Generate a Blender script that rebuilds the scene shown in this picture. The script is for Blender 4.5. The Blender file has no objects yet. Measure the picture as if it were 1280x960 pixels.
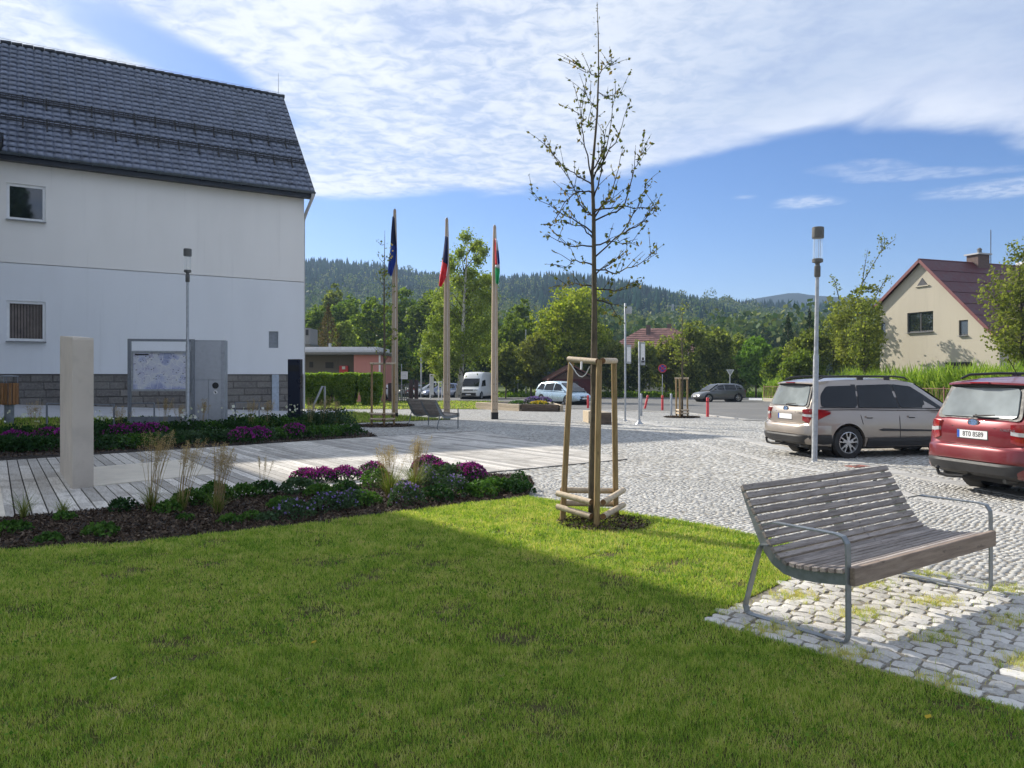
import bpy, bmesh, math, random
import numpy as np
from mathutils import Vector, Matrix
random.seed(7); RNG = np.random.default_rng(11)
sc = bpy.context.scene
C = bpy.context.scene.collection
R = math.radians
# ------------------------------------------------------------------ camera
F, CX, HY, CH = 961.0, 640.0, 470.0, 1.6          # focal length in px of a 1280x960 picture, horizon row, eye height
cam = bpy.data.cameras.new("camera"); camo = bpy.data.objects.new("camera", cam); C.objects.link(camo)
camo.location = (0, 0, CH); camo.rotation_euler = (R(90), 0, 0)
cam.sensor_width = 36; cam.lens = F/1280*36; cam.shift_y = -10/1280
cam.clip_start = 0.05; cam.clip_end = 12000
sc.camera = camo
# ------------------------------------------------------------------ light
SUN_AZ = Vector((-0.7365, 0.676)).normalized(); SUN_EL = R(33)
w = bpy.data.worlds.new("World"); sc.world = w; w.use_nodes = True
nt = w.node_tree; N = nt.nodes; L = nt.links; N.clear()
def nn(tree, t, **kw):
    n = tree.nodes.new(t)
    for k, v in kw.items(): setattr(n, k, v)
    return n
def mathn(tree, op, a=None, b=None, clamp=False):
    n = tree.nodes.new('ShaderNodeMath'); n.operation = op; n.use_clamp = clamp
    for i, v in enumerate((a, b)):
        if v is None: continue
        if isinstance(v, (int, float)): n.inputs[i].default_value = v
        else: tree.links.new(v, n.inputs[i])
    return n.outputs[0]
out = nn(nt, 'ShaderNodeOutputWorld'); bg = nn(nt, 'ShaderNodeBackground'); bg.inputs[1].default_value = 0.135
sky = nn(nt, 'ShaderNodeTexSky'); sky.sky_type = 'NISHITA'; sky.sun_disc = False
sky.sun_elevation = SUN_EL; sky.sun_rotation = math.atan2(SUN_AZ.x, SUN_AZ.y)
sky.air_density = 1.0; sky.dust_density = 0.6; sky.ozone_density = 2.5; sky.altitude = 350
tc = nn(nt, 'ShaderNodeTexCoord'); sp = nn(nt, 'ShaderNodeSeparateXYZ'); L.new(tc.outputs['Generated'], sp.inputs[0])
zz = mathn(nt, 'MAXIMUM', sp.outputs[2], 0.02)
u_ = mathn(nt, 'DIVIDE', sp.outputs[0], zz); v_ = mathn(nt, 'DIVIDE', sp.outputs[1], zz)
cb = nn(nt, 'ShaderNodeCombineXYZ'); L.new(u_, cb.inputs[0]); L.new(v_, cb.inputs[1])
def noise(tree, vec, scale, detail=6, rough=0.55, dist=0.0):
    n = tree.nodes.new('ShaderNodeTexNoise'); n.inputs['Scale'].default_value = scale
    n.inputs['Detail'].default_value = detail; n.inputs['Roughness'].default_value = rough
    n.inputs['Distortion'].default_value = dist
    if vec is not None: tree.links.new(vec, n.inputs['Vector'])
    return n.outputs[0]
def ramp(tree, fac, stops, interp='LINEAR'):
    n = tree.nodes.new('ShaderNodeValToRGB'); n.color_ramp.interpolation = interp
    e = n.color_ramp.elements
    while len(e) > 1: e.remove(e[-1])
    e[0].position = stops[0][0]; e[0].color = tuple(stops[0][1])+(1,)
    for p, c in stops[1:]:
        k = e.new(p); k.color = tuple(c)+(1,)
    if fac is not None: tree.links.new(fac, n.inputs[0])
    return n.outputs[0]
def mixc(tree, fac, a, b, mode='MIX'):
    n = tree.nodes.new('ShaderNodeMix'); n.data_type = 'RGBA'; n.blend_type = mode
    for idx, v in ((0, fac), (6, a), (7, b)):
        if isinstance(v, (int, float)): n.inputs[idx].default_value = v
        elif isinstance(v, (tuple, list)): n.inputs[idx].default_value = tuple(v)[:3]+(1,)
        else: tree.links.new(v, n.inputs[idx])
    return n.outputs[2]
def maprange(tree, v, a, b, c=0.0, d=1.0, smooth=True):
    n = tree.nodes.new('ShaderNodeMapRange'); n.interpolation_type = 'SMOOTHSTEP' if smooth else 'LINEAR'
    tree.links.new(v, n.inputs[0])
    for i, x in enumerate((a, b, c, d)): n.inputs[i+1].default_value = x
    return n.outputs[0]
g = lambda x: (x, x, x)
# far edge of the cloud sheet as a function of u: ramp over u in [-4, 6]
un = mathn(nt, 'MULTIPLY', mathn(nt, 'ADD', u_, 4.0), 0.1)
edge_pts = [(-4, 4.6), (-2.2, 4.5), (-1.15, 4.15), (-0.3, 4.35), (0.25, 4.12), (0.6, 3.8), (0.87, 3.55), (1.12, 3.35), (1.35, 3.02), (1.7, 3.08), (2.24, 3.3), (3.4, 3.3), (6, 3.0)]
edge = mathn(nt, 'MULTIPLY', ramp(nt, un, [((a+4)/10, g(b/8)) for a, b in edge_pts], 'B_SPLINE'), 8.0)
map1 = nn(nt, 'ShaderNodeMapping'); L.new(cb.outputs[0], map1.inputs[0]); map1.inputs['Rotation'].default_value = (0, 0, R(35)); map1.inputs['Scale'].default_value = (1, 0.75, 1)
n1 = noise(nt, map1.outputs[0], 1.7, 7, 0.52, 0.3)
n2 = noise(nt, cb.outputs[0], 11.0, 5, 0.6, 0.5)
d1 = mathn(nt, 'ADD', mathn(nt, 'SUBTRACT', edge, v_), mathn(nt, 'MULTIPLY', mathn(nt, 'SUBTRACT', n1, 0.5), 0.9))
m1 = maprange(nt, d1, -0.12, 0.28)
# blue gap in the upper left: rotated ellipse
def ellipse(cx_, cy_, ang, a, b, soft=0.6, nz=0.5):
    du = mathn(nt, 'SUBTRACT', u_, cx_); dv = mathn(nt, 'SUBTRACT', v_, cy_)
    ca, sa = math.cos(ang), math.sin(ang)
    p = mathn(nt, 'DIVIDE', mathn(nt, 'ADD', mathn(nt, 'MULTIPLY', du, ca), mathn(nt, 'MULTIPLY', dv, sa)), a)
    q = mathn(nt, 'DIVIDE', mathn(nt, 'SUBTRACT', mathn(nt, 'MULTIPLY', dv, ca), mathn(nt, 'MULTIPLY', du, sa)), b)
    r2 = mathn(nt, 'ADD', mathn(nt, 'MULTIPLY', p, p), mathn(nt, 'MULTIPLY', q, q))
    r2 = mathn(nt, 'ADD', r2, mathn(nt, 'MULTIPLY', mathn(nt, 'SUBTRACT', n1, 0.5), nz*4))
    return maprange(nt, r2, 1+soft, 1-soft)
gap = ellipse(-1.06, 2.42, R(72), 0.46, 0.15, 0.6, 0.4)
m1 = mathn(nt, 'MULTIPLY', m1, mathn(nt, 'SUBTRACT', 1.0, mathn(nt, 'MULTIPLY', gap, 1.0)))
gap2 = ellipse(-1.25, 2.95, R(10), 0.5, 0.16, 0.7, 0.5)
m1 = mathn(nt, 'MULTIPLY', m1, mathn(nt, 'SUBTRACT', 1.0, mathn(nt, 'MULTIPLY', gap2, 0.6)))
thin = maprange(nt, n1, 0.25, 0.62, 0.62, 1.0)
m1 = mathn(nt, 'MULTIPLY', m1, thin)
for (cx_, cy_, ang, a, b, k) in ((1.70, 4.42, R(10), .17, .15, .7), (2.62, 4.1, R(-25), .34, .22, .6), (1.30, 4.3, 0, .07, .06, .4), (2.1, 3.8, R(-15), .35, .10, .35), (1.65, 3.72, 0, .20, .12, .3)):
    e_ = ellipse(cx_, cy_, ang, a, b, 0.95, 1.6)
    m1 = mathn(nt, 'MAXIMUM', m1, mathn(nt, 'MULTIPLY', mathn(nt, 'MULTIPLY', e_, maprange(nt, n2, .38, .6, .35, 1.0)), k*.85))
fade = maprange(nt, sp.outputs[2], 0.03, 0.12)
m1 = mathn(nt, 'MULTIPLY', m1, fade)
tex = mathn(nt, 'ADD', mathn(nt, 'MULTIPLY', n1, 0.35), mathn(nt, 'MULTIPLY', n2, 0.65))
tex = maprange(nt, tex, 0.38, 0.60)
# thicker grey-blue sheet towards the right, whiter and dappled on the left
right = maprange(nt, mathn(nt, 'ADD', u_, mathn(nt, 'MULTIPLY', n1, 0.8)), 0.2, 1.6)
CL_SH = (2.3, 2.65, 3.35); CL_LI = (3.6, 3.75, 4.0); CL_R = (2.05, 2.45, 3.25)
ccol = mixc(nt, tex, CL_SH, CL_LI)
rimw = maprange(nt, d1, 0.05, 0.9, 1.0, 0.0)
ccol = mixc(nt, mathn(nt, 'MULTIPLY', right, 0.85), ccol, mixc(nt, rimw, CL_R, (3.3, 3.5, 4.0)))
hz = maprange(nt, sp.outputs[2], -0.02, 0.24, 1.0, 0.0)
sk = nn(nt, 'ShaderNodeHueSaturation'); sk.inputs['Saturation'].default_value = 1.22; sk.inputs['Value'].default_value = .50; L.new(sky.outputs[0], sk.inputs['Color'])
skc = mixc(nt, 1.0, sk.outputs[0], (.86, .86, 1.05), 'MULTIPLY')
fin = mixc(nt, m1, skc, ccol)
L.new(fin, bg.inputs[0]); L.new(bg.outputs[0], out.inputs[0])
sun = bpy.data.lights.new("sun", 'SUN'); sun.energy = 3.8; sun.angle = R(0.6); sun.color = (1.0, 0.93, 0.82)
so = bpy.data.objects.new("sun", sun); C.objects.link(so)
sdir = Vector((SUN_AZ.x*math.cos(SUN_EL), SUN_AZ.y*math.cos(SUN_EL), math.sin(SUN_EL)))
so.rotation_euler = sdir.to_track_quat('Z', 'Y').to_euler(); so.location = (0, 0, 60)
sc.view_settings.view_transform = 'Standard'; sc.view_settings.look = 'None'
sc.view_settings.exposure = 0.97; sc.view_settings.gamma = 1
sc.cycles.use_denoising = True
sc.cycles.max_bounces = 5; sc.cycles.diffuse_bounces = 3; sc.cycles.glossy_bounces = 3
sc.cycles.transmission_bounces = 3; sc.cycles.transparent_max_bounces = 8; sc.cycles.volume_bounces = 0
sc.cycles.use_adaptive_sampling = True; sc.cycles.adaptive_threshold = 0.02
# ------------------------------------------------------------------ geometry of the place
SL = 0.0075                                     # the square falls gently away from the camera
def gz(y): return -SL*min(max(y, -20), 90)
def G(px, py, dz=0.0):                           # ground point seen at a pixel
    Y = F*CH/(py-HY-SL*F); return Vector(((px-CX)/F*Y, Y, -SL*Y+dz))
def P(px, py, Y): return Vector(((px-CX)/F*Y, Y, CH+(HY-py)/F*Y))
U2 = Vector((0.83, 0.56)).normalized(); V2 = Vector((0.56, -0.83)).normalized()
ANG_U = math.atan2(U2.y, U2.x)
# ------------------------------------------------------------------ helpers
def tag(o, label=None, cat=None, group=None, kind=None):
    if label: o['label'] = label
    if cat: o['category'] = cat
    if group: o['group'] = group
    if kind: o['kind'] = kind
    return o
def thing(name, label, cat, loc=(0, 0, 0), rz=0, group=None):
    o = bpy.data.objects.new(name, None); C.objects.link(o); o.location = loc; o.rotation_euler = (0, 0, rz)
    o.empty_display_size = .2
    return tag(o, label, cat, group)
def meshobj(name, me, mat=None, parent=None):
    o = bpy.data.objects.new(name, me); C.objects.link(o)
    if mat and not me.materials: me.materials.append(mat)
    if parent: o.parent = parent
    return o
def np_mesh(name, verts, faces, smooth=False):
    """faces: (n,k) int array"""
    me = bpy.data.meshes.new(name); verts = np.asarray(verts, dtype=np.float32); faces = np.asarray(faces, dtype=np.int32)
    k = faces.shape[1]; n = len(faces)
    me.vertices.add(len(verts)); me.vertices.foreach_set('co', verts.ravel())
    me.loops.add(n*k); me.loops.foreach_set('vertex_index', faces.ravel())
    me.polygons.add(n); me.polygons.foreach_set('loop_start', np.arange(0, n*k, k, dtype=np.int32))
    try: me.polygons.foreach_set('loop_total', np.full(n, k, dtype=np.int32))
    except Exception: pass
    if smooth: me.polygons.foreach_set('use_smooth', np.ones(n, dtype=bool))
    me.update(calc_edges=True); me.validate()
    return me
class MB:
    def __init__(s): s.v = []; s.f = []
    def add(s, vs, fs):
        b = len(s.v); s.v += [tuple(v) for v in vs]; s.f += [tuple(i+b for i in f) for f in fs]; return s
    def box(s, c, d, rz=0, rx=0, ry=0):
        hx, hy, hz = d[0]/2, d[1]/2, d[2]/2
        vs = [Vector((sx*hx, sy*hy, sz*hz)) for sz in (-1, 1) for sx, sy in ((-1, -1), (1, -1), (1, 1), (-1, 1))]
        if rz or rx or ry:
            m = Matrix.Rotation(rz, 3, 'Z') @ Matrix.Rotation(ry, 3, 'Y') @ Matrix.Rotation(rx, 3, 'X'); vs = [m @ v for v in vs]
        c = Vector(c)
        return s.add([v+c for v in vs], [(3, 2, 1, 0), (4, 5, 6, 7), (0, 1, 5, 4), (1, 2, 6, 5), (2, 3, 7, 6), (3, 0, 4, 7)])
    def bbox(s, x0, x1, y0, y1, z0, z1): return s.box(((x0+x1)/2, (y0+y1)/2, (z0+z1)/2), (abs(x1-x0), abs(y1-y0), abs(z1-z0)))
    def cbox(s, x0, x1, y0, y1, z0, z1, b=.01):     # box with chamfered top and vertical edges
        lv = [(z0, 0), (z1-b, 0), (z1, b)]
        rings = []
        for z, i in lv:
            a0, a1, c0, c1 = x0+i, x1-i, y0+i, y1-i
            k = b*.7
            rings.append([(a0+k, c0, z), (a1-k, c0, z), (a1, c0+k, z), (a1, c1-k, z), (a1-k, c1, z), (a0+k, c1, z), (a0, c1-k, z), (a0, c0+k, z)])
        return s.loft(rings)
    def loft(s, rings, closed=True, cap=True):
        n = len(rings[0]); vs = [p for r in rings for p in r]; fs = []
        for i in range(len(rings)-1):
            for j in range(n if closed else n-1):
                a, b = i*n+j, i*n+(j+1) % n; fs.append((a, b, b+n, a+n))
        if cap: fs.append(tuple(range(n-1, -1, -1))); fs.append(tuple(range((len(rings)-1)*n, len(rings)*n)))
        return s.add(vs, fs)
    def tube(s, pts, r, n=8, cap=True):
        pts = [Vector(p) for p in pts]; rs = r if isinstance(r, (list, tuple)) else [r]*len(pts); rings = []
        ref = Vector((0, 0, 1))
        d0 = (pts[1]-pts[0]).normalized()
        if abs(d0.z) > .9: ref = Vector((0, 1, 0))
        for i, p in enumerate(pts):
            a = pts[max(i-1, 0)]; b = pts[min(i+1, len(pts)-1)]; d = (b-a).normalized()
            x = d.cross(ref)
            if x.length < 1e-4: x = d.cross(Vector((1, 0, 0)))
            x.normalize(); y = d.cross(x).normalized()
            rings.append([p+(x*math.cos(t)+y*math.sin(t))*rs[i] for t in [2*math.pi*k/n for k in range(n)]])
        return s.loft(rings, True, cap)
    def bar(s, pts, wdt, th, side):                 # flat bar: width along `side`, thickness across
        pts = [Vector(p) for p in pts]; side = Vector(side).normalized(); rings = []
        for i, p in enumerate(pts):
            a = pts[max(i-1, 0)]; b = pts[min(i+1, len(pts)-1)]; d = (b-a).normalized(); nrm = d.cross(side).normalized()
            rings.append([p+side*wdt/2+nrm*th/2, p-side*wdt/2+nrm*th/2, p-side*wdt/2-nrm*th/2, p+side*wdt/2-nrm*th/2])
        return s.loft(rings)
    def lathe(s, prof, n=16, c=(0, 0, 0), axis='Z', cap=True):
        rings = []; c = Vector(c)
        for r, z in prof:
            ring = []
            for k in range(n):
                t = 2*math.pi*k/n; p = (r*math.cos(t), r*math.sin(t), z)
                if axis == 'Y': p = (p[0], p[2], p[1])
                if axis == 'X': p = (p[2], p[0], p[1])
                ring.append(Vector(p)+c)
            rings.append(ring)
        return s.loft(rings, True, cap)
    def prism(s, poly, axis, a, b):                 # poly in the two other axes, extruded a..b along axis
        def m(p, t): return {'X': (t, p[0], p[1]), 'Y': (p[0], t, p[1]), 'Z': (p[0], p[1], t)}[axis]
        return s.loft([[m(p, a) for p in poly], [m(p, b) for p in poly]])
    def build(s, name, mat, parent=None, smooth=False, bevel=0, loc=None, **tags):
        me = bpy.data.meshes.new(name); me.from_pydata(s.v, [], s.f)
        bm = bmesh.new(); bm.from_mesh(me)
        bmesh.ops.recalc_face_normals(bm, faces=bm.faces); bm.to_mesh(me); bm.free()
        if smooth:
            me.polygons.foreach_set('use_smooth', [True]*len(me.polygons))
            if smooth != 'all':
                try: me.set_sharp_from_angle(angle=R(smooth if smooth is not True else 40))
                except Exception: pass
        o = meshobj(name, me, mat, parent)
        if loc: o.location = loc
        if bevel:
            m = o.modifiers.new('b', 'BEVEL'); m.width = bevel; m.segments = 2; m.limit_method = 'ANGLE'
        return tag(o, **tags) if tags else o
def poly_sheet(name, poly, mat, dz=0.004, parent=None, res=None, **tags):
    """flat sheet lying on the sloping square; poly of (x, y)"""
    me = bpy.data.meshes.new(name)
    bm = bmesh.new(); vs = [bm.verts.new((p[0], p[1], -SL*p[1]+dz)) for p in poly]; bm.faces.new(vs)
    bmesh.ops.recalc_face_normals(bm, faces=bm.faces)
    if bm.faces[:][0].normal.z < 0: bmesh.ops.reverse_faces(bm, faces=bm.faces)
    bmesh.ops.triangulate(bm, faces=bm.faces)
    bm.to_mesh(me); bm.free()
    o = meshobj(name, me, mat, parent); return tag(o, **tags) if tags else o
def pip(x, y, poly):
    x = np.asarray(x); y = np.asarray(y); ins = np.zeros(x.shape, bool); n = len(poly)
    for i in range(n):
        x1, y1 = poly[i]; x2, y2 = poly[(i+1) % n]
        c = ((y1 > y) != (y2 > y)) & (x < (x2-x1)*(y-y1)/((y2-y1) if y2 != y1 else 1e-9)+x1)
        ins ^= c
    return ins
def seen(x, y, m=0.0):                               # inside the strip of ground the photograph shows
    return (np.abs(x) < 0.69*y+0.35+m) & (y > 2.6-m)
def copy_tree(o, parent=None):
    c = o.copy(); C.objects.link(c)
    if parent: c.parent = parent
    for ch in list(o.children): copy_tree(ch, c)
    return c
# ------------------------------------------------------------------ materials
def base_mat(name, rough=0.6, metal=0.0, spec=0.5):
    m = bpy.data.materials.new(name); m.use_nodes = True; t = m.node_tree; b = t.nodes['Principled BSDF']
    b.inputs['Roughness'].default_value = rough; b.inputs['Metallic'].default_value = metal
    b.inputs['Specular IOR Level'].default_value = spec
    return m, t, b
def bump(t, b, h, strength=0.3, dist=0.01):
    n = t.nodes.new('ShaderNodeBump'); n.inputs['Strength'].default_value = strength; n.inputs['Distance'].default_value = dist
    t.links.new(h, n.inputs['Height']); t.links.new(n.outputs[0], b.inputs['Normal']); return n
def coords(t, kind='Object', scale=(1, 1, 1), rot=(0, 0, 0)):
    c = t.nodes.new('ShaderNodeTexCoord'); mp = t.nodes.new('ShaderNodeMapping')
    if kind == 'World':
        gg = t.nodes.new('ShaderNodeNewGeometry'); t.links.new(gg.outputs['Position'], mp.inputs[0])
    else: t.links.new(c.outputs[kind], mp.inputs[0])
    mp.inputs['Scale'].default_value = scale; mp.inputs['Rotation'].default_value = rot
    return mp.outputs[0]
def M(name, col, rough=0.6, metal=0.0, var=0.12, scale=8, bmp=0.0, bdist=0.004, spec=0.5, obj_var=0.0, stretch=(1, 1, 1), kind='Object', coat=0, dirt=None, detail=6):
    m, t, b = base_mat(name, rough, metal, spec)
    co = coords(t, kind, stretch); n = noise(t, co, scale, detail)
    c2 = tuple(max(0, c*(1-var*1.6)) for c in col); c3 = tuple(min(1, c*(1+var)) for c in col)
    r = ramp(t, n, [(0.3, c2), (0.5, col), (0.72, c3)])
    if dirt:
        n3 = noise(t, co, dirt[1], 5, .65); r = mixc(t, maprange(t, n3, .5, .72, 0, dirt[2]), r, dirt[0])
    if obj_var:
        oi = t.nodes.new('ShaderNodeObjectInfo')
        f = maprange(t, oi.outputs['Random'], 0, 1, 1-obj_var, 1+obj_var, False)
        cc = t.nodes.new('ShaderNodeCombineColor'); [t.links.new(f, cc.inputs[i]) for i in range(3)]
        r = mixc(t, 1.0, r, cc.outputs[0], 'MULTIPLY')
    t.links.new(r, b.inputs['Base Color'])
    rr = maprange(t, n, .3, .7, max(0, rough-.08), min(1, rough+.08), False); t.links.new(rr, b.inputs['Roughness'])
    if bmp: bump(t, b, noise(t, co, scale*4, 6), bmp, bdist)
    if coat: b.inputs['Coat Weight'].default_value = coat; b.inputs['Coat Roughness'].default_value = 0.04
    return m
def leafmat(name, cols, trans=0.35, rough=0.5, wscale=0.5, tint=None):
    """colour per leaf (random per island), slow drift through the crown"""
    m, t, b = base_mat(name, max(rough, .65), 0, 0.10)
    ge = t.nodes.new('ShaderNodeNewGeometry'); co = coords(t, 'World')
    n = noise(t, co, wscale, 3)
    f = mathn(t, 'ADD', mathn(t, 'MULTIPLY', ge.outputs['Random Per Island'], 0.6), mathn(t, 'MULTIPLY', n, 0.75))
    f = mathn(t, 'SUBTRACT', f, 0.17)
    k = len(cols); r = ramp(t, f, [(0.1+0.8*i/(k-1), c) for i, c in enumerate(cols)])
    if tint is not None:
        oi = t.nodes.new('ShaderNodeObjectInfo'); r = mixc(t, maprange(t, oi.outputs['Random'], 0, 1, 0, .6, False), r, tint)
    t.links.new(r, b.inputs['Base Color'])
    tr = t.nodes.new('ShaderNodeBsdfTranslucent'); t.links.new(mixc(t, 1.0, r, (1.15, 1.25, .55), 'MULTIPLY'), tr.inputs[0])
    mx = t.nodes.new('ShaderNodeMixShader'); mx.inputs[0].default_value = trans
    t.links.new(b.outputs[0], mx.inputs[1]); t.links.new(tr.outputs[0], mx.inputs[2])
    t.links.new(mx.outputs[0], t.nodes['Material Output'].inputs[0])
    return m
# ------------------------------------------------------------------ material library
def mat_lawn_soil():
    m, t, b = base_mat('lawn_soil', .95, 0, .1); co = coords(t, 'World')
    a = noise(t, co, 1.3, 5); f = noise(t, co, 60, 6, .7)
    c = ramp(t, f, [(.3, (.035, .032, .014)), (.5, (.07, .085, .02)), (.7, (.12, .12, .04))])
    c2 = ramp(t, f, [(.3, (.05, .042, .02)), (.7, (.13, .11, .055))])
    t.links.new(mixc(t, maprange(t, a, .45, .62), c, c2), b.inputs['Base Color']); bump(t, b, f, .6, .02); return m
def mat_grass(name='grass_blades', dry=0):
    m, t, b = base_mat(name, .55, 0, .3); co = coords(t, 'World')
    ge = t.nodes.new('ShaderNodeNewGeometry'); n = noise(t, co, 1.1, 4, .6); n2 = noise(t, co, 5.5, 3, .6); n4 = noise(t, co, 14, 4, .7); n = maprange(t, n, .36, .64); n2 = maprange(t, n2, .36, .64); n4 = maprange(t, n4, .36, .64)
    f = mathn(t, 'ADD', mathn(t, 'MULTIPLY', ge.outputs['Random Per Island'], .66), mathn(t, 'ADD', mathn(t, 'MULTIPLY', n, .14), mathn(t, 'MULTIPLY', n2, .22)))
    f = mathn(t, 'ADD', mathn(t, 'SUBTRACT', f, .02-dry), mathn(t, 'MULTIPLY', n4, .18))
    c = ramp(t, f, [(.10, (.06, .15, .018)), (.33, (.18, .33, .036)), (.56, (.32, .45, .075)), (.78, (.48, .54, .14)), (.98, (.64, .58, .28))])
    t.links.new(c, b.inputs['Base Color'])
    tr = t.nodes.new('ShaderNodeBsdfTranslucent'); t.links.new(mixc(t, 1.0, c, (1.25, 1.22, .5), 'MULTIPLY'), tr.inputs[0])
    mx = t.nodes.new('ShaderNodeMixShader'); mx.inputs[0].default_value = .4
    t.links.new(b.outputs[0], mx.inputs[1]); t.links.new(tr.outputs[0], mx.inputs[2]); t.links.new(mx.outputs[0], t.nodes['Material Output'].inputs[0]); return m
def mat_setts_far(name='sett_paving_far', k=1.0):
    m, t, b = base_mat(name, .75, 0, .3); co = coords(t, 'World', (1, 1, 0), (0, 0, .6))
    vo = t.nodes.new('ShaderNodeTexVoronoi'); vo.inputs['Scale'].default_value = 9; t.links.new(co, vo.inputs['Vector'])
    ve = t.nodes.new('ShaderNodeTexVoronoi'); ve.feature = 'DISTANCE_TO_EDGE'; ve.inputs['Scale'].default_value = 9; t.links.new(co, ve.inputs['Vector'])
    big = noise(t, co, .25, 4); sepc = t.nodes.new('ShaderNodeSeparateColor'); t.links.new(vo.outputs['Color'], sepc.inputs[0])
    c = ramp(t, sepc.outputs[0], [(0, g(.22*k)), (.4, (.32*k, .32*k, .315*k)), (1, (.45*k, .45*k, .43*k))])
    c = mixc(t, maprange(t, ve.outputs[0], .02, .1, .75, 0), c, (.17, .16, .14))
    c = mixc(t, maprange(t, big, .35, .65, 0, .25), c, (.30*k, .29*k, .27*k))
    t.links.new(c, b.inputs['Base Color']); bump(t, b, maprange(t, ve.outputs[0], 0, .12), .7, .02); return m
def mat_stone_piece(name, cols, scale=40, rough=.75, bm_=.35):
    m, t, b = base_mat(name, rough, 0, .3); co = coords(t, 'World'); ge = t.nodes.new('ShaderNodeNewGeometry'); oi = t.nodes.new('ShaderNodeObjectInfo')
    r1 = mathn(t, 'FRACT', mathn(t, 'ADD', ge.outputs['Random Per Island'], oi.outputs['Random']))
    n = noise(t, co, scale, 6, .7); nb = noise(t, co, .35, 3)
    c = ramp(t, r1, [(i/(len(cols)-1), q) for i, q in enumerate(cols)])
    c = mixc(t, maprange(t, n, .42, .7, 0, .6), c, tuple(x*1.25 for x in cols[-1])); c = mixc(t, maprange(t, n, .48, .25, 0, .6), c, tuple(x*.5 for x in cols[0]))
    c = mixc(t, maprange(t, nb, .4, .65, 0, .28), c, (.26, .25, .22))
    t.links.new(c, b.inputs['Base Color']); bump(t, b, n, bm_, .006); return m
def mat_deck():
    m, t, b = base_mat('deck_wood', .72, 0, .3)
    oi = t.nodes.new('ShaderNodeObjectInfo')
    co = coords(t, 'Object', (14, 1.1, 14)); cw = coords(t, 'World')
    off = t.nodes.new('ShaderNodeVectorMath'); off.operation = 'ADD'; t.links.new(co, off.inputs[0])
    cmb = t.nodes.new('ShaderNodeCombineXYZ'); t.links.new(mathn(t, 'MULTIPLY', oi.outputs['Random'], 90), cmb.inputs[1]); t.links.new(cmb.outputs[0], off.inputs[1])
    n = noise(t, off.outputs[0], 3.5, 7, .65, .4); sp_ = noise(t, cw, 1.6, 5, .6); s2 = noise(t, off.outputs[0], .9, 4)
    c = ramp(t, n, [(.28, (.33, .305, .27)), (.48, (.52, .495, .455)), (.7, (.67, .64, .595))])
    f = maprange(t, oi.outputs['Random'], 0, 1, .58, 1.16, False); cc = t.nodes.new('ShaderNodeCombineColor'); [t.links.new(f, cc.inputs[i]) for i in range(3)]
    c = mixc(t, 1, c, cc.outputs[0], 'MULTIPLY')
    c = mixc(t, maprange(t, sp_, .5, .68, 0, .55), c, (.20, .185, .165)); c = mixc(t, maprange(t, s2, .52, .7, 0, .4), c, (.30, .26, .21))
    t.links.new(c, b.inputs['Base Color']); bump(t, b, n, .35, .004); return m
def mat_wood(name, a, bcol, grain=(1, 14, 14), scale=4, rough=.65, ov=.15, knots=True):
    m, t, b = base_mat(name, rough, 0, .3); oi = t.nodes.new('ShaderNodeObjectInfo'); co = coords(t, 'Object', grain)
    off = t.nodes.new('ShaderNodeVectorMath'); off.operation = 'ADD'; t.links.new(co, off.inputs[0]); cmb = t.nodes.new('ShaderNodeCombineXYZ')
    for i in range(3): t.links.new(mathn(t, 'MULTIPLY', oi.outputs['Random'], 60+i*17), cmb.inputs[i])
    t.links.new(cmb.outputs[0], off.inputs[1])
    n = noise(t, off.outputs[0], scale, 7, .62, .6); c = ramp(t, n, [(.3, a), (.68, bcol)])
    k = noise(t, coords(t, 'Object', tuple(max(1, q*.25) for q in grain)), scale*2.2, 2)
    if knots: c = mixc(t, maprange(t, k, .66, .74, 0, .6), c, tuple(x*.45 for x in a))
    f = maprange(t, oi.outputs['Random'], 0, 1, 1-ov, 1+ov, False); cc = t.nodes.new('ShaderNodeCombineColor'); [t.links.new(f, cc.inputs[i]) for i in range(3)]
    t.links.new(mixc(t, 1, c, cc.outputs[0], 'MULTIPLY'), b.inputs['Base Color']); bump(t, b, n, .3, .003); return m
def mat_paint(name, col, flake=0.3, rough=.28):
    m, t, b = base_mat(name, rough, flake, .5); co = coords(t, 'Object'); n = noise(t, co, 2.5, 5); n2 = noise(t, co, 400, 2)
    sepz = t.nodes.new('ShaderNodeSeparateXYZ'); t.links.new(co, sepz.inputs[0])
    c = mixc(t, maprange(t, n2, .4, .7, 0, .25), col, tuple(min(1, x*1.5+.02) for x in col))
    dz_ = mathn(t, 'MULTIPLY', maprange(t, sepz.outputs[2], .75, .25), maprange(t, n, .3, .7, .1, .5)); c = mixc(t, dz_, c, (.20, .17, .13))
    t.links.new(c, b.inputs['Base Color']); b.inputs['Coat Weight'].default_value = .8; b.inputs['Coat Roughness'].default_value = .05
    t.links.new(maprange(t, n, .3, .8, rough, rough+.15, False), b.inputs['Roughness']); return m
def mat_glass(name, col=(.012, .016, .018), rough=.03):
    m, t, b = base_mat(name, rough, 0, .5); b.inputs['IOR'].default_value = 2.0 if 'window' in name else 1.5; n = noise(t, coords(t, 'Object'), 1.5, 3)
    t.links.new(ramp(t, n, [(.35, col), (.65, tuple(c*1.8 for c in col))]), b.inputs['Base Color']); return m
def mat_clear(name, tint=(.85, .9, .9), alpha=.14):
    m, t, b = base_mat(name, .05, 0, .6); b.inputs['Base Color'].default_value = tint+(1,); b.inputs['Alpha'].default_value = alpha; return m
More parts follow.
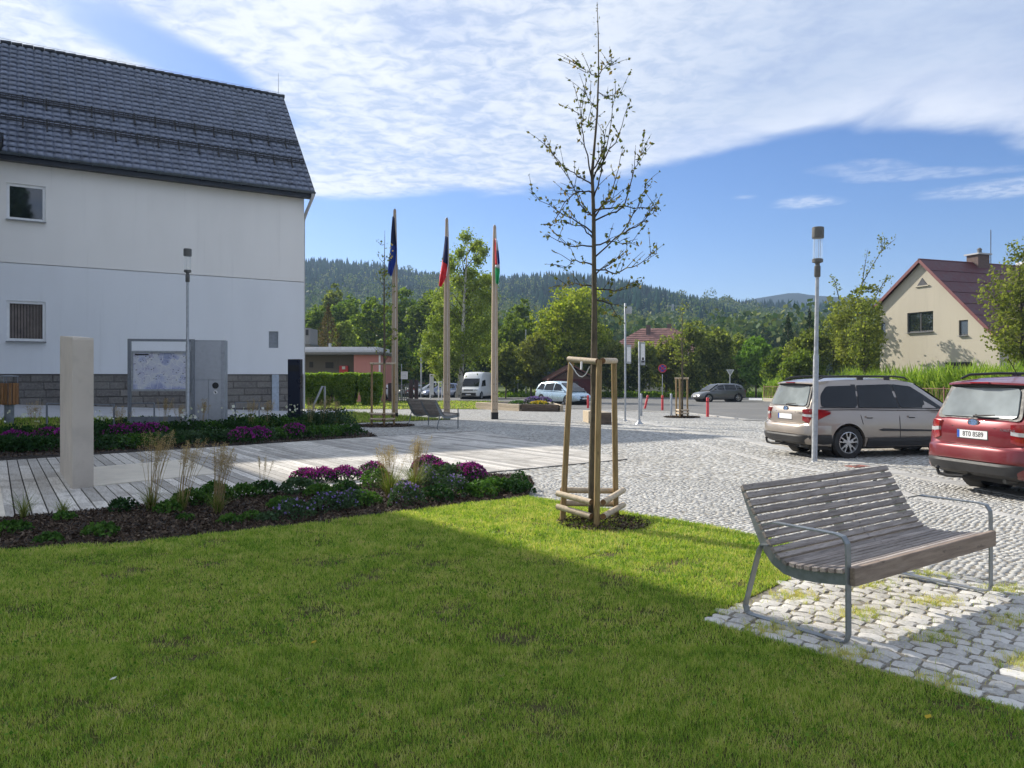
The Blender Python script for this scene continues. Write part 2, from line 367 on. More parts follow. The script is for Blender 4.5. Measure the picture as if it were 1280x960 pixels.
def mat_plaster(name, col, stain=.10):
    m, t, b = base_mat(name, .88, 0, .2); co = coords(t, 'World'); f = noise(t, co, 55, 5, .7); l = noise(t, coords(t, 'World', (1, 1, .25)), .5, 5, .6); v = noise(t, coords(t, 'World', (3, 3, .12)), 1.5, 5, .6)
    c = mixc(t, maprange(t, l, .4, .65, 0, stain), col, tuple(x*.72 for x in col)); c = mixc(t, maprange(t, v, .55, .75, 0, stain), c, tuple(x*.6 for x in col)); c = mixc(t, maprange(t, f, .4, .7, 0, .12), c, tuple(min(1, x*1.2) for x in col))
    t.links.new(c, b.inputs['Base Color']); bump(t, b, f, .45, .01); return m
def mat_asphalt():
    m, t, b = base_mat('asphalt', .9, 0, .2); co = coords(t, 'World'); n = noise(t, co, 70, 4, .8); l = noise(t, co, .4, 5, .6)
    c = ramp(t, n, [(.35, (.10, .10, .10)), (.65, (.19, .19, .185))]); c = mixc(t, maprange(t, l, .45, .62, 0, .5), c, (.20, .195, .185)); t.links.new(c, b.inputs['Base Color']); bump(t, b, n, .3, .006); return m
def mat_far_ground(name, cols, s=.02):
    m, t, b = base_mat(name, .95, 0, .1); co = coords(t, 'World'); n = noise(t, co, s, 6, .6); n2 = noise(t, co, 1.2, 5, .65)
    c = ramp(t, n, [(.3+.4*i/(len(cols)-1), q) for i, q in enumerate(cols)]); c = mixc(t, maprange(t, n2, .4, .65, 0, .45), c, tuple(x*.5 for x in cols[0])); t.links.new(c, b.inputs['Base Color']); bump(t, b, n2, .4, .1); return m
MT = dict(
 soil=mat_lawn_soil(), grass=mat_grass(), setts_far=mat_setts_far(), deck=mat_deck(), asphalt=mat_asphalt(),
 sett=mat_stone_piece('small_setts', [(.22, .22, .22), (.34, .34, .33), (.43, .43, .41), (.53, .52, .49)], 60),
 bigsett=mat_stone_piece('granite_setts', [(.36, .355, .335), (.48, .47, .45), (.60, .59, .56), (.52, .50, .47)], 45, .75, .6),
 kerb=mat_stone_piece('kerb_granite', [(.30, .295, .28), (.37, .365, .35), (.44, .43, .41)], 45),
 joint=M('joint_sand', (.21, .19, .155), .95, var=.35, scale=25, kind='World', bmp=.5),
 plaster=mat_plaster('plaster_upper', (.86, .84, .81), .16), plaster2=mat_plaster('plaster_lower', (.79, .81, .84), .16),
 plinth=mat_stone_piece('plinth_stone', [(.13, .12, .115), (.17, .16, .15), (.22, .205, .19)], 12, .9, .9), mortar=M('mortar', (.12, .115, .11), .95, var=.2, scale=30),
 roof=M('roof_sheet_tiles', (.165, .190, .255), .42, 0, var=.2, scale=2.2, obj_var=.1, dirt=((.13, .14, .12), .6, .15)), roofdark=M('dark_roof_metal', (.02, .024, .034), .4, .3, var=.15, scale=5),
 gutter=M('gutter_metal', (.10, .12, .14), .4, .6, var=.15), pvc=M('white_window_plastic', (.85, .86, .87), .35, var=.05, scale=6), sill=M('grey_sill', (.25, .26, .28), .5, .4),
 glass=mat_glass('window_glass'), carglass=mat_glass('car_glass', (.006, .007, .008), .03), cargl2=mat_glass('rear_screen_glass', (.16, .18, .185), .04), clear=mat_clear('clear_lamp_tube'),
 galv=M('galvanised_steel', (.37, .39, .41), .42, .55, var=.15, scale=14), greymetal=M('grey_painted_steel', (.23, .25, .28), .45, .4, var=.12, scale=10), benchmetal=M('bench_grey_steel', (.24, .26, .27), .42, .5, var=.12, scale=25, bmp=.1, bdist=.001),
 darkmetal=M('dark_lamp_metal', (.12, .12, .115), .5, .3), black=M('black_rubber', (.018, .018, .019), .7, var=.25, scale=15), blackpl=M('black_plastic_trim', (.028, .028, .03), .55, var=.2, scale=20),
 benchwood=mat_wood('bench_slats_wood', (.155, .13, .115), (.37, .325, .295), (1, 10, 10), 5, .6, .22), beamwood=mat_wood('bench_front_beam_wood', (.17, .125, .095), (.30, .235, .185), (1, 10, 10), 4, .6, .1),
 post=mat_wood('round_stake_wood', (.22, .145, .065), (.40, .285, .145), (10, 10, 1), 3.2, .7, .12), rail=mat_wood('peeled_rail_wood', (.40, .31, .21), (.60, .50, .37), (8, 8, 8), 2.5, .7, .12), cutend=M('cut_wood_end', (.17, .085, .035), .8, var=.3, scale=30),
 glulam=mat_wood('flagpole_timber', (.36, .27, .19), (.52, .42, .31), (12, 12, .8), 3, .7, .1), planter=mat_wood('planter_beam_wood', (.36, .29, .20), (.55, .46, .34), (1, 8, 8), 2.5, .75, .2), shadebeam=mat_wood('shaded_beam_wood', (.06, .045, .035), (.17, .13, .10), (1, 8, 8), 3, .8, .2),  # last one: timber colour darkened to stand for sides in shade
 binwood=mat_wood('bin_slats_wood', (.20, .09, .035), (.36, .19, .08), (8, 8, 1), 4, .6, .2),
 bark=M('young_tree_bark', (.10, .08, .052), .85, var=.35, scale=18, bmp=.7, bdist=.01, stretch=(1, 1, .35)), twig=M('twig_bark', (.045, .035, .028), .85, var=.3, scale=20), barkfar=M('old_tree_bark', (.07, .055, .042), .9, var=.35, scale=6), 
 redpaint=M('red_bollard_paint', (.62, .05, .06), .5, var=.12, scale=10), sandstone=M('light_stone', (.52, .465, .40), .8, var=.1, scale=2.2, bmp=.25, bdist=.004, kind='World', dirt=((.28, .24, .19), 1.1, .5)), slabstone=M('pale_stone_slab', (.62, .57, .48), .75, var=.08, scale=3, bmp=.15, kind='World'),
 pylon=M('dark_blue_panel', (.010, .014, .032), .3, .2, var=.2, scale=3), pave=M('pale_concrete_paving', (.47, .48, .50), .8, var=.07, scale=3, kind='World', bmp=.15), white=M('white_coating', (.75, .75, .75), .45, var=.06), mulchbase=M('mulch_soil', (.028, .021, .016), .95, var=.5, scale=40, kind='World', bmp=.8, bdist=.02),
 rust=M('rusty_fence_steel', (.20, .105, .075), .8, .1, var=.3, scale=9), houseplaster=mat_plaster('beige_rough_render', (.46, .42, .34), .2), redroof=M('dark_red_roof_sheet', (.075, .014, .018), .5, var=.2, scale=3), chim=M('chimney_brick', (.13, .09, .08), .85, var=.25, scale=12), tileroof=M('faded_red_roof_tiles', (.25, .13, .11), .8, var=.25, scale=1.5), pinkwall=mat_plaster('pink_render', (.50, .22, .19)), greywall=mat_plaster('grey_brown_render', (.15, .135, .12)),
 chrome=M('chrome_trim', (.6, .6, .62), .18, 1, var=.03), rim=M('alloy_rim', (.55, .56, .58), .3, .8, var=.05), tail=M('red_lamp_lens', (.26, .008, .012), .15, var=.2, coat=1), lens=M('clear_lamp_lens', (.6, .6, .62), .12, .3, coat=1), plate=M('number_plate_white', (.75, .76, .76), .4, var=.03), plateblue=M('plate_blue_band', (.02, .08, .42), .4), ink=M('black_print', (.012, .012, .014), .6),
 yellow=M('yellow_print', (.8, .6, .03), .6), blue=M('blue_sign_face', (.02, .04, .28), .5), signred=M('red_sign_rim', (.55, .02, .03), .5),
)
L_GREEN = leafmat('perennial_leaves', [(.02, .055, .014), (.04, .10, .022), (.075, .16, .032), (.12, .21, .05)], .3, wscale=2)
L_DARK = leafmat('dark_perennial_leaves', [(.012, .035, .012), (.025, .065, .02), (.045, .10, .03)], .25, wscale=2)
L_BLUEG = leafmat('grey_green_leaves', [(.03, .055, .03), (.055, .10, .05), (.09, .15, .075)], .25, wscale=2)
L_PURP = leafmat('purple_flowers', [(.12, .008, .13), (.26, .018, .25), (.46, .07, .42)], .3, wscale=3)
L_VIOL = leafmat('violet_flowers', [(.13, .08, .32), (.22, .15, .46), (.34, .26, .60)], .3, wscale=3)
L_WHITE = leafmat('white_flowers', [(.6, .6, .58), (.8, .8, .78)], .3)
L_YEL = leafmat('yellow_flowers', [(.45, .30, .03), (.62, .48, .06)], .3)
L_PLUME = leafmat('feathery_seed_heads', [(.26, .18, .09), (.42, .31, .18), (.56, .44, .28)], .35, wscale=2)
L_REED = leafmat('reed_grass_blades', [(.07, .11, .025), (.15, .20, .05), (.30, .29, .12)], .35, wscale=3)
L_SAP = leafmat('sapling_leaves', [(.045, .07, .018), (.09, .115, .03), (.17, .16, .05), (.24, .15, .06)], .35, wscale=3)
L_BIRCH = leafmat('birch_leaves', [(.13, .19, .035), (.24, .30, .06), (.38, .42, .12)], .42, wscale=.4)
L_MAPLE = leafmat('lime_tree_leaves', [(.07, .11, .016), (.22, .27, .035), (.44, .45, .085)], .5, wscale=.4)
L_TREE = leafmat('dark_tree_leaves', [(.03, .07, .015), (.09, .155, .03), (.31, .37, .07)], .48, wscale=.35, tint=(.14, .18, .035))
L_OLIVE = leafmat('olive_tree_leaves', [(.05, .08, .022), (.14, .18, .045), (.38, .40, .11)], .52, wscale=.4, tint=(.19, .19, .05))
L_FRESH = leafmat('fresh_green_leaves', [(.08, .16, .025), (.14, .25, .04), (.22, .34, .07)], .4, wscale=.4)
L_SPRUCE = leafmat('spruce_needles', [(.012, .028, .016), (.025, .05, .024), (.045, .075, .032)], .12, wscale=.2)
L_BROWN = leafmat('browning_needles', [(.07, .05, .02), (.14, .10, .035), (.22, .17, .06)], .2, wscale=.3)
L_REEDS = leafmat('tall_reed_leaves', [(.12, .21, .03), (.26, .38, .06), (.42, .50, .14)], .4, wscale=.6)
L_HEDGE = leafmat('hedge_leaves', [(.06, .12, .015), (.14, .24, .03), (.28, .36, .06)], .45, wscale=1)
L_MULCH = leafmat('bark_chips', [(.02, .014, .010), (.05, .034, .024), (.11, .08, .06), (.20, .16, .12)], 0, .9, wscale=6)
L_FWOOD = leafmat('far_wood_leaves', [(.025, .055, .022), (.055, .10, .032), (.12, .16, .05), (.22, .21, .07)], .25, wscale=.012)
L_FSPR = M('far_spruce_needles', (.012, .032, .022), 1.0, var=.35, scale=.012, kind='World', spec=0.0, detail=3)
# ------------------------------------------------------------------ leaf and blade generators (numpy)
def quads_from(c, ax, ay):
    n = len(c); v = np.empty((n, 4, 3), np.float32)
    v[:, 0] = c-ax; v[:, 1] = c-ay*.55+ax*0; v[:, 2] = c+ax; v[:, 3] = c+ay*.55
    f = np.arange(n*4, dtype=np.int32).reshape(n, 4); return v.reshape(-1, 3), f
def leaf_quads(c, size, rng=RNG, up=0.0, droop=0.0, jit=.4, aspect=.8):
    n = len(c); a = rng.normal(size=(n, 3)); a[:, 2] = a[:, 2]*(1-up)-droop; a /= np.linalg.norm(a, axis=1, keepdims=True)+1e-6
    b = rng.normal(size=(n, 3)); b -= (b*a).sum(1, keepdims=True)*a; b /= np.linalg.norm(b, axis=1, keepdims=True)+1e-6
    s = size*(1+jit*rng.uniform(-1, 1, (n, 1))); return quads_from(c, a*s*.5, b*s*aspect)
def leaves(name, c, size, mat, parent=None, **kw):
    v, f = leaf_quads(np.asarray(c), size, **kw); return meshobj(name, np_mesh(name, v, f), mat, parent)
def shell_pts(lobes, n, rng=RNG, inner=.45):
    """points in a union of ellipsoid lobes, denser near the surface; lobes: (cx,cy,cz,rx,ry,rz)"""
    lobes = np.array(lobes, float); wgt = lobes[:, 3]*lobes[:, 4]*lobes[:, 5]; wgt = wgt**.67; wgt /= wgt.sum()
    k = rng.choice(len(lobes), n, p=wgt); d = rng.normal(size=(n, 3)); d /= np.linalg.norm(d, axis=1, keepdims=True)
    r = inner+(1.06-inner)*rng.uniform(0, 1, (n, 1))**.55
    return lobes[k, :3]+d*r*lobes[k, 3:]
def clumpy(lobes, nclump, per, spread, rng=RNG, inner=.5):
    c = shell_pts(lobes, nclump, rng, inner); p = np.repeat(c, per, axis=0)
    return p+rng.normal(size=p.shape)*spread*np.array([1, 1, .7])
def crown_lobes(w, h, zc, n=9, rng=RNG, dy=1.0, power=1.0):
    """lobes filling an egg-shaped crown of width w, height h centred at zc"""
    out_ = [(0, 0, zc, w*.34, w*.34*dy, h*.38)]
    for i in range(n):
        a = 2*math.pi*i/n*2.4+rng.uniform(-.3, .3); t = (i+.5)/n; z = zc+h*(t-.5)*.8
        rr = w*.30*math.sqrt(max(.08, 1-abs(2*t-1)**(1.6*power))); s = rng.uniform(.16, .26)
        out_.append((rr*math.cos(a), rr*math.sin(a)*dy, z, w*s, w*s*dy, h*s*.75))
    return out_
def limb_mesh(mb, base, top, r0, lobes, rng=RNG, n=6):
    mid = (Vector(base)+Vector(top))/2+Vector((rng.uniform(-.1, .1), rng.uniform(-.1, .1), 0))*(top[2]-base[2])*.3
    mb.tube([base, mid, top], [r0, r0*.7, r0*.25], n)
    for l in lobes[1:]:
        t = rng.uniform(.3, .8); s = Vector(base).lerp(Vector(top), t); e = Vector(l[:3])
        m_ = s.lerp(e, .5)+Vector((0, 0, (e-s).length*.12)); mb.tube([s, m_, e], [r0*.4, r0*.25, r0*.08], 5)
def tree(name, label, px, ybase_depth, top_py, bot_py, wpx, mat, cat='tree', n=700, per=9, leaf=None, group='trees beyond the road', zb=None, trunk=True, lobes_n=9, droop=0.0, bark=None, inner=.6, seed=None, dy=1.0, power=1.0):
    rng = np.random.default_rng(seed if seed is not None else int(px*7+top_py))
    Y = ybase_depth; z0 = gz(Y) if zb is None else zb; X = (px-CX)/F*Y
    zt = CH+(HY-top_py)/F*Y; zl = max(CH+(HY-bot_py)/F*Y, z0+.25); W = wpx/F*Y; h = zt-zl
    o = thing(name, label, cat, (X, Y, z0), 0, group)
    lob = crown_lobes(W, h, (zl+zt)/2-z0, lobes_n, rng, dy, power)
    leaf = leaf or max(.12, 3.4/F*Y)
    pts = clumpy(lob, int(n*.85), per+2, max(.14, W*.038), rng, inner)
    pts[:, 2] = np.maximum(pts[:, 2], .1)
    leaves('crown', pts, leaf, mat, o, rng=rng, droop=droop)
    mb = MB(); limb_mesh(mb, (0, 0, -.1), (0, 0, (zl+zt)/2-z0+h*.25), max(.06, W*.028), lob, rng)
    mb.build('trunk', bark or MT['barkfar'], o, smooth=True)
    return o
# ------------------------------------------------------------------ terrain, hills
def build_ground():
    xs = [-2500, -400, -120, -40, -15, 0, 15, 40, 120, 400, 2500]; ys = [-60, -20, 0, 20, 45, 90, 130, 200, 400, 900, 2500]
    v = [(x, y, (-SL*min(y, 90) if y > -20 else .15)-.03-(0 if y < 100 else .0)) for y in ys for x in xs]; n = len(xs)
    f = [(j*n+i, j*n+i+1, (j+1)*n+i+1, (j+1)*n+i) for j in range(len(ys)-1) for i in range(n-1)]
    me = bpy.data.meshes.new('ground'); me.from_pydata(v, [], f)
    tag(meshobj('ground', me, mat_far_ground('rough_meadow', [(.06, .09, .025), (.10, .13, .04), (.15, .16, .06)], .03)), kind='structure')
build_ground()
RIDGE = [(-900, 352), (380, 354), (480, 355), (560, 361), (620, 368), (700, 372), (780, 377), (850, 385), (900, 392), (960, 402), (1010, 408), (1280, 418), (2600, 422)]
YR, Y0 = 700.0, 210.0
def hill_z(x, y):
    a = CX+F*x/np.maximum(y, 1); rp = np.interp(a, [p[0] for p in RIDGE], [p[1] for p in RIDGE])
    H = CH+(HY-rp)/F*YR; t = np.clip((y-Y0)/(YR-Y0), 0, 1.35)
    s = np.where(t < 1, t*t*(3-2*t)*.45+t*.55, 1-(t-1)*.9)
    return -.7+(H+.7)*s*(1+.05*np.sin(x*.021+y*.013)*np.clip(1-t, 0, 1))
def build_hills():
    aa = np.linspace(-1.3, 1.3, 90); yy = np.linspace(Y0-20, YR*1.3, 40)
    X = aa[None, :]*yy[:, None]; Yg = np.repeat(yy[:, None], 90, 1); Z = hill_z(X, Yg)-.2
    v = np.stack([X, Yg, Z], -1).reshape(-1, 3); i = np.arange(89)[None, :]+90*np.arange(39)[:, None]; i = i.ravel()
    f = np.stack([i, i+1, i+91, i+90], 1)
    tag(meshobj('hill', np_mesh('hill', v, f, True), mat_far_ground('wooded_hillside', [(.03, .045, .015), (.05, .065, .02), (.08, .09, .03)], .01)), kind='structure')
    # pale hill far behind
    px = np.linspace(700, 1500, 60); top = np.interp(px, [700, 900, 945, 965, 985, 1000, 1015, 1100, 1500], [396, 384, 373.5, 370.5, 367, 366.5, 369, 373, 384]); Yd = 1150.
    rows = []
    for k, (dy, h) in enumerate(((-330, 0), (-150, .55), (0, 1), (160, .7), (420, 0))):
        y = Yd+dy; rows.append(np.stack([(px-CX)/F*Yd*(y/Yd)**.5, np.full(60, y), -2+(CH+(HY-top)/F*Yd+2)*h+np.sin(px*.5)*.8*h], 1))
    v = np.concatenate(rows); i = (np.arange(59)[None, :]+60*np.arange(4)[:, None]).ravel(); f = np.stack([i, i+1, i+61, i+60], 1)
    tag(meshobj('distant_hill', np_mesh('distant_hill', v, f, True), mat_far_ground('distant_forest', [(.012, .025, .03), (.02, .035, .04)], .008)), kind='structure')
build_hills()
def build_far_woods():
    rng = np.random.default_rng(5)
    n = 9000; t = rng.uniform(.22, 1.12, n)**.9; y = Y0+(YR-Y0)*t; a = rng.uniform(-.36, .74, n); x = a*y
    cl = np.sin(x*.013+1)+np.sin(y*.017+x*.006)+.6*np.sin(x*.045)
    keep = (rng.uniform(0, 1, n) < np.clip((t-.28)*1.9+.18*cl, .03, 1)); x, y, t = x[keep], y[keep], t[keep]; n = len(x); z = hill_z(x, y)
    # spruces: stacked ragged cones
    h = rng.uniform(10, 19, n)*(1+.25*np.sin(x*.03)); r = h*rng.uniform(.17, .25, n); tiers, ns = 5, 7; V, Fc = [], []; base = 0
    ang0 = rng.uniform(0, 6.28, n)
    for k in range(tiers):
        zb_ = z+h*(.05+.17*k); zt_ = z+h*(.38+.155*k); rr = r*(1-.17*k); ang = ang0[:, None]+np.arange(ns)[None, :]*2*math.pi/ns+k*.5
        rj = rr[:, None]*rng.uniform(.6, 1.25, (n, ns)); zj = zb_[:, None]+h[:, None]*rng.uniform(-.05, .03, (n, ns))
        ring = np.stack([x[:, None]+rj*np.cos(ang), y[:, None]+rj*np.sin(ang), zj], -1); ap = np.stack([x, y, zt_], -1)[:, None, :]
        vv = np.concatenate([ring, ap], 1).reshape(-1, 3); V.append(vv); b = base+np.arange(n)*(ns+1)
        for j in range(ns): Fc.append(np.stack([b+j, b+(j+1) % ns, b+ns], 1))
        base += n*(ns+1)
    o = meshobj('spruce_forest', np_mesh('spruce_forest', np.concatenate(V), np.concatenate(Fc)), L_FSPR)
    tag(o, 'dark spruce forest covering the ridge of the far hill', 'forest', kind='stuff')
    n = 3400; t = np.abs(rng.uniform(-.02, 1, n))**1.3; t[:500] = rng.uniform(-.1, .12, 500); y = Y0+(YR-Y0)*t; x = rng.uniform(-.36, .74, n)*y
    keep = rng.uniform(0, 1, n) < np.clip(1.25-t*1.15, .08, 1); x, y = x[keep], y[keep]; n = len(x); z = hill_z(x, y)
    h = rng.uniform(9, 18, n); pts = []
    for i in range(n):
        k = 4; c = np.array([x[i], y[i], z[i]+h[i]*.55])+rng.normal(size=(k, 3))*h[i]*np.array([.18, .18, .14])
        d = rng.normal(size=(150, 3)); d /= np.linalg.norm(d, axis=1, keepdims=True); d[:, 2] = np.abs(d[:, 2])*.9+.0*d[:, 2]-.12
        pts.append(c[rng.integers(0, k, 150)]+d*h[i]*np.array([.3, .3, .36])*rng.uniform(.75, 1.05, (150, 1)))
    pts = np.concatenate(pts); v, f = leaf_quads(pts, 1.25, rng=rng)
    tag(meshobj('broadleaf_forest', np_mesh('broadleaf_forest', v, f), L_FWOOD), 'mixed green broadleaf woodland on the lower slope below the spruces', 'forest', kind='stuff')
build_far_woods()
# ------------------------------------------------------------------ flat surfaces
DECK = [(-17, 10.1), (-4.18, 21.7), (-1.19, 24.9), (2.37, 15.7), (-.54, 13.3), (-5.35, 9.3), (-10.5, 5.2)]
g2 = lambda x, y: tuple(G(x, y)[:2])
LAWN_EDGE = [g2(-60, 700), g2(0, 690), g2(90, 684), g2(170, 680), g2(260, 670), g2(340, 661), g2(420, 652), g2(500, 642), g2(580, 632), g2(660, 622)]
LAWN = [(-14, -6), (-10, 5.2)]+LAWN_EDGE+[g2(700, 628), g2(750, 636), g2(800, 645), g2(880, 657), g2(950, 672), g2(1000, 684), (2.75, 6.75), (1.26, 5.12), (2.45, 3.72), (5.6, -.5), (8, -6)]
PATCH = [(1.26, 5.12), (2.75, 6.75), (3.25, 6.6), (3.95, 6.05), (8.4, 1.6), (7, -.9), (5.6, -.5), (2.45, 3.72)]
FBED = LAWN_EDGE[::-1]+[(-10, 5.4), (-10.5, 5.6), (-5.35, 9.3), (-.54, 13.3), (.3, 13.0), g2(668, 606), g2(664, 612)]
RBED = [(-17, 10.2), (-4.1, 21.8), (-3.9, 22.4), (-4.5, 24.2), (-7.6, 28.6), (-10.5, 25.7), (-14.5, 21.9), (-20, 17)]
poly_sheet('square_paving', [(-12, 4), (12, -8), (42, 14), (42, 30), (24, 45.5), (-28, 45.5), (-28, 20)], MT['setts_far'], .002, kind='structure')
poly_sheet('lawn', LAWN, MT['soil'], .010, kind='structure')
poly_sheet('flower_bed_soil', FBED, MT['mulchbase'], .016, kind='structure')
poly_sheet('rear_flower_bed_soil', RBED, MT['mulchbase'], .016, kind='structure')
ROAD = [(-1, 46.2), (4.83, 44.2), (8.8, 38.6), (9.8, 31.5), (15.6, 22.7), (36, 9), (90, 40), (90, 78), (-110, 78), (-110, 60), (-8, 60)]
poly_sheet('road', ROAD, MT['asphalt'], .008, kind='structure')
VERGE = [(-28, 44.5), (-1.2, 44.6), (.6, 47.5), (.6, 58), (-2, 63), (-12, 66), (-40, 68)]
poly_sheet('grass_strip', VERGE, MT['soil'], .014, kind='structure')
poly_sheet('parking_gravel', [g2(935, 553), g2(1010, 551), g2(1200, 556), g2(1340, 566), g2(1340, 572), g2(1165, 564), g2(1000, 563)], M('fine_gravel', (.27, .235, .18), .95, var=.4, scale=45, kind='World', bmp=.7), .010, kind='structure')
poly_sheet('sidewalk', [g2(936, 498), g2(1010, 499.5), g2(1400, 512), g2(1400, 517), g2(1010, 503), g2(936, 501)], MT['pave'], .05, kind='structure')
# kerb along the road edge of the square
def kerb_line(name, pts, wdt, seg, h, label=None, zoff=0):
    root = thing(name, None, None); root['kind'] = 'structure'
    d = 0; pts = [Vector((p[0], p[1], 0)) for p in pts]; rng = random.Random(3)
    L_ = [0]
    for a, b in zip(pts, pts[1:]): L_.append(L_[-1]+(b-a).length)
    def at(s):
        for i in range(len(pts)-1):
            if s <= L_[i+1] or i == len(pts)-2:
                t = (s-L_[i])/(L_[i+1]-L_[i]); return pts[i].lerp(pts[i+1], t), (pts[i+1]-pts[i]).normalized()
    s = 0
    while s < L_[-1]-seg*.3:
        l = seg*rng.uniform(.85, 1.15); p, dr = at(s+l/2); m = MB().cbox(-l/2+.006, l/2-.006, -wdt/2, wdt/2, -.06, h, .008)
        o = m.build('kerb_stone', MT['kerb'], root); o.location = (p.x, p.y, -SL*p.y+zoff+rng.uniform(-.002, .003)); o.rotation_euler = (0, 0, math.atan2(dr.y, dr.x)+rng.uniform(-.006, .006)); s += l
B1 = [g2(*p) for p in ((748, 514), (791, 525), (864, 540), (897, 546), (939, 552), (960, 557), (1073, 580), (1126, 593), (1280, 620), (1420, 645))]
B2 = [g2(*p) for p in ((770, 529), (800, 537), (859, 551), (908, 563), (960, 577), (1051, 594), (1139, 620), (1280, 649), (1400, 672))]
kerb_line('parking_kerb', B1, .36, .55, .020); kerb_line('drain_band', B2, .17, .5, .013)
kerb_line('road_kerb', [g2(640, 509), g2(745, 512), g2(860, 517), g2(940, 526), g2(1180, 535)], .15, 1.0, .05)
# ------------------------------------------------------------------ setts as stones
def sett_field(name, region, pitch, ang, hgt, mat, ylim, rng, ymin=1.5, ratio=1.0, arc=0.0, jitter=.16, z0=0.0):
    xs = [p[0] for p in region]; ys = [p[1] for p in region]; R0 = max(max(xs)-min(xs), max(ys)-min(ys))*.75
    cx_, cy_ = (max(xs)+min(xs))/2, (max(ys)+min(ys))/2; n1_, n2_ = int(2*R0/(pitch*ratio)), int(2*R0/pitch)
    i, j = np.meshgrid(np.arange(n1_), np.arange(n2_)); a = (i-n1_/2+.5*(j % 2))*pitch*ratio; b = (j-n2_/2)*pitch
    if arc: b = b+arc*(np.sin(a*1.9)*.06+np.sin(a*5.3+b*1.7)*.02); a = a+arc*np.sin(b*1.3)*.05
    a = a+rng.uniform(-.2, .2, a.shape)*pitch+(rng.uniform(-.5, .5, (n2_, 1)))*pitch; b = b+rng.uniform(-.21, .21, a.shape)*pitch
    x = cx_+a*math.cos(ang)-b*math.sin(ang); y = cy_+a*math.sin(ang)+b*math.cos(ang); x, y = x.ravel(), y.ravel()
    k = pip(x, y, region) & seen(x, y, 1.2) & (y < ylim) & (y >= ymin); x, y = x[k], y[k]; n = len(x)
    th = ang+rng.normal(0, .24, n); hx = pitch*ratio*.5*(1.04-rng.uniform(0, jitter*1.6, n)); hy = pitch*.5*(1-rng.uniform(.05, jitter, n)); zt = hgt*rng.uniform(.65, 1.1, n); V = np.empty((n, 8, 3), np.float32)
    for q, (sx, sy) in enumerate(((-1, -1), (1, -1), (1, 1), (-1, 1))):
        for l_, (kk, zz_) in enumerate(((1.0, -.004), (.80, 1.0))):
            px_, py_ = sx*hx*kk*rng.uniform(.85, 1.08, n), sy*hy*kk*rng.uniform(.85, 1.08, n)
            X = x+px_*np.cos(th)-py_*np.sin(th); Y = y+px_*np.sin(th)+py_*np.cos(th)
            V[:, q+4*l_, 0] = X; V[:, q+4*l_, 1] = Y; V[:, q+4*l_, 2] = -SL*Y+z0+(zt*rng.uniform(.85, 1.12, n) if l_ else -.004)
    b0 = np.arange(n)[:, None]*8; F_ = []
    for fc in ((0, 1, 5, 4), (1, 2, 6, 5), (2, 3, 7, 6), (3, 0, 4, 7), (4, 5, 6, 7)): F_.append(b0+np.array(fc)[None, :])
    return meshobj(name, np_mesh(name, V.reshape(-1, 3), np.concatenate(F_)), mat)
SQ = [g2(600, 593), g2(664, 588), g2(785, 575), (4.2, 12.4), (4.2, 27), (-1.1, 25.1), (-3, 24), (-3, 31), (20, 31), (30, 15), (8.6, 1.9), (3.95, 6.05), (3.25, 6.6), (2.75, 6.85), g2(1000, 683), g2(950, 671), g2(880, 656), g2(800, 644), g2(750, 635), g2(700, 627), g2(664, 617)]
SQ = [(-.54, 13.25), (2.42, 15.7), (-1.15, 25), (-4.2, 22.5), (-6, 27), (-6, 31), (20, 31), (30, 15), (8.6, 1.9), (3.95, 6.1), (3.25, 6.65), (2.75, 6.85)]+[g2(1000, 683), g2(950, 671), g2(880, 656), g2(800, 644), g2(750, 635), g2(700, 627), g2(664, 620), (.3, 12.9)]
rs = np.random.default_rng(3)
poly_sheet('joint_bedding', SQ, MT['joint'], .006, kind='structure')
o = sett_field('small_sett_paving', SQ, .064, ANG_U+.15, .0115, MT['sett'], 12.5, rs, arc=1.0); tag(o, kind='stuff')
o['label'] = 'small grey mosaic setts paving the square nearest the bench'; o['category'] = 'paving'
o2 = sett_field('sett_paving', [p for p in SQ], .108, ANG_U+.15, .011, MT['sett'], 31, rs, 12.47, arc=1.0)
tag(o2, 'grey setts paving the middle of the square', 'paving', kind='stuff')
# large granite setts under the near bench: individual stones
def rough_stone(seed):
    rng = random.Random(seed); bm = bmesh.new(); bmesh.ops.create_cube(bm, size=1); bmesh.ops.subdivide_edges(bm, edges=bm.edges, cuts=2, use_grid_fill=True)
    for v in bm.verts:
        c = v.co*2; rr_ = (abs(c.x)**2.2*abs(c.y)**2.2)
        x_, y_ = c.x*(1-.05*rr_)*(1-.05*max(c.z, 0)), c.y*(1-.05*rr_)*(1-.05*max(c.z, 0)); z_ = c.z*(1-.20*rr_-.06*(abs(c.x)**6+abs(c.y)**6)) if c.z > .5 else c.z
        v.co = Vector((x_/2, y_/2, z_/2))+Vector((rng.uniform(-.045, .045), rng.uniform(-.045, .045), rng.uniform(-.06, .07) if c.z > .5 else 0))
    me = bpy.data.meshes.new('sett'); bm.to_mesh(me); bm.free(); me.materials.append(MT['bigsett'])
    me.polygons.foreach_set('use_smooth', [True]*len(me.polygons)); me.set_sharp_from_angle(angle=R(50)); return me
patch_base = poly_sheet('granite_sett_paving', PATCH, MT['joint'], .007, kind='structure')
SM = [rough_stone(i) for i in range(14)]
stones = []; dA = Vector((.65, -.76, 0)).normalized(); dB = Vector((.76, .65, 0)); rr = random.Random(2)
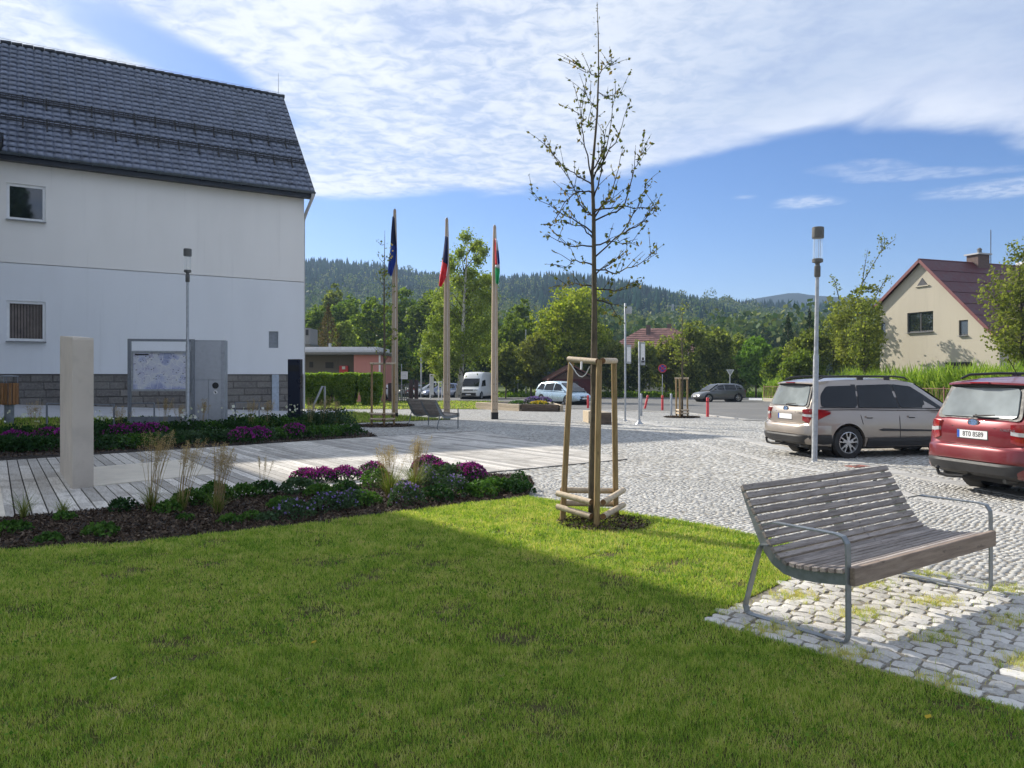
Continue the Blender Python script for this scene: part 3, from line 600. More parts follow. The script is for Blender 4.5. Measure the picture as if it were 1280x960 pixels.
for j in range(-2, 29):
    a = -1.2+rr.uniform(-.08, .08); 
    while a < 9:
        l = rr.uniform(.10, .175); p = Vector((1.26, 5.12, 0))+dB*(.06+j*.112+.02*math.sin(a*2))+dA*(a+l/2); a += l+.014
        if pip(np.array([p.x]), np.array([p.y]), PATCH)[0] and seen(p.x, p.y, .9): stones.append((p, l))
stones.sort(key=lambda q: q[0].y+(50 if not seen(q[0].x, q[0].y, .1) else 0)); rest = stones[300:]
for p, l in stones[:300]:
    o = bpy.data.objects.new('sett', rr.choice(SM)); C.objects.link(o); o.parent = patch_base
    o.location = (p.x, p.y, -SL*p.y-.025+rr.uniform(-.004, .004)); o.rotation_euler = (rr.uniform(-.05, .05), rr.uniform(-.05, .05), math.atan2(dA.y, dA.x)+rr.uniform(-.10, .10)); o.scale = (l, .104*rr.uniform(.86, 1.06), .085)
if rest:
    bm = bmesh.new()
    for p, l in rest:
        m_ = rr.choice(SM).copy(); m_.transform(Matrix.Translation((p.x, p.y, -SL*p.y-.029)) @ Matrix.Rotation(math.atan2(dA.y, dA.x)+rr.uniform(-.07, .07), 4, 'Z') @ Matrix.Diagonal((l, .104, .085, 1))); bm.from_mesh(m_)
    me = bpy.data.meshes.new('far_sett'); bm.to_mesh(me); bm.free(); tag(meshobj('far_setts', me, MT['bigsett'], patch_base), kind='stuff')
# ------------------------------------------------------------------ timber deck: every board a piece
def clip_poly(poly, a, b, c):                     # keep a*x+b*y<=c
    out_ = []
    for i in range(len(poly)):
        p, q = poly[i], poly[(i+1) % len(poly)]; dp, dq = a*p[0]+b*p[1]-c, a*q[0]+b*q[1]-c
        if dp <= 0: out_.append(p)
        if (dp < 0) != (dq < 0) and dp != dq: t = dp/(dp-dq); out_.append((p[0]+(q[0]-p[0])*t, p[1]+(q[1]-p[1])*t))
    return out_
deck = poly_sheet('deck', DECK, MT['mulchbase'], .012, kind='structure')
COLN = dict(x0=(90.6, 614), x1=(117, 610.6))
n_b = 0
vdir = Vector((.558, -.83)).normalized(); wdir = Vector((-vdir.y, vdir.x))      # boards run along vdir
ww = [wdir.dot(Vector(p)) for p in DECK]; vv = [vdir.dot(Vector(p)) for p in DECK]; rb = random.Random(9)
s = min(ww)
while s < max(ww):
    s0, s1 = s+.006, s+.159; s += .170
    t = min(vv)-rb.uniform(0, 3.6)
    while t < max(vv):
        l = 3.9; t0, t1 = t+.003, t+l-.003; t += l
        corners = [vdir*t0+wdir*s0, vdir*t1+wdir*s0, vdir*t1+wdir*s1, vdir*t0+wdir*s1]; pl = [(c.x, c.y) for c in corners]
        for i in range(len(DECK)):
            p, q = Vector(DECK[i]), Vector(DECK[(i+1) % len(DECK)]); nrm = Vector((-(q-p).y, (q-p).x)); nrm.normalize()
            if nrm.dot(Vector((-5, 14))-p) > 0: nrm = -nrm
            pl = clip_poly(pl, nrm.x, nrm.y, nrm.dot(p))
            if len(pl) < 3: break
        if len(pl) < 3: continue
        cx_ = sum(p[0] for p in pl)/len(pl); cy_ = sum(p[1] for p in pl)/len(pl)
        if not seen(cx_, cy_, 1.5): continue
        zc = .030+rb.uniform(-.0015, .0015); oc = Vector((cx_, cy_, -SL*cy_)); ang = math.atan2(vdir.y, vdir.x)-math.pi/2
        rot = Matrix.Rotation(-ang, 3, 'Z')
        loc_ = [rot @ (Vector((p[0], p[1], -SL*p[1]))-oc) for p in pl]
        m = MB(); m.loft([[(q.x, q.y, q.z+.014) for q in loc_], [(q.x, q.y, q.z+zc-.003) for q in loc_], [(q.x*.97 if abs(q.x) > .06 else q.x, q.y*.9995, q.z+zc) for q in loc_]])
        o = m.build('board', MT['deck'], deck); o.location = oc; o.rotation_euler = (0, 0, ang); n_b += 1
print('boards', n_b)
# ------------------------------------------------------------------ standing stone and stone slabs let into the deck
mb = MB(); b_ = [G(90.6, 614), G(117, 610.6)]; Lc = 2.6; vd3 = Vector((vdir.x, vdir.y, 0)); b_ += [b_[1]-vd3*Lc, b_[0]-vd3*Lc]
ct = sum(b_, Vector())/4; hs = [CH+(HY-421.5)/F*b_[0].y, CH+(HY-422.5)/F*b_[1].y, CH+(HY-420.5)/F*b_[2].y, CH+(HY-420)/F*b_[3].y]
st = thing('standing_stone', 'tall pale stone slab standing upright on the deck', 'monument', (ct.x, ct.y, gz(ct.y)))
rings = []
for k, ins in ((0, 0), (.5, 0), (.985, 0), (1, .012)):
    ring = []
    for p, h in zip(b_, hs):
        q = p+(ct-p).normalized()*ins; ring.append(Vector((q.x, q.y, p.z+(h-p.z)*k))-Vector((ct.x, ct.y, gz(ct.y))))
    rings.append(ring)
MB().loft(rings).build('slab', MT['sandstone'], st)
def flat_stone(label, pts, h=.045):
    c = sum(pts, Vector())/len(pts); o = MB().loft([[p-c+Vector((0, 0, .0)) for p in pts], [p-c+Vector((0, 0, h)) for p in pts]]).build('stone_slab', MT['slabstone']); o.location = c; tag(o, label, 'stone slab')
a0 = b_[1]+Vector((.004, 0, 0)); uu = (G(273, 595)-G(117, 611.5)); flat_stone('pale flat stone slab let into the deck beside the standing stone', [a0, a0+uu, a0+uu-vd3*Lc, a0-vd3*Lc])
flat_stone('pale flat stone slab at the left end of the deck', [G(-60, 655), G(7, 650), G(0, 610), G(-70, 612)])
# ------------------------------------------------------------------ lawn blades, weeds between the setts, bark chips
def blades(n, region, hgt, wid, ylo, yhi, rng, zoff=.01, lean=.75, mask=None):
    out_x, out_y = [], []; tot = 0
    xs = [p[0] for p in region]
    while tot < n:
        y = np.sqrt(rng.uniform(ylo**2, yhi**2, n)); x = rng.uniform(-.78, .78, n)*y+rng.uniform(-.4, .4, n); k = pip(x, y, region)
        if mask is not None: k &= mask(x, y, rng)
        out_x.append(x[k]); out_y.append(y[k]); tot += k.sum()
        if k.sum() < 5: break
    x = np.concatenate(out_x)[:n]; y = np.concatenate(out_y)[:n]; n = len(x)
    den = .5+.5*np.sin(x*5.1+1.3*np.sin(y*4))*np.sin(y*6.3+x*2); h = hgt*rng.uniform(.45, 1.25, n)*(.75+.45*den); th = rng.uniform(0, 6.28, n); la = rng.uniform(0, 6.28, n); ln = lean*rng.uniform(.1, 1.3, n)
    dx, dy = np.cos(th)*wid/2, np.sin(th)*wid/2; V = np.empty((n, 5, 3), np.float32); z = -SL*y+zoff
    for q, (k, s_, e) in enumerate(((0, -1, 0), (0, 1, 0), (.55, .8, .3), (.55, -.8, .3), (1, 0, 1))):
        V[:, q, 0] = x+dx*s_+np.cos(la)*ln*h*e; V[:, q, 1] = y+dy*s_+np.sin(la)*ln*h*e; V[:, q, 2] = z+h*k*np.sqrt(np.clip(1-(ln*.5)**2, .2, 1))
    b = np.arange(n)[:, None]*5; tri = np.concatenate([b+np.array((0, 1, 2)), b+np.array((0, 2, 3)), b+np.array((3, 2, 4))]); return V.reshape(-1, 3), tri
def blade_obj(name, parts, mat, **tags):
    V, T, k = [], [], 0
    for v, t in parts: V.append(v); T.append(t+k); k += len(v)
    return tag(meshobj(name, np_mesh(name, np.concatenate(V), np.concatenate(T)), mat), **tags)
rg = np.random.default_rng(21)
def patchy(x, y):
    return np.sin(x*3.1+1.9*np.sin(y*2.3))*np.sin(y*3.7+1.5*np.sin(x*2.9))+.6*np.sin(x*9.3+y*4.1+2*np.sin(y*5))*np.sin(y*11.7-x*3.3)+.4*np.sin(x*27+y*13)*np.sin(y*31-x*9)
bald = lambda x, y, r: r.uniform(0, 1, x.shape) < np.clip(1.05-.55*np.clip(patchy(x, y)-.35, 0, 1)*1.6, .18, 1)
blade_obj('lawn_grass', [blades(225000, LAWN, .031, .0027, 2.35, 4.6, rg, mask=bald), blades(150000, LAWN, .034, .0044, 4.5, 7.2, rg, mask=bald), blades(80000, LAWN, .040, .0070, 7.1, 10.6, rg, mask=bald)], MT['grass'], label='mown green lawn filling the foreground', cat='lawn', kind='stuff')
rs_ = np.random.default_rng(19); n_ = 26000; y_ = np.sqrt(rs_.uniform(2.7**2, 8**2, n_)); x_ = rs_.uniform(-.7, .7, n_)*y_; k_ = pip(x_, y_, LAWN) & (np.sin(x_*4.3+2*np.sin(y_*1.7))*np.sin(y_*5.1-x_) > rs_.uniform(-.2, 1.2, n_)); x_, y_ = x_[k_], y_[k_]
v_, f_ = leaf_quads(np.stack([x_, y_, -SL*y_+.02+rs_.uniform(0, .018, len(x_))], 1), .016, rng=rs_, up=.8, aspect=.9)
tag(meshobj('clover', np_mesh('clover', v_, f_), leafmat('clover_leaves', [(.05, .13, .015), (.10, .23, .025), (.17, .32, .04)], .3, wscale=3)), 'small clover leaves scattered through the lawn', 'clover', kind='stuff')
rs_ = np.random.default_rng(9); n_ = 9000; y_ = np.sqrt(rs_.uniform(2.8**2, 9.5**2, n_*3)); x_ = rs_.uniform(-.7, .7, n_*3)*y_; k_ = pip(x_, y_, LAWN) & (rs_.uniform(0, 1, n_*3) < np.clip(.12+.8*(patchy(x_, y_)-.1), .04, 1)); x_, y_ = x_[k_][:n_], y_[k_][:n_]
v_, f_ = leaf_quads(np.stack([x_, y_, -SL*y_+.014+rs_.uniform(0, .028, len(x_))], 1), .034, rng=rs_, up=.75, aspect=.07)
tag(meshobj('dry_thatch', np_mesh('dry_thatch', v_, f_), leafmat('dry_straw', [(.14, .10, .05), (.30, .23, .12), (.50, .42, .26)], .2, wscale=3)), 'dry straw and thatch lying in the lawn', 'thatch', kind='stuff')
wm = lambda x, y, r: (np.sin(x*7.1+y*4.3)+np.sin(y*11-x*5.1)+1.2*np.sin(x*33+y*27)*np.sin(y*37-x*29) > 1.35) | (r.uniform(0, 1, x.shape) < .02)
blade_obj('paving_weeds', [blades(11000, PATCH, .050, .0032, 3.3, 6.9, rg, .0, .8, wm)], mat_grass('dry_weeds', .30), label='tufts of dry grass growing between the granite setts', cat='weeds', kind='stuff')
blade_obj('strip_grass', [blades(26000, VERGE, .10, .035, 44, 68, rg, .01)], MT['grass'], label='bright grass strip between the square and the car park', cat='grass', kind='stuff')
def chips(name, region, n, label, size=.035, zo=.02, circ=None, ylo=6, yhi=30):
    rng = np.random.default_rng(len(label)); y = rng.uniform(ylo, yhi, n*6); x = rng.uniform(-.75, .3, n*6)*y
    if circ: a = rng.uniform(0, 6.28, n); r_ = circ[2]*np.sqrt(rng.uniform(0, 1, n)); x = circ[0]+r_*np.cos(a); y = circ[1]+r_*np.sin(a)
    else: k = pip(x, y, region); x, y = x[k][:n], y[k][:n]
    c = np.stack([x, y, -SL*y+zo+rng.uniform(0, .03, len(x))], 1); v, f = leaf_quads(c, size, rng=rng, up=.2, jit=.6, aspect=.35)
    return tag(meshobj(name, np_mesh(name, v, f), L_MULCH), label, 'mulch', kind='stuff')
chips('bark_mulch', FBED, 26000, 'dark bark mulch covering the flower bed beside the lawn', .04, ylo=6, yhi=14)
chips('bark_mulch', RBED, 12000, 'dark bark mulch covering the flower bed behind the deck', .06, ylo=10, yhi=29)
# ------------------------------------------------------------------ buildings
def wall_holes(mb, x0, x1, z0, z1, holes, y=0.0, depth=.18):
    xs = sorted({x0, x1, *[h[0] for h in holes], *[h[1] for h in holes]}); zs = sorted({z0, z1, *[h[2] for h in holes], *[h[3] for h in holes]})
    for a, b in zip(xs, xs[1:]):
        for c, d in zip(zs, zs[1:]):
            mx_, mz_ = (a+b)/2, (c+d)/2
            if any(h[0] < mx_ < h[1] and h[2] < mz_ < h[3] for h in holes): continue
            mb.add([(a, y, c), (b, y, c), (b, y, d), (a, y, d)], [(0, 1, 2, 3)])
    for (a, b, c, d) in holes:
        mb.add([(a, y, c), (b, y, c), (b, y, d), (a, y, d), (a, y+depth, c), (b, y+depth, c), (b, y+depth, d), (a, y+depth, d)], [(0, 1, 5, 4), (1, 2, 6, 5), (2, 3, 7, 6), (3, 0, 4, 7)])
def window(parent, x0, x1, z0, z1, y, frame_mat, fw=.07, mull=(), trans=(), glass=None, sill=True, label=None):
    m = MB(); d = .06
    m.bbox(x0, x1, y, y+d, z0, z0+fw); m.bbox(x0, x1, y, y+d, z1-fw, z1); m.bbox(x0, x0+fw, y, y+d, z0+fw, z1-fw); m.bbox(x1-fw, x1, y, y+d, z0+fw, z1-fw)
    for q in mull: m.bbox(q-fw*.6, q+fw*.6, y+.003, y+d, z0+fw, z1-fw)
    for q in trans: m.bbox(x0+fw, x1-fw, y+.003, y+d, q-fw*.5, q+fw*.5)
    w_ = m.build('window', frame_mat, parent, bevel=.006)
    if label: w_['label'] = label
    cuts = [x0+fw]+list(mull)+[x1-fw]
    for a, b in zip(cuts, cuts[1:]): MB().bbox(a, b, y+.03, y+.042, z0+fw, z1-fw).build('pane', glass or MT['glass'], w_)
    if sill: MB().box(((x0+x1)/2, y-.10, z0-.02), (x1-x0+.04, .26, .03), rx=R(6)).build('sill', MT['sill'], w_)
    return w_
BC = Vector((-9.47, 35, 0)); BU = Vector((.843, .537, 0)).normalized(); BANG = math.atan2(BU.y, BU.x)
def wl(px, py):
    r = (px-CX)/F; t = (r*BC.y-BC.x)/(BU.x-BU.y*r); Y = BC.y+t*BU.y; return t, CH+(HY-py)/F*Y
tb = thing('municipal_building', 'white two-storey building with dark tiled roof and stone plinth', 'building', (BC.x, BC.y, 0), BANG)
wu = wl(8, 223)+wl(57, 278); wlw = wl(8, 372)+wl(57, 427); nich = wl(336, 414)+wl(348, 435)
H_U = (wu[0], wu[2], wu[3]+.0, wu[1]-.15); H_L = (wlw[0], wlw[2], wlw[3], wlw[1]-.1); H_N = (nich[0], nich[2], nich[3], nich[1])
ZB, ZM, ZE = 1.68, 5.86, 10.0
m = MB(); wall_holes(m, -34, 0, ZM+.02, ZE, [H_U], -.015); m.add([(0, -.015, ZM+.02), (0, 9, ZM+.02), (0, 9, ZE), (0, 4.5, 15.3), (0, -.015, ZE)], [(0, 1, 2, 3, 4)]); m.add([(-34, -.015, ZM+.02), (0, -.015, ZM+.02), (0, 0, ZM+.02), (-34, 0, ZM+.02)], [(0, 1, 2, 3)])
m.add([(-34, 9, 1), (0, 9, 1), (0, 9, ZE), (-34, 9, ZE)], [(0, 1, 2, 3)]); m.add([(-34, -.03, 1), (-34, 9, 1), (-34, 9, ZE), (-34, 4.5, 15.3), (-34, -.03, ZE)], [(0, 1, 2, 3, 4)])
m.build('upper_wall', MT['plaster'], tb)
m = MB(); wall_holes(m, -34, -.0, ZB, ZM, [H_L, H_N], 0); m.add([(-.0, 0, ZB), (-.0, 9, ZB), (-.0, 9, ZM+.02), (-.0, 0, ZM+.02)], [(0, 1, 2, 3)]); m.add([(-34, 0, ZB), (0, 0, ZB), (0, .1, ZB), (-34, .1, ZB)], [(0, 1, 2, 3)])
m.build('lower_wall', MT['plaster2'], tb)
MB().bbox(-34, -.06, .10, 8.9, -1, ZB+.01).build('plinth_wall', MT['mortar'], tb)
rq = random.Random(4)
def gzw(t): return .55*min(1, max(0, -t/11.5))
for r_ in range(6):
    z1 = ZB-.03-r_*.30; z0 = z1-.285; x = -12.3+rq.uniform(0, .4)
    while x < -.1:
        l = rq.choice((.55, .72, .85, 1.0)); e = min(x+l, -.06)
        if z1 > gzw((x+e)/2)-.1 and e-x > .12:
            pr = rq.uniform(.02, .055); a, b, c, d = x+.008, e-.008, max(z0, gzw(e)-.15)+.006, z1-.006
            bm_ = MB(); bm_.loft([[(a, .11, c), (b, .11, c), (b, .11, d), (a, .11, d)], [(a, .10-pr*.3, c), (b, .10-pr*.3, c), (b, .10-pr*.3, d), (a, .10-pr*.3, d)], [(a+.035, .10-pr, c+.03), (b-.03, .10-pr*rq.uniform(.6, 1.1), c+.035), (b-.035, .10-pr, d-.03), (a+.03, .10-pr*rq.uniform(.6, 1.1), d-.035)]])
            bm_.build('stone_block', MT['plinth'], tb)
        x = e
        if x >= -.07: break
m = MB()
for r_ in range(5):
    for k in range(24): m.bbox(-34+k*.9+.01, -34+k*.9+.89, .06, .12, ZB-.32-r_*.30, ZB-.04-r_*.30)
m.build('far_stone_blocks', MT['plinth'], tb, kind='stuff')
window(tb, H_U[0], H_U[1], H_U[2], H_U[3], .06, MT['pvc'], .10, label='upper window with white frame reflecting trees')
gl2 = mat_clear('tinted_pane', (.05, .05, .05), .22)
w2 = window(tb, H_L[0], H_L[1], H_L[2], H_L[3], .06, MT['pvc'], .10, glass=gl2, label='ground floor window with vertical blinds')
m = MB(); x = H_L[0]+.1
while x < H_L[1]-.12: m.box((x, .16, (H_L[2]+H_L[3])/2), (.085, .006, H_L[3]-H_L[2]-.1), rz=.35); x += .1
m.build('vertical_blinds', M('blind_fabric', (.46, .38, .34), .8, var=.15, scale=4), w2)
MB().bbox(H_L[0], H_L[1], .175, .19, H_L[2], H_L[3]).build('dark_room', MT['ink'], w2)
MB().bbox(H_N[0], H_N[1], .08, .1, H_N[2], H_N[3]).build('recess_panel', MT['greymetal'], tb)
t_, _ = wl(344.5, 490); MB().bbox(t_-.15, t_+.15, .0, .06, -.1, ZB-.02).build('flue_strip', M('pale_blue_strip', (.36, .42, .5), .5), tb)
# roof
RX0, RX1 = -34.4, .30; E0 = Vector((0, -.50, 9.92)); RG = Vector((0, 4.5, 15.72)); sl = (RG-E0); SLn = sl.length; sd = sl.normalized(); nrm = Vector((0, -sd.z, sd.y))
rows = 22; rp = SLn/rows; fr_ = np.array([0, .09, .18, .36, .6, .82, .93]); hh0 = np.array([-.050, -.030, .018, .036, .036, .022, -.012]); ntl = int((RX1-RX0)/.30)+1; xs = (RX0+.30*np.arange(ntl)[:, None]+.30*fr_[None, :]).ravel(); wave = np.tile(hh0, ntl); k_ = xs < RX1; xs = xs[k_]; wave = wave[k_]
V, Fq = [], []
for r_ in range(rows):
    for (ss, off) in ((r_*rp-.015, .045), (r_*rp-.012, .072), ((r_+1)*rp-.02, .010)):
        o_ = off+wave*(1 if off > .03 else .8); sc_ = ss-(.9*wave if off > .03 else 0)
        if off == .045: o_ = o_-.05
        V.append(np.stack([xs, E0.y+sd.y*sc_+nrm.y*o_, E0.z+sd.z*sc_+nrm.z*o_], 1))
nx = len(xs); V = np.concatenate(V); i = (np.arange(nx-1)[None, :]+nx*np.arange(rows*3-1)[:, None]).ravel(); Fq = np.stack([i, i+1, i+nx+1, i+nx], 1)
tag(meshobj('roof_tiles', np_mesh('roof_tiles', V, Fq), MT['roof'], tb), kind='stuff')
m = MB(); m.prism([(E0.y+.02, E0.z-.10), (RG.y, RG.z-.10), (9.5, E0.z-.12), (9.5, E0.z-.30), (RG.y, RG.z-.3), (E0.y+.02, E0.z-.30)], 'X', RX0, RX1-.02); m.build('roof_deck', MT['roofdark'], tb)
MB().prism([(RG.y, RG.z-.02), (9.5, E0.z-.03), (9.5, E0.z-.1), (RG.y, RG.z-.1)], 'X', RX0, RX1).build('rear_roof_slope', MT['roof'], tb)
m = MB(); m.bbox(RX0, RX1-.05, -.47, -.02, 9.66, 9.73); m.bbox(RX0, RX1-.05, -.49, -.46, 9.62, 9.86); m.build('eaves_soffit', MT['roofdark'], tb)
m = MB(); m.prism([(E0.y-.04, E0.z+.02), (RG.y, RG.z+.07), (RG.y, RG.z-.13), (E0.y-.04, E0.z-.2)], 'X', RX1, RX1+.035); m.build('verge_trim', MT['roofdark'], tb)
m = MB(); x = RX0
while x < RX1: 
    m.tube([(x, RG.y, RG.z+.03), (x+.39, RG.y, RG.z+.045)], [.10, .115], 8); x += .4
m.build('ridge_cap', MT['roofdark'], tb, smooth=True)
# gutter as open half round
rings = []
for x in (RX0, RX1+.03): rings.append([(x, -.60+.085*math.cos(a), 9.88+.085*math.sin(a)) for a in [math.pi*(1+k/8) for k in range(9)]]+[(x, -.60+.075*math.cos(a), 9.88+.075*math.sin(a)) for a in [math.pi*(2-k/8) for k in range(9)]])
g_ = MB().loft(rings).build('gutter', MT['gutter'], tb, smooth=True)
m = MB(); x = RX0+.3
while x < RX1: m.bar([(x, -.70, 9.9), (x, -.69, 9.79), (x, -.6, 9.775), (x, -.5, 9.82)], .03, .008, (1, 0, 0)); x += .8
m.build('gutter_brackets', MT['gutter'], g_)
m = MB(); m.tube([(.22, -.60, 9.80), (.22, -.60, 9.68), (.10, -.1, 9.1), (.10, .35, 8.8), (.10, .4, 8.6), (.10, .4, .1)], .075, 10); m.build('downpipe', M('light_downpipe', (.5, .5, .5), .5, .2), tb, smooth=True)
MB().tube([(.1, 4.5, 15.7), (.1, 4.5, 16.9)], [.016, .008], 6).build('lightning_rod', MT['galv'], tb)
m = MB(); m.tube([(RX0, 4.5, 15.92), (RX1, 4.5, 15.92)], .008, 4)
for k in range(30): m.tube([(RX1-.6-k*1.15, 4.5, 15.8), (RX1-.6-k*1.15, 4.5, 15.93)], .008, 4)
m.build('lightning_conductor', MT['galv'], tb)
for fr, lb in ((.43, 'upper row of snow guards'), (.24, 'lower row of snow guards')):
    m = MB(); b0 = E0+sd*SLn*fr+nrm*.12
    def pt(x, up, al=0): p = b0+Vector((x, 0, 0))+Vector((0, 0, up))+sd*al; return p
    for up in (.05, .13, .21): m.bar([pt(-20, up), pt(RX1-.1, up)], .04, .04, (0, 0, 1))
    x = -20
    while x < RX1-.1: m.bar([pt(x, .04), pt(x, .22)], .022, .022, (1, 0, 0)); x += .18
    x = -19.6
    while x < RX1-.1: m.bar([pt(x, .27), pt(x, .0), pt(x, -.0, -.34)], .06, .05, (1, 0, 0)); x += .80
    m.build('snow_guard', MT['ink'], tb, label=lb)
# unseen wing added left of view, its height and roof shaped for lawn shade
WING_H = 11.3; wk = Vector((.56, -.83, 0)).normalized(); wu_ = Vector((.83, .56, 0)).normalized()
wo = Vector((-19.75, 28.35, 0)); wg = thing('shade_wing', 'unseen white wing added left of the square to shade the lawn', 'building', (wo.x, wo.y, 0), math.atan2(wk.y, wk.x))
wh = [(2+i*3.2, 3.3+i*3.2, z, z+1.6) for i in range(4) for z in (2.2, 5.0, 7.8)]
WH2 = WING_H+3.4
m = MB(); wall_holes(m, -1, 17, -.6, WING_H, wh, 0, -.18); m.add([(5, 0, WING_H), (17, 0, WING_H), (17, 0, WH2)], [(0, 1, 2)])
m.add([(-1, -9, -.6), (17, -9, -.6), (17, -9, WH2), (5, -9, WING_H), (-1, -9, WING_H)], [(0, 1, 2, 3, 4)]); m.add([(17, -9, -.6), (17, 0, -.6), (17, 0, WH2), (17, -9, WH2)], [(0, 1, 2, 3)]); m.add([(-1, -9, -.6), (-1, 0, -.6), (-1, 0, WING_H), (-1, -9, WING_H)], [(0, 1, 2, 3)])
m.build('wall', MT['plaster'], wg)
MB().prism([(-1.2, WING_H-.02), (5, WING_H-.02), (17.2, WH2+.03), (17.2, WH2+.23), (5, WING_H+.18), (-1.2, WING_H+.18)], 'Y', -9.2, .12).build('roof', MT['roofdark'], wg)
for a, b, c, d in wh:
    fr = MB(); fr.bbox(a, b, -.17, -.12, c, c+.07); fr.bbox(a, b, -.17, -.12, d-.07, d); fr.bbox(a, a+.07, -.17, -.12, c+.07, d-.07); fr.bbox(b-.07, b, -.17, -.12, c+.07, d-.07)
    fo = fr.build('window', MT['pvc'], wg); MB().bbox(a+.07, b-.07, -.155, -.145, c+.07, d-.07).build('pane', MT['glass'], fo)
g_end = P(2.5, 170, 27.2); lg = wg.matrix_world
m = MB(); rel = Matrix.Rotation(-math.atan2(wk.y, wk.x), 3, 'Z') @ (g_end-wo)
m.bbox(-1.0, rel.x, .0, max(rel.y, .1), rel.z-.22, rel.z-.02); m.bbox(-1.0, rel.x, .0, max(rel.y, .1)+.05, rel.z-.02, rel.z+.12)
m.build('low_eave', MT['roofdark'], wg)

# ------------------------------------------------------------------ beige gabled house on the right
HA = Vector((26.73, 55.86, 0)); HB = Vector((29.93, 47.2, 0)); hg = (HB-HA).normalized(); HW = (HB-HA).length
hh = thing('gabled_house', 'beige rendered house with steep dark red roof and gable windows', 'house', HA, math.atan2(hg.y, hg.x))
def hl(px, py):
    r = (px-CX)/F; s_ = (r*HA.y-HA.x)/(hg.x-hg.y*r); Y = HA.y+s_*hg.y; return s_, CH+(HY-py)/F*Y
xa, za = hl(1152.5, 327); xr, zr = hl(1246, 424); xl, zl_ = hl(1101, 382)
prof = [(0, -.6), (HW, -.6), (HW, zr), (xa, za), (0, zl_)]
w1 = hl(1134, 391.5)+hl(1166.5, 414); w2_ = hl(1198.5, 400.5)+hl(1210, 419); w3 = hl(1181, 453)+hl(1215, 468); w4 = hl(1097.5, 404)+hl(1104.5, 417)
HOL = [(w1[0], w1[2], w1[3], w1[1]), (w2_[0], w2_[2], w2_[3], w2_[1]), (w3[0], w3[2], w3[3], w3[1]), (max(.06, w4[0]), max(.5, w4[2]), w4[3], w4[1])]
m = MB(); ztop = min(zr, zl_); wall_holes(m, 0, HW, -.6, max(h[3] for h in HOL)+.05, [h for h in HOL], 0, .16)
zc_ = max(h[3] for h in HOL)+.05
m.v, m.f = [], []
# gable as strips between heights, clipped to the sloping roof line
def roof_z(x): return zl_+(za-zl_)*x/xa if x < xa else za+(zr-za)*(x-xa)/(HW-xa)
xs_ = sorted({0, HW, xa, *[h[0] for h in HOL], *[h[1] for h in HOL]})
for a, b in zip(xs_, xs_[1:]):
    hs_ = sorted([(h[2], h[3]) for h in HOL if h[0] < (a+b)/2 < h[1]]); z = -.6
    for c, d in hs_: m.add([(a, 0, z), (b, 0, z), (b, 0, c), (a, 0, c)], [(0, 1, 2, 3)]); z = d
    m.add([(a, 0, z), (b, 0, z), (b, 0, roof_z(b)), (a, 0, roof_z(a))], [(0, 1, 2, 3)])
for (a, b, c, d) in HOL: m.add([(a, 0, c), (b, 0, c), (b, 0, d), (a, 0, d), (a, .16, c), (b, .16, c), (b, .16, d), (a, .16, d)], [(0, 1, 5, 4), (1, 2, 6, 5), (2, 3, 7, 6), (3, 0, 4, 7)])
HLn = 14.5
m.add([(HW, 0, -.6), (HW, HLn, -.6), (HW, HLn, zr), (HW, 0, zr)], [(0, 1, 2, 3)]); m.add([(0, 0, -.6), (0, HLn, -.6), (0, HLn, zl_), (0, 0, zl_)], [(0, 1, 2, 3)]); m.add([(p[0], HLn, p[1]) for p in prof], [(0, 1, 2, 3, 4)])
m.build('wall', MT['houseplaster'], hh)
dw = M('dark_window_frame', (.05, .05, .055), .5)
for h in HOL: window(hh, h[0], h[1], h[2], h[3], .08, dw, .08, mull=[(h[0]+h[1])/2] if h[1]-h[0] > 1 else ())
vt = hl(1153, 349.5); MB().prism([(vt[0]-.42, vt[1]-.40), (vt[0]+.42, vt[1]-.40), (vt[0], vt[1]+.12)], 'Y', -.03, -.005).build('gable_vent', dw, hh); MB().bbox(vt[0]-.55, vt[0]+.55, -.10, -.001, vt[1]-.48, vt[1]-.405).build('vent_sill', MT['houseplaster'], hh)
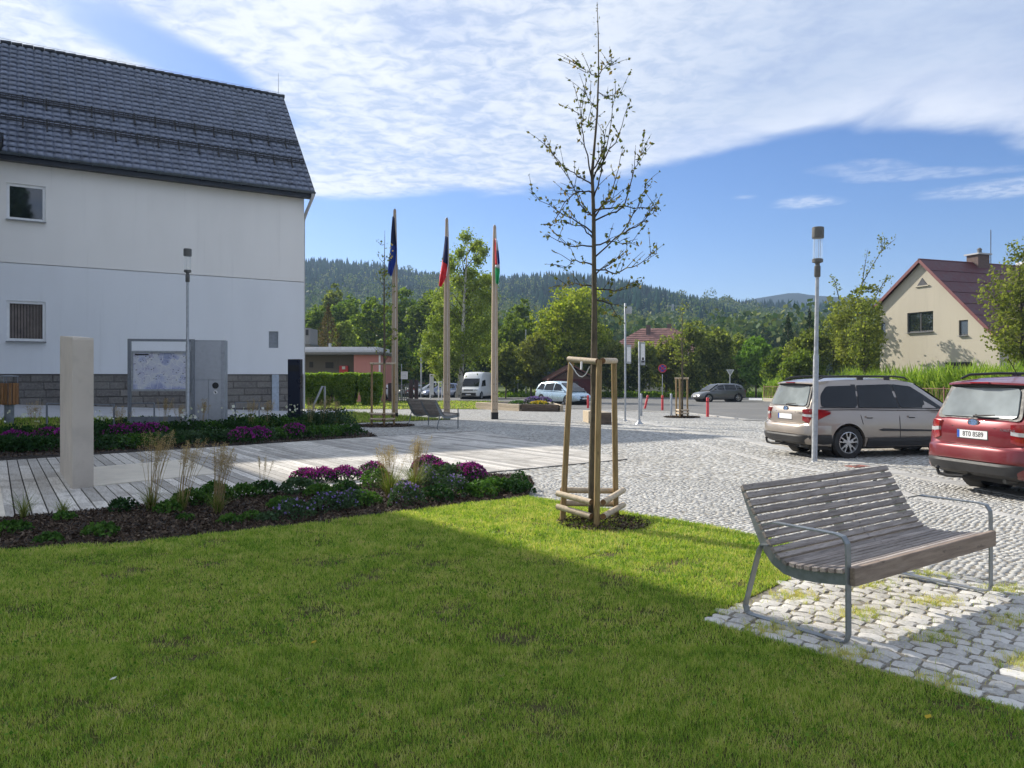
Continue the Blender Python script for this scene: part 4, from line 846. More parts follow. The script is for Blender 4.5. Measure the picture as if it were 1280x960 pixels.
def slope(x0, z0, x1, z1, nm):
    d = Vector((x1-x0, 0, z1-z0)).normalized(); n_ = Vector((-d.z, 0, d.x)); n_ = n_ if n_.z > 0 else -n_; m = MB()
    a, b = Vector((x0, 0, z0))+n_*.05, Vector((x1, 0, z1))+n_*.05
    m.add([(a.x, -.28, a.z), (b.x, -.28, b.z), (b.x, HLn+.3, b.z), (a.x, HLn+.3, a.z)]+[((a+n_*.09).x, -.28, (a+n_*.09).z), ((b+n_*.09).x, -.28, (b+n_*.09).z), ((b+n_*.09).x, HLn+.3, (b+n_*.09).z), ((a+n_*.09).x, HLn+.3, (a+n_*.09).z)], [(0, 1, 2, 3), (4, 5, 6, 7), (0, 1, 5, 4), (1, 2, 6, 5), (2, 3, 7, 6), (3, 0, 4, 7)])
    L_ = (b-a).length; k = int(L_/1.15)
    for i in range(1, k+1): c = a+d*(i*1.15)+n_*.10; m.box((c.x, HLn/2, c.z), (.05, HLn+.56, .03), ry=-math.atan2(d.z, d.x))
    m.build(nm, MT['redroof'], hh); MB().bbox(min(a.x, b.x), max(a.x, b.x), -.001, 0, 0, .001) if False else None
    v = MB(); v.loft([[tuple(a+n_*.10+Vector((0, -.31, 0))), tuple(b+n_*.10+Vector((0, -.31, 0))), tuple(b-n_*.10+Vector((0, -.31, 0))), tuple(a-n_*.10+Vector((0, -.31, 0)))], [tuple(a+n_*.10+Vector((0, -.283, 0))), tuple(b+n_*.10+Vector((0, -.283, 0))), tuple(b-n_*.10+Vector((0, -.283, 0))), tuple(a-n_*.10+Vector((0, -.283, 0)))]])
    v.build('verge_board', M('verge_red', (.16, .045, .045), .5), hh)
sr = (zr-za)/(HW-xa); slft = (za-zl_)/xa
slope(xa, za, HW+.35, zr+sr*.35, 'roof_slope'); slope(xa-.02, za-.02*slft, -.35, zl_-slft*.35, 'roof_slope')
MB().tube([(xa, -.3, za+.12), (xa, HLn+.3, za+.12)], .09, 8).build('ridge_cap', MT['redroof'], hh)
c_ = MB(); c_.bbox(xa-.45, xa+.45, 4.7, 5.8, za-.5, za+.7); cc_ = c_.build('chimney', MT['chim'], hh); MB().bbox(xa-.57, xa+.57, 4.58, 5.92, za+.7, za+.8).build('chimney_cap', MT['pave'], cc_); MB().lathe([(.14, za+.8), (.14, za+1.1), (.18, za+1.12), (.07, za+1.25)], 10, (xa, 5.4, 0)).build('chimney_pot', MT['darkmetal'], cc_)
c_ = MB(); c_.bbox(xa-.3, xa+1.2, 9.4, 11.5, za-1.2, za+.45); cc_ = c_.build('chimney', MT['white'], hh, label='wide white chimney with two dark flues'); m = MB(); m.tube([(xa, 10.0, za+.3), (xa, 10.0, za+1.4)], .16, 8); m.tube([(xa, 11.0, za+.3), (xa, 11.0, za+1.5)], .16, 8); m.build('flue_pipe', MT['darkmetal'], cc_)
MB().tube([(xa, 6.5, za), (xa, 6.5, za+2.6)], .03, 5).build('aerial_mast', MT['darkmetal'], hh)

# ------------------------------------------------------------------ hipped red house behind the orchard
def hip_house(name, label, px, Y, wdt, dep, z_e, z_r, rl, wall, roofm, rz=0):
    o = thing(name, label, 'house', ((px-CX)/F*Y, Y, -.67), rz); ze, zr_ = z_e+.67, z_r+.67; hw, hd = wdt/2, dep/2
    MB().bbox(-hw+.3, hw-.3, -hd+.3, hd-.3, 0, ze).build('wall', wall, o)
    a = [(-hw, -hd, ze), (hw, -hd, ze), (hw, hd, ze), (-hw, hd, ze)]; r1, r2 = (-rl/2, 0, zr_), (rl/2, 0, zr_)
    ro = MB().add(a+[r1, r2], [(0, 1, 5, 4), (1, 2, 5), (2, 3, 4, 5), (3, 0, 4), (3, 2, 1, 0)]).build('roof', roofm, o)
    tm = MB()
    for i in range(1, 12):
        t = i/12
        for s_ in (-1, 1): tm.box((0, s_*hd*(1-t)-0, ze+(zr_-ze)*t+.03), (wdt-(wdt-rl)*t, .06, .06))
        for s_ in (-1, 1): tm.box((s_*(hw-(hw-rl/2)*t), 0, ze+(zr_-ze)*t+.03), (.06, dep*(1-t), .06))
    tm.build('tile_courses', roofm, ro)
    for q in (-hw*.5, hw*.1, hw*.55): window(o, q-.6, q+.6, 1.6, 3.0, -hd+.25, MT['pvc'], .1, sill=False)
    return o, ro, ze, zr_
ho, ro, ze, zr_ = hip_house('hipped_house', 'house with faded red hipped roof behind the orchard', 822, 108, 15, 11, 4.7, 8.3, 4.5, MT['houseplaster'], MT['tileroof'], R(-14))
for x, y, z, h in ((-1.2, -1.2, zr_-1.0, 1.4), (1.6, .4, zr_-.5, 1.1), (-5.6, -2.4, ze+.4, 1.1)):
    c = MB().bbox(x-.3, x+.3, y-.3, y+.3, z, z+h).build('chimney', MT['chim'], ro); MB().bbox(x-.38, x+.38, y-.38, y+.38, z+h, z+h+.1).build('chimney_cap', MT['darkmetal'], c) if False else None
# dark shed behind the pale blue car
sx = (712-CX)/F*76; sh = thing('garden_shed', 'dark reddish shed with brown gable roof behind the light blue car', 'shed', (sx, 76, -.6), R(8))
MB().bbox(-2, 2, -1.6, 1.6, 0, 1.9).build('wall', M('dark_red_boards', (.07, .012, .014), .8, var=.25, scale=3), sh); MB().prism([(-2.5, 1.75), (0, 3.1), (2.5, 1.75), (2.5, 1.9), (0, 3.28), (-2.5, 1.9)], 'Y', -1.9, 1.9).build('roof', M('brown_roof', (.12, .05, .035), .8, var=.2, scale=3), sh); MB().prism([(-2, 1.9), (0, 3.0), (2, 1.9)], 'Y', -1.59, 1.59).build('gable', M('shed_gable_boards', (.10, .06, .045), .8), sh)
MB().bbox(-.5, .5, -1.64, -1.6, 0, 1.7).build('door', M('shed_door', (.04, .02, .02), .7), sh)
# pink and grey garage building on the left
gx = lambda px: (px-CX)/F*60; gzf = lambda py: CH+(HY-py)/F*60; gb = thing('flat_roofed_building', 'low pink and grey flat-roofed building behind the hedge', 'building', (gx(430), 60, -.45)); bx = gx(430); Zb = -.45
def gbx(a, b, y0, y1, z0, z1, nm, mt, **k): return MB().bbox(gx(a)-bx, gx(b)-bx, y0, y1, z0-Zb, z1-Zb).build(nm, mt, gb, **k)
gbx(443, 476, -.2, 7, -.45, gzf(443.5), 'pink_wall', MT['pinkwall']); gbx(340, 442.9, 1.3, 7, -.45, gzf(443.5), 'grey_wall', MT['greywall'])
gbx(338, 479, -.6, 7.4, gzf(443.5), gzf(440.5), 'roof_edge', MT['darkmetal']); gbx(338, 478, -.5, 7.3, gzf(440.5)+.002, gzf(438.5), 'roof', MT['pave']); gbx(342, 469, 1.0, 7, gzf(438.4), gzf(433), 'upper_roof', MT['pave'])
MB().tube([(gx(405)-bx, 2, gzf(434)-Zb), (gx(405)-bx, 2, gzf(428)-Zb)], .12, 8).build('vent_pipe', MT['galv'], gb); MB().tube([(gx(475.3)-bx, -.28, 0), (gx(475.3)-bx, -.28, gzf(444)-Zb)], .07, 8).build('downpipe', MT['white'], gb)
for a, b, c, d in ((402, 412, 452.5, 460), (381.5, 386, 452, 459)): gbx(a, b, 1.22, 1.31, gzf(d), gzf(c), 'window', MT['ink'])
gbx(420, 431, 1.15, 1.31, gzf(468), gzf(457), 'red_cabinet', MT['signred']); gbx(423.5, 427.5, 1.12, 1.151, gzf(461.5), gzf(457.8), 'cabinet_notice', MT['white'])
gbx(416.7, 417, 1.27, 1.305, -.45, gzf(443.5), 'wall_joint', MT['darkmetal'])
tw = thing('grey_block', 'small grey plastered block rising behind the flat-roofed building', 'building', ((386-CX)/F*72, 72, -.5)); Zt = lambda py: CH+(HY-py)/F*72+.5
MB().bbox(-1.9, .07, 0, 3, 0, Zt(410)).build('wall', mat_plaster('pale_grey_render', (.25, .25, .25)), tw); MB().bbox(-2, .2, -.2, 3.2, Zt(433), Zt(430)).build('ledge', MT['darkmetal'], tw)
for a in (-.55, -.15): MB().bbox(a-.12, a+.12, -.06, .0, Zt(419), Zt(412)).build('opening', MT['ink'], tw)

# ------------------------------------------------------------------ paving strip and grass bank by the building
def wp(t, y=0, z=0): p = BC+BU*t+Vector((-BU.y, BU.x, 0))*y; p.z = z; return p
FP = [(2.5, .0), (0, .0), (-5.75, .27), (-11.5, .55), (-16, .75)]
near_px = [(440, 514.5, 33.0), (380, 522, 31), (190, 522, 28), (0, 522, 25.5), (-110, 522, 24.2)]
Vt = []; 
for (t, z), (px, py, Y) in zip(FP, near_px):
    a = wp(t, .12, z); b = P(px, py, Y); Vt += [a, b]
me = bpy.data.meshes.new('footpath'); me.from_pydata([tuple(v) for v in Vt]+[(v.x, v.y, v.z-.5) for v in Vt[1::2]], [], [(2*i, 2*i+2, 2*i+3, 2*i+1) for i in range(4)]+[(2*i+1, 2*i+3, 11+i, 10+i) for i in range(4)])
tag(meshobj('footpath', me, MT['pave']), kind='structure')
bk = [(-2.5, 32.5), (-6.6, 29.0), (-10.2, 25.9), (-14.3, 22.0), (-19, 17.5)]
Vb = []
for (x, y), b in zip(bk, Vt[1::2]): Vb += [(b.x, b.y, b.z-.012), ((b.x+x)/2, (b.y+y)/2, (b.z+gz(y))/2+.0), (x, y, gz(y)+.012)]
me = bpy.data.meshes.new('grass_bank'); me.from_pydata(Vb, [], [(3*i+j, 3*i+3+j, 3*i+4+j, 3*i+1+j) for i in range(4) for j in range(2)]); tag(meshobj('grass_bank', me, MT['soil']), kind='structure')
# blades on the bank
rgb_ = np.random.default_rng(8); n = 22000; i_ = rgb_.integers(0, 4, n); s_ = rgb_.uniform(0, 1, n); q_ = rgb_.uniform(0, 1, n); VB = np.array(Vb).reshape(5, 3, 3)
top_ = VB[i_, 0]*(1-s_[:, None])+VB[i_+1, 0]*s_[:, None]; bot_ = VB[i_, 2]*(1-s_[:, None])+VB[i_+1, 2]*s_[:, None]; c = top_*(1-q_[:, None])+bot_*q_[:, None]
th = rgb_.uniform(0, 6.28, n); h = rgb_.uniform(.05, .12, n); V = np.stack([c+np.stack([np.cos(th)*.012, np.sin(th)*.012, 0*th], 1), c-np.stack([np.cos(th)*.012, np.sin(th)*.012, 0*th], 1), c+np.stack([rgb_.uniform(-.03, .03, n), rgb_.uniform(-.03, .03, n), h], 1)], 1).reshape(-1, 3)
tag(meshobj('bank_grass', np_mesh('bank_grass', V, np.arange(3*n).reshape(n, 3)), MT['grass']), 'grass growing on the low bank in front of the white building', 'grass', kind='stuff')

# ------------------------------------------------------------------ rusty steel fence behind the parked cars
fpts = [Vector(((955-CX)/F*63, 63, 0)), Vector(((1050-CX)/F*53, 53, 0)), Vector(((1180-CX)/F*43, 43, 0)), Vector(((1320-CX)/F*36.5, 36.5, 0))]
fn = thing('steel_fence', 'rusty brown steel fence with lattice panels behind the parked cars', 'fence', (fpts[1].x, fpts[1].y, gz(53))); fo_ = Vector((fpts[1].x, fpts[1].y, gz(53)))
lat = MB(); plm = MB()
for a, b in zip(fpts, fpts[1:]):
    L_ = (b-a).length; n_ = max(2, round(L_/2.3)); d = (b-a).normalized()
    for i in range(n_):
        p = a+d*(L_*i/n_); q = a+d*(L_*(i+1)/n_); p = Vector((p.x, p.y, gz(p.y)))-fo_; q = Vector((q.x, q.y, gz(q.y)))-fo_; Z = Vector((0, 0, 1))
        MB().bar([p-Z*.1, p+Z*1.32], .07, .07, d).build('post', MT['rust'], fn); MB().bar([p+Z*1.22, q+Z*1.22], .04, .04, Z).build('top_rail', MT['rust'], fn); MB().bar([p+Z*.42, q+Z*.42], .04, .04, Z).build('bottom_rail', MT['rust'], fn)
        MB().bar([p+Z*.12, q+Z*.12], .34, .12, Z).build('base_slab', MT['houseplaster'], fn)
        k = 11
        for j in range(1, k):
            t = j/k; lat.bar([p.lerp(q, t)+Z*.42, p.lerp(q, t)+Z*1.22], .018, .018, d)
            if j < k-1 and j % 2: lat.bar([p.lerp(q, t)+Z*.45, p.lerp(q, (j+2)/k)+Z*1.2], .014, .014, Z.cross(d))
lat.build('lattice_bars', MT['rust'], fn, kind='stuff')
# ------------------------------------------------------------------ benches
def bench_profile():
    """side outline under the slats: from the seat front to the top of the back (y, z)"""
    P_ = [(.02, .425), (.12, .408), (.25, .392), (.38, .385), (.46, .395), (.525, .43), (.565, .475), (.61, .54), (.66, .62), (.71, .70), (.76, .785), (.80, .85)]
    return [Vector((0, y, z)) for y, z in P_]
def make_bench(label, L_=1.84, arm=True, detail=True):
    t = thing('bench', label, 'bench'); pr = bench_profile(); cum = [0]
    for a, b in zip(pr, pr[1:]): cum.append(cum[-1]+(b-a).length)
    def at(s):
        for i in range(len(pr)-1):
            if s <= cum[i+1] or i == len(pr)-2:
                k = (s-cum[i])/(cum[i+1]-cum[i]); return pr[i].lerp(pr[i+1], k), (pr[i+1]-pr[i]).normalized()
    Bx = Vector((1, 0, 0))
    for x in (.035, L_/2, L_-.035):
        m = MB(); up = []; lo = []
        for i, p in enumerate(pr):
            d = (pr[min(i+1, len(pr)-1)]-pr[max(i-1, 0)]).normalized(); n_ = Vector((0, -d.z, d.y)); th = .075 if i < 8 else .075-.012*(i-7); up.append(p); lo.append(p-n_*th)
        poly = up+lo[::-1]; m.loft([[q+Bx*(x-.005) for q in poly], [q+Bx*(x+.005) for q in poly]]); m.build('side_plate', MT['benchmetal'], t)
    ns = 18; s = .045
    top = cum[-1]; k = 0
    sp_ = (top-.05)/(ns-1)
    rb_ = random.Random(len(label))
    while k < ns:
        c, d = at(s); n_ = Vector((0, -d.z, d.y)); ang = math.atan2(d.z, d.y)
        m = MB(); m.cbox(-L_/2, L_/2, -.0205, .0205, -.012, .014, .003); o = m.build('slat', MT['benchwood'], t); o.location = Vector((L_/2, 0, 0))+c+n_*.013; o.rotation_euler = (ang, 0, 0); s += sp_; k += 1
    o = MB().cbox(-L_/2-.005, L_/2+.005, -.018, .018, -.055, .055, .004).build('front_beam', MT['beamwood'], t); o.location = (L_/2, -.022, .415)
    for x in ((-.012, L_+.012) if arm else (.02, L_-.02)):
        h = .66; c = .035
        if arm: pts = [(.60, .635), (.52, h), (.08, h), (.03, h-.01), (.003, h-.05), (0, h-.1), (0, .06), (0.012, .02), (.05, .007), (.70, .007), (.74, .018), (.755, .06), (.64, .46), (.615, .50), (.57, .50)]
        else: pts = [(0, .62), (0, .06), (0.012, .02), (.05, .007), (.70, .007), (.74, .018), (.755, .06), (.64, .46), (.615, .50), (.57, .50)]
        MB().bar([(x, y, z) for y, z in pts], .05, .010, (1, 0, 0)).build('leg_frame', MT['benchmetal'], t)
    if detail: MB().box((L_-.25, .745, .775), (.06, .002, .012)).build('maker_plate', MT['darkmetal'], t)
    return t
fl = G(1062, 808); bn = make_bench('near slatted wooden bench with grey steel armrests on the setts'); bn.location = (fl.x, fl.y, gz(fl.y)+.010); bn.rotation_euler = (0, R(-.4), math.atan2(G(1237, 747).y-fl.y, G(1237, 747).x-fl.x))
b2 = make_bench('far slatted wooden bench beside the left flagpoles', 1.9, False, False); p = G(543, 537); axis = Vector((.60, -.80, 0)); 
# far bench: its length runs away from us, seat opens to the right
b2.rotation_euler = (0, 0, math.atan2(.80, -.60)); nf = G(573, 536); b2.location = nf; b2.scale = (1.05, 1.1, 1.14)
LS = mat_wood('pale_slat_wood', (.20, .17, .15), (.38, .34, .30), (1, 10, 10), 5, .6, .2)  # paler slat wood for the far bench
for ch in b2.children:
    if ch.name.startswith('slat') or ch.name.startswith('front'):
        ch.data.materials.clear(); ch.data.materials.append(LS)
# ------------------------------------------------------------------ lamps, sign posts, bollards
def street_lamp(label, px, base_py, top_py, Y, zb, r=.055, group=None, seed=0):
    X = (px-CX)/F*Y; H = CH+(HY-top_py)/F*Y-zb; t = thing('street_lamp', label, 'street lamp', (X, Y, zb), 0, group)
    MB().lathe([(r*1.25, -.05), (r*1.25, .0), (r*1.1, .005), (r, .02), (r*.98, H*.45), (r*.78, H*.46), (r*.62, H-.95)], 14).build('pole', MT['galv'], t, smooth=True)
    MB().lathe([(.045, H-1.0), (.06, H-.98), (.06, H-.78), (.045, H-.77), (.045, H-.72), (.105, H-.70), (.105, H-.64), (.09, H-.63)], 14).build('lamp_base', MT['darkmetal'], t, smooth=True)
    hd = MB().lathe([(.095, H-.63), (.095, H-.22)], 16, cap=False).build('lamp_glass', MT['clear'], t, smooth='all')
    m = MB()
    for k in range(3): a = k*2.09+.4; m.tube([(.07*math.cos(a), .07*math.sin(a), H-.64), (.07*math.cos(a), .07*math.sin(a), H-.2)], .004, 5)
    m.build('lamp_rods', MT['galv'], hd)
    MB().lathe([(.11, H-.22), (.115, H-.20), (.115, H-.01), (.105, H), (.0, H)], 16).build('lamp_cap', MT['darkmetal'], t, smooth=True)
    return t
street_lamp('grey tube street lamp standing in front of the notice board', 234.5, 530, 311, 23, CH-(530-470)*23/F)
lr = street_lamp('tall grey tube street lamp at the tail of the beige car', 1018, 577, 284, 15.38, gz(15.38)); lr.rotation_euler = (0, R(.9), 0); lr['label'] = 'tall grey tube street lamp beside the parked beige car'
def post(name, label, cat, px, base_py, top_py, r=.035, mat=None, group=None, Y=None):
    g_ = G(px, base_py) if Y is None else Vector(((px-CX)/F*Y, Y, gz(Y))); H = CH+(HY-top_py)/F*g_.y-g_.z
    t = thing(name, label, cat, g_, 0, group); MB().lathe([(r, -.1), (r, H-.01), (r*.8, H)], 10).build('pole', mat or MT['galv'], t, smooth=True); return t, H, g_.y
def pz(py, Y): return CH+(HY-py)/F*Y-gz(Y)
t, H, Y = post('bus_stop_pole', 'tallest grey pole with small box near its top', 'sign post', 781.5, 526.5, 379, .04)
MB().bbox(.03, .26, -.1, .1, pz(392, Y), pz(383.5, Y)).build('sensor_box', MT['galv'], t, bevel=.01); m = MB().cbox(.05, .24, -.03, .03, pz(454.5, Y), pz(431, Y), .01); s_ = m.build('timetable_case', MT['galv'], t); MB().bbox(.07, .22, -.034, -.030, pz(452, Y), pz(434, Y)).build('timetable_sheet', MT['white'], s_)
MB().lathe([(.08, 0), (.08, .04), (.06, .06)], 10).build('foot', MT['galv'], t)
t, H, Y = post('sign_post', 'shorter grey sign post with narrow timetable panel and flared foot', 'sign post', 799, 530.5, 427, .035)
s_ = MB().cbox(.05, .22, -.03, .03, pz(456.5, Y), pz(428, Y), .01).build('timetable_case', MT['galv'], t); MB().bbox(.065, .205, -.034, -.030, pz(450, Y), pz(430, Y)).build('timetable_sheet', MT['white'], s_)
m = MB()
for z in (.2, .38, .5): m.bbox(.08, .19, -.037, -.0341, pz(454, Y)+z*.12, pz(454, Y)+z*.12+.02)
m.bbox(.10, .17, -.037, -.0341, pz(453.5, Y)+.10, pz(453.5, Y)+.2); m.build('bus_mark', MT['ink'], s_); MB().lathe([(.16, 0), (.15, .02), (.06, .12), (.05, .2)], 10).build('foot', MT['galv'], t, smooth=True)
for px, a, b, tilt, lab in ((735, 510.5, 494, 0, 'red bollard just right of the light blue car'), (806, 511, 494, 13, 'leaning red bollard near the bus stop poles'), (828, 513, 494, 0, 'upright red bollard below the round blue sign'), (884.5, 521, 497, 0, 'nearest red bollard in front of the grey car')):
    g_ = G(px, b if False else a); H = (a-b)/F*g_.y/math.cos(R(tilt)); r = .065; t = thing('red_bollard', lab, 'bollard', g_, 0, 'red bollards at the road edge'); t.rotation_euler = (0, R(tilt), 0)
    MB().lathe([(r, -.03), (r, H-.02), (r*.85, H)], 14).build('tube', MT['redpaint'], t, smooth=True); MB().lathe([(r+.004, H*.76), (r+.004, H*.82)], 14).build('reflective_band', MT['tail'], t, smooth=True)
for px, a, b, lab in ((801.5, 520, 492, 'grey steel bollard behind the shorter bus stop pole'), (839, 519, 492, 'grey steel bollard left of the staked sapling')):
    g_ = G(px, a); H = (a-b)/F*g_.y; t = thing('steel_bollard', lab, 'bollard', g_, 0, 'grey steel bollards'); MB().lathe([(.055, -.03), (.055, H-.03), (.04, H-.005), (0, H)], 14).build('tube', MT['galv'], t, smooth=True); MB().lathe([(.09, 0), (.09, .012), (.056, .014)], 14).build('base_ring', MT['galv'], t)
# no-stopping sign, yield sign seen from behind, end-of-town sign, far posts
t, H, Y = post('no_stopping_sign', 'round blue sign with red rim on a slim post', 'road sign', 828, 494, 468, .03, None, None, 68); r = 5.3/F*Y; zc = pz(460.5, Y)
f_ = MB().lathe([(r, -.05), (r, -.03)], 28, (0, 0, zc), 'Y').build('sign_disc', MT['signred'], t); MB().lathe([(r*.80, -.056), (r*.80, -.051)], 28, (0, 0, zc), 'Y').build('sign_face', MT['blue'], f_)
m = MB(); m.box((0, -.061, zc), (r*1.5, .006, .07), ry=R(45)); m.box((0, -.0605, zc), (r*1.5, .006, .07), ry=R(-45)); m.build('red_cross', MT['signred'], f_)
t, H, Y = post('give_way_sign', 'triangular give-way sign seen from behind beside the grey car', 'road sign', 912.5, 480, 463, .035, None, None, 66); r = 4.6/F*Y; zc = pz(465.5, Y)
MB().prism([(-r*1.05, zc+r*.75), (r*1.05, zc+r*.75), (0, zc-r)], 'Y', -.07, -.045).build('sign_plate', MT['white'], t); MB().prism([(-r*.8, zc+r*.6), (r*.8, zc+r*.6), (0, zc-r*.72)], 'Y', -.076, -.071).build('sign_back', MT['galv'], t)
t, H, Y = post('town_end_sign', 'square white sign with a diagonal bar on two posts', 'road sign', 642.8, 490, 472, .03, None, None, 84); zc = pz(465, Y); MB().tube([(.4, 0, 0), (.4, 0, pz(470, Y))], .03, 8).build('pole', MT['galv'], t)
s_ = MB().cbox(-.3, .75, -.07, -.04, zc-.42, zc+.42, .01).build('sign_plate', MT['white'], t); MB().box((.22, -.078, zc), (1.1, .006, .08), ry=R(-38)).build('diagonal_bar', MT['darkmetal'], s_); 
m = MB(); [m.box((.0+.13*k, -.076, zc+.16), (.08, .004, .12)) for k in range(4)]; m.build('skyline_mark', MT['galv'], s_)
post('roadside_pole', 'plain grey pole behind the white van side of the planter', 'pole', 657.5, 492, 412, .07, None, None, 82)[0]['label'] = 'plain grey pole rising behind the flower planter'
post('roadside_pole', 'plain grey pole between the left flagpoles', 'pole', 526.5, 480, 430, .09, None, None, 78)
# white posts frame (entrance portal) by the far parked cars
gp = thing('white_frame_posts', 'white steel frames standing beside the far parked cars', 'frame', ((545-CX)/F*66, 66, gz(66)-.0)); zt = CH+(HY-468)/F*66-gz(66)
for x0, x1 in ((-.5, .15), (.5, 1.1)):
    MB().tube([(x0, 0, 0), (x0, 0, zt)], .05, 8).build('post', MT['white'], gp); MB().tube([(x1, .8, 0), (x1, .8, zt-.1)], .05, 8).build('post', MT['white'], gp); MB().tube([(x0, 0, zt), (x1, .8, zt-.1)], .05, 8).build('crossbar', MT['white'], gp)
    MB().bbox(x0+.05, x0+.3, -.02, .02, .5, zt-.15).build('panel', MT['white'], gp)
t, H, Y = post('notice_sign', 'small white notice sign above the dark gate', 'sign', 502, 478, 455, .03, None, None, 62); s_ = MB().cbox(-.05, .5, -.05, -.02, pz(474, Y), pz(464.5, Y), .01).build('sign_plate', MT['white'], t); m = MB(); [m.bbox(.02, .42, -.054, -.051, pz(473, Y)+.1+k*.12, pz(473, Y)+.13+k*.12) for k in range(4)]; m.build('print_lines', MT['galv'], s_)
dg = thing('dark_gate', 'dark wooden gate with thick brick posts right of the hedge', 'gate', ((502-CX)/F*60, 60, gz(60)))
for x in (-.9, .75, 1.15): MB().bbox(x-.14, x+.14, -.14, .14, 0, 1.75 if x > 0 else 1.5).build('post', M('dark_brick_post', (.05, .03, .03), .8, var=.3, scale=8), dg)
for k in range(9): MB().bbox(-.72+k*.155, -.66+k*.155, -.03, .0, .1, 1.45+.05*math.sin(k)).build('bar', MT['darkmetal'], dg)
for z in (.25, 1.25): MB().bbox(-.76, .61, .002, .04, z, z+.06).build('rail', MT['darkmetal'], dg)
# lattice power mast on the far slope
pm = thing('power_mast', 'distant lattice power mast in front of the wooded hill', 'power mast', ((841-CX)/F*330, 330, 4)); zt = CH+(HY-380)/F*330-4; m = MB(); hb = 1.3
for sx_, sy_ in ((-1, -1), (1, -1), (1, 1), (-1, 1)): m.tube([(sx_*hb, sy_*hb, 0), (sx_*.25, sy_*.25, zt)], .12, 4)
for k in range(12):
    a, b = k/12, (k+1)/12; wa, wb = hb+(.25-hb)*a, hb+(.25-hb)*b; m.tube([(-wa, -wa, zt*a), (wb, -wb, zt*b)], .07, 4); m.tube([(wa, -wa, zt*a), (-wb, -wb, zt*b)], .07, 4)
m.build('lattice', MT['galv'], pm); m = MB(); [m.tube([(-3.2+k*.4, 0, zt*(.97-.09*k)), (3.2-k*.4, 0, zt*(.97-.09*k))], .1, 4) for k in (0, 1, 2)]; m.build('crossarms', MT['galv'], pm)
# ------------------------------------------------------------------ flagpoles with flags
def flagpole(label, px, base_py, top_py):
    g_ = G(px, base_py); Y = g_.y; H = CH+(HY-top_py)/F*Y-g_.z; t = thing('flagpole', label, 'flagpole', g_, R(8), 'timber flagpoles')
    m = MB(); m.loft([[(-w_, -w_, z), (w_, -w_, z), (w_, w_, z), (-w_, w_, z)] for w_, z in ((.13, .28), (.135, 1.2), (.125, H*.45), (.105, H*.75), (.075, H*.93), (.06, H))]); m.build('timber_mast', MT['glulam'], t, bevel=.012)
    f_ = MB(); f_.bbox(-.142, .142, -.142, .142, -.02, .30); f_.build('steel_foot', MT['ink'], t, bevel=.006)
    m = MB()
    for z in (.42, .75, 1.08, 1.5): m.lathe([(.022, -.142), (.022, -.132)], 8, (.05, 0, z), 'Y'); m.lathe([(.022, -.142), (.022, -.132)], 8, (-.05, 0, z), 'Y')
    m.build('bolts', MT['darkmetal'], t)
    MB().lathe([(.04, H), (.055, H+.03), (.03, H+.07), (0, H+.08)], 10).build('finial', MT['galv'], t, smooth=True)
    m = MB(); m.tube([(.02, -.16, 1.2), (.03, -.12, H*.6), (.02, -.09, H-.15)], .006, 4); m.build('halyard', MT['white'], t)
    return t, g_, H
def flag(label, g_, px_pts, mats, split):
    """hanging cloth: px_pts rows of (left px, right px, py); folded in depth"""
    Y = g_.y; rows = []; nx_ = 13; o = g_+Vector((0, -.22, 0)); V = []; 
    dense = []
    for (a, b) in zip(px_pts, px_pts[1:]):
        for k in range(4): t = k/4; dense.append(tuple(a[i]+(b[i]-a[i])*t for i in range(3)))
    dense.append(px_pts[-1]); nr = len(dense)
    for j, (xl, xr_, py) in enumerate(dense):
        for i in range(nx_):
            s_ = i/(nx_-1); fold = math.sin(s_*9+j*.22)*.07+math.sin(s_*17+j*.1)*.025; px = xl+(xr_-xl)*s_
            V.append(((px-CX)/F*Y-o.x, fold, CH+(HY-py)/F*Y-o.z+.03*math.sin(s_*6)))
    t = thing('flag', label, 'flag', o, 0); groups = {}
    for j in range(nr-1):
        for i in range(nx_-1): groups.setdefault(split(i/(nx_-1), j/(nr-1)), []).append((j*nx_+i, j*nx_+i+1, (j+1)*nx_+i+1, (j+1)*nx_+i))
    for k, fs in groups.items():
        used = sorted({i for f in fs for i in f}); mp = {u: n_ for n_, u in enumerate(used)}; me = bpy.data.meshes.new(k); me.from_pydata([V[u] for u in used], [], [tuple(mp[i] for i in f) for f in fs]); me.polygons.foreach_set('use_smooth', [True]*len(me.polygons)); meshobj(k, me, mats[k], t)
        b_ = t.children[-1].modifiers.new('s', 'SOLIDIFY'); b_.thickness = .004
    return t, V, nx_, nr
FB = M('flag_blue_cloth', (.012, .045, .30), .7, var=.2, scale=4); FR = M('flag_red_cloth', (.72, .03, .04), .7, var=.2, scale=4); FW = M('flag_white_cloth', (.75, .76, .8), .7, var=.1, scale=4); FG = M('flag_green_cloth', (.03, .42, .14), .7, var=.2, scale=4); FN = M('flag_navy_cloth', (.012, .02, .09), .7, var=.2, scale=4)
t1, g1, H1 = flagpole('left timber flagpole carrying the blue flag', 493.5, 525, 263)
t2, g2_, H2 = flagpole('middle timber flagpole carrying the red and blue flag', 558.5, 524.4, 274)
t3, g3, H3 = flagpole('right timber flagpole carrying the green striped flag', 618.3, 524, 283)
fA, VA, nxa, nra = flag('blue flag with yellow stars hanging on the left flagpole', g1, [(491.5, 494, 272), (489.5, 495.5, 292), (488.5, 497.5, 312), (486.5, 496, 328), (485.5, 491, 345)], {'blue_cloth': FB, 'dark_cloth': FN}, lambda s, t: 'dark_cloth' if t < .42 and s < .9 else 'blue_cloth')
m = MB()
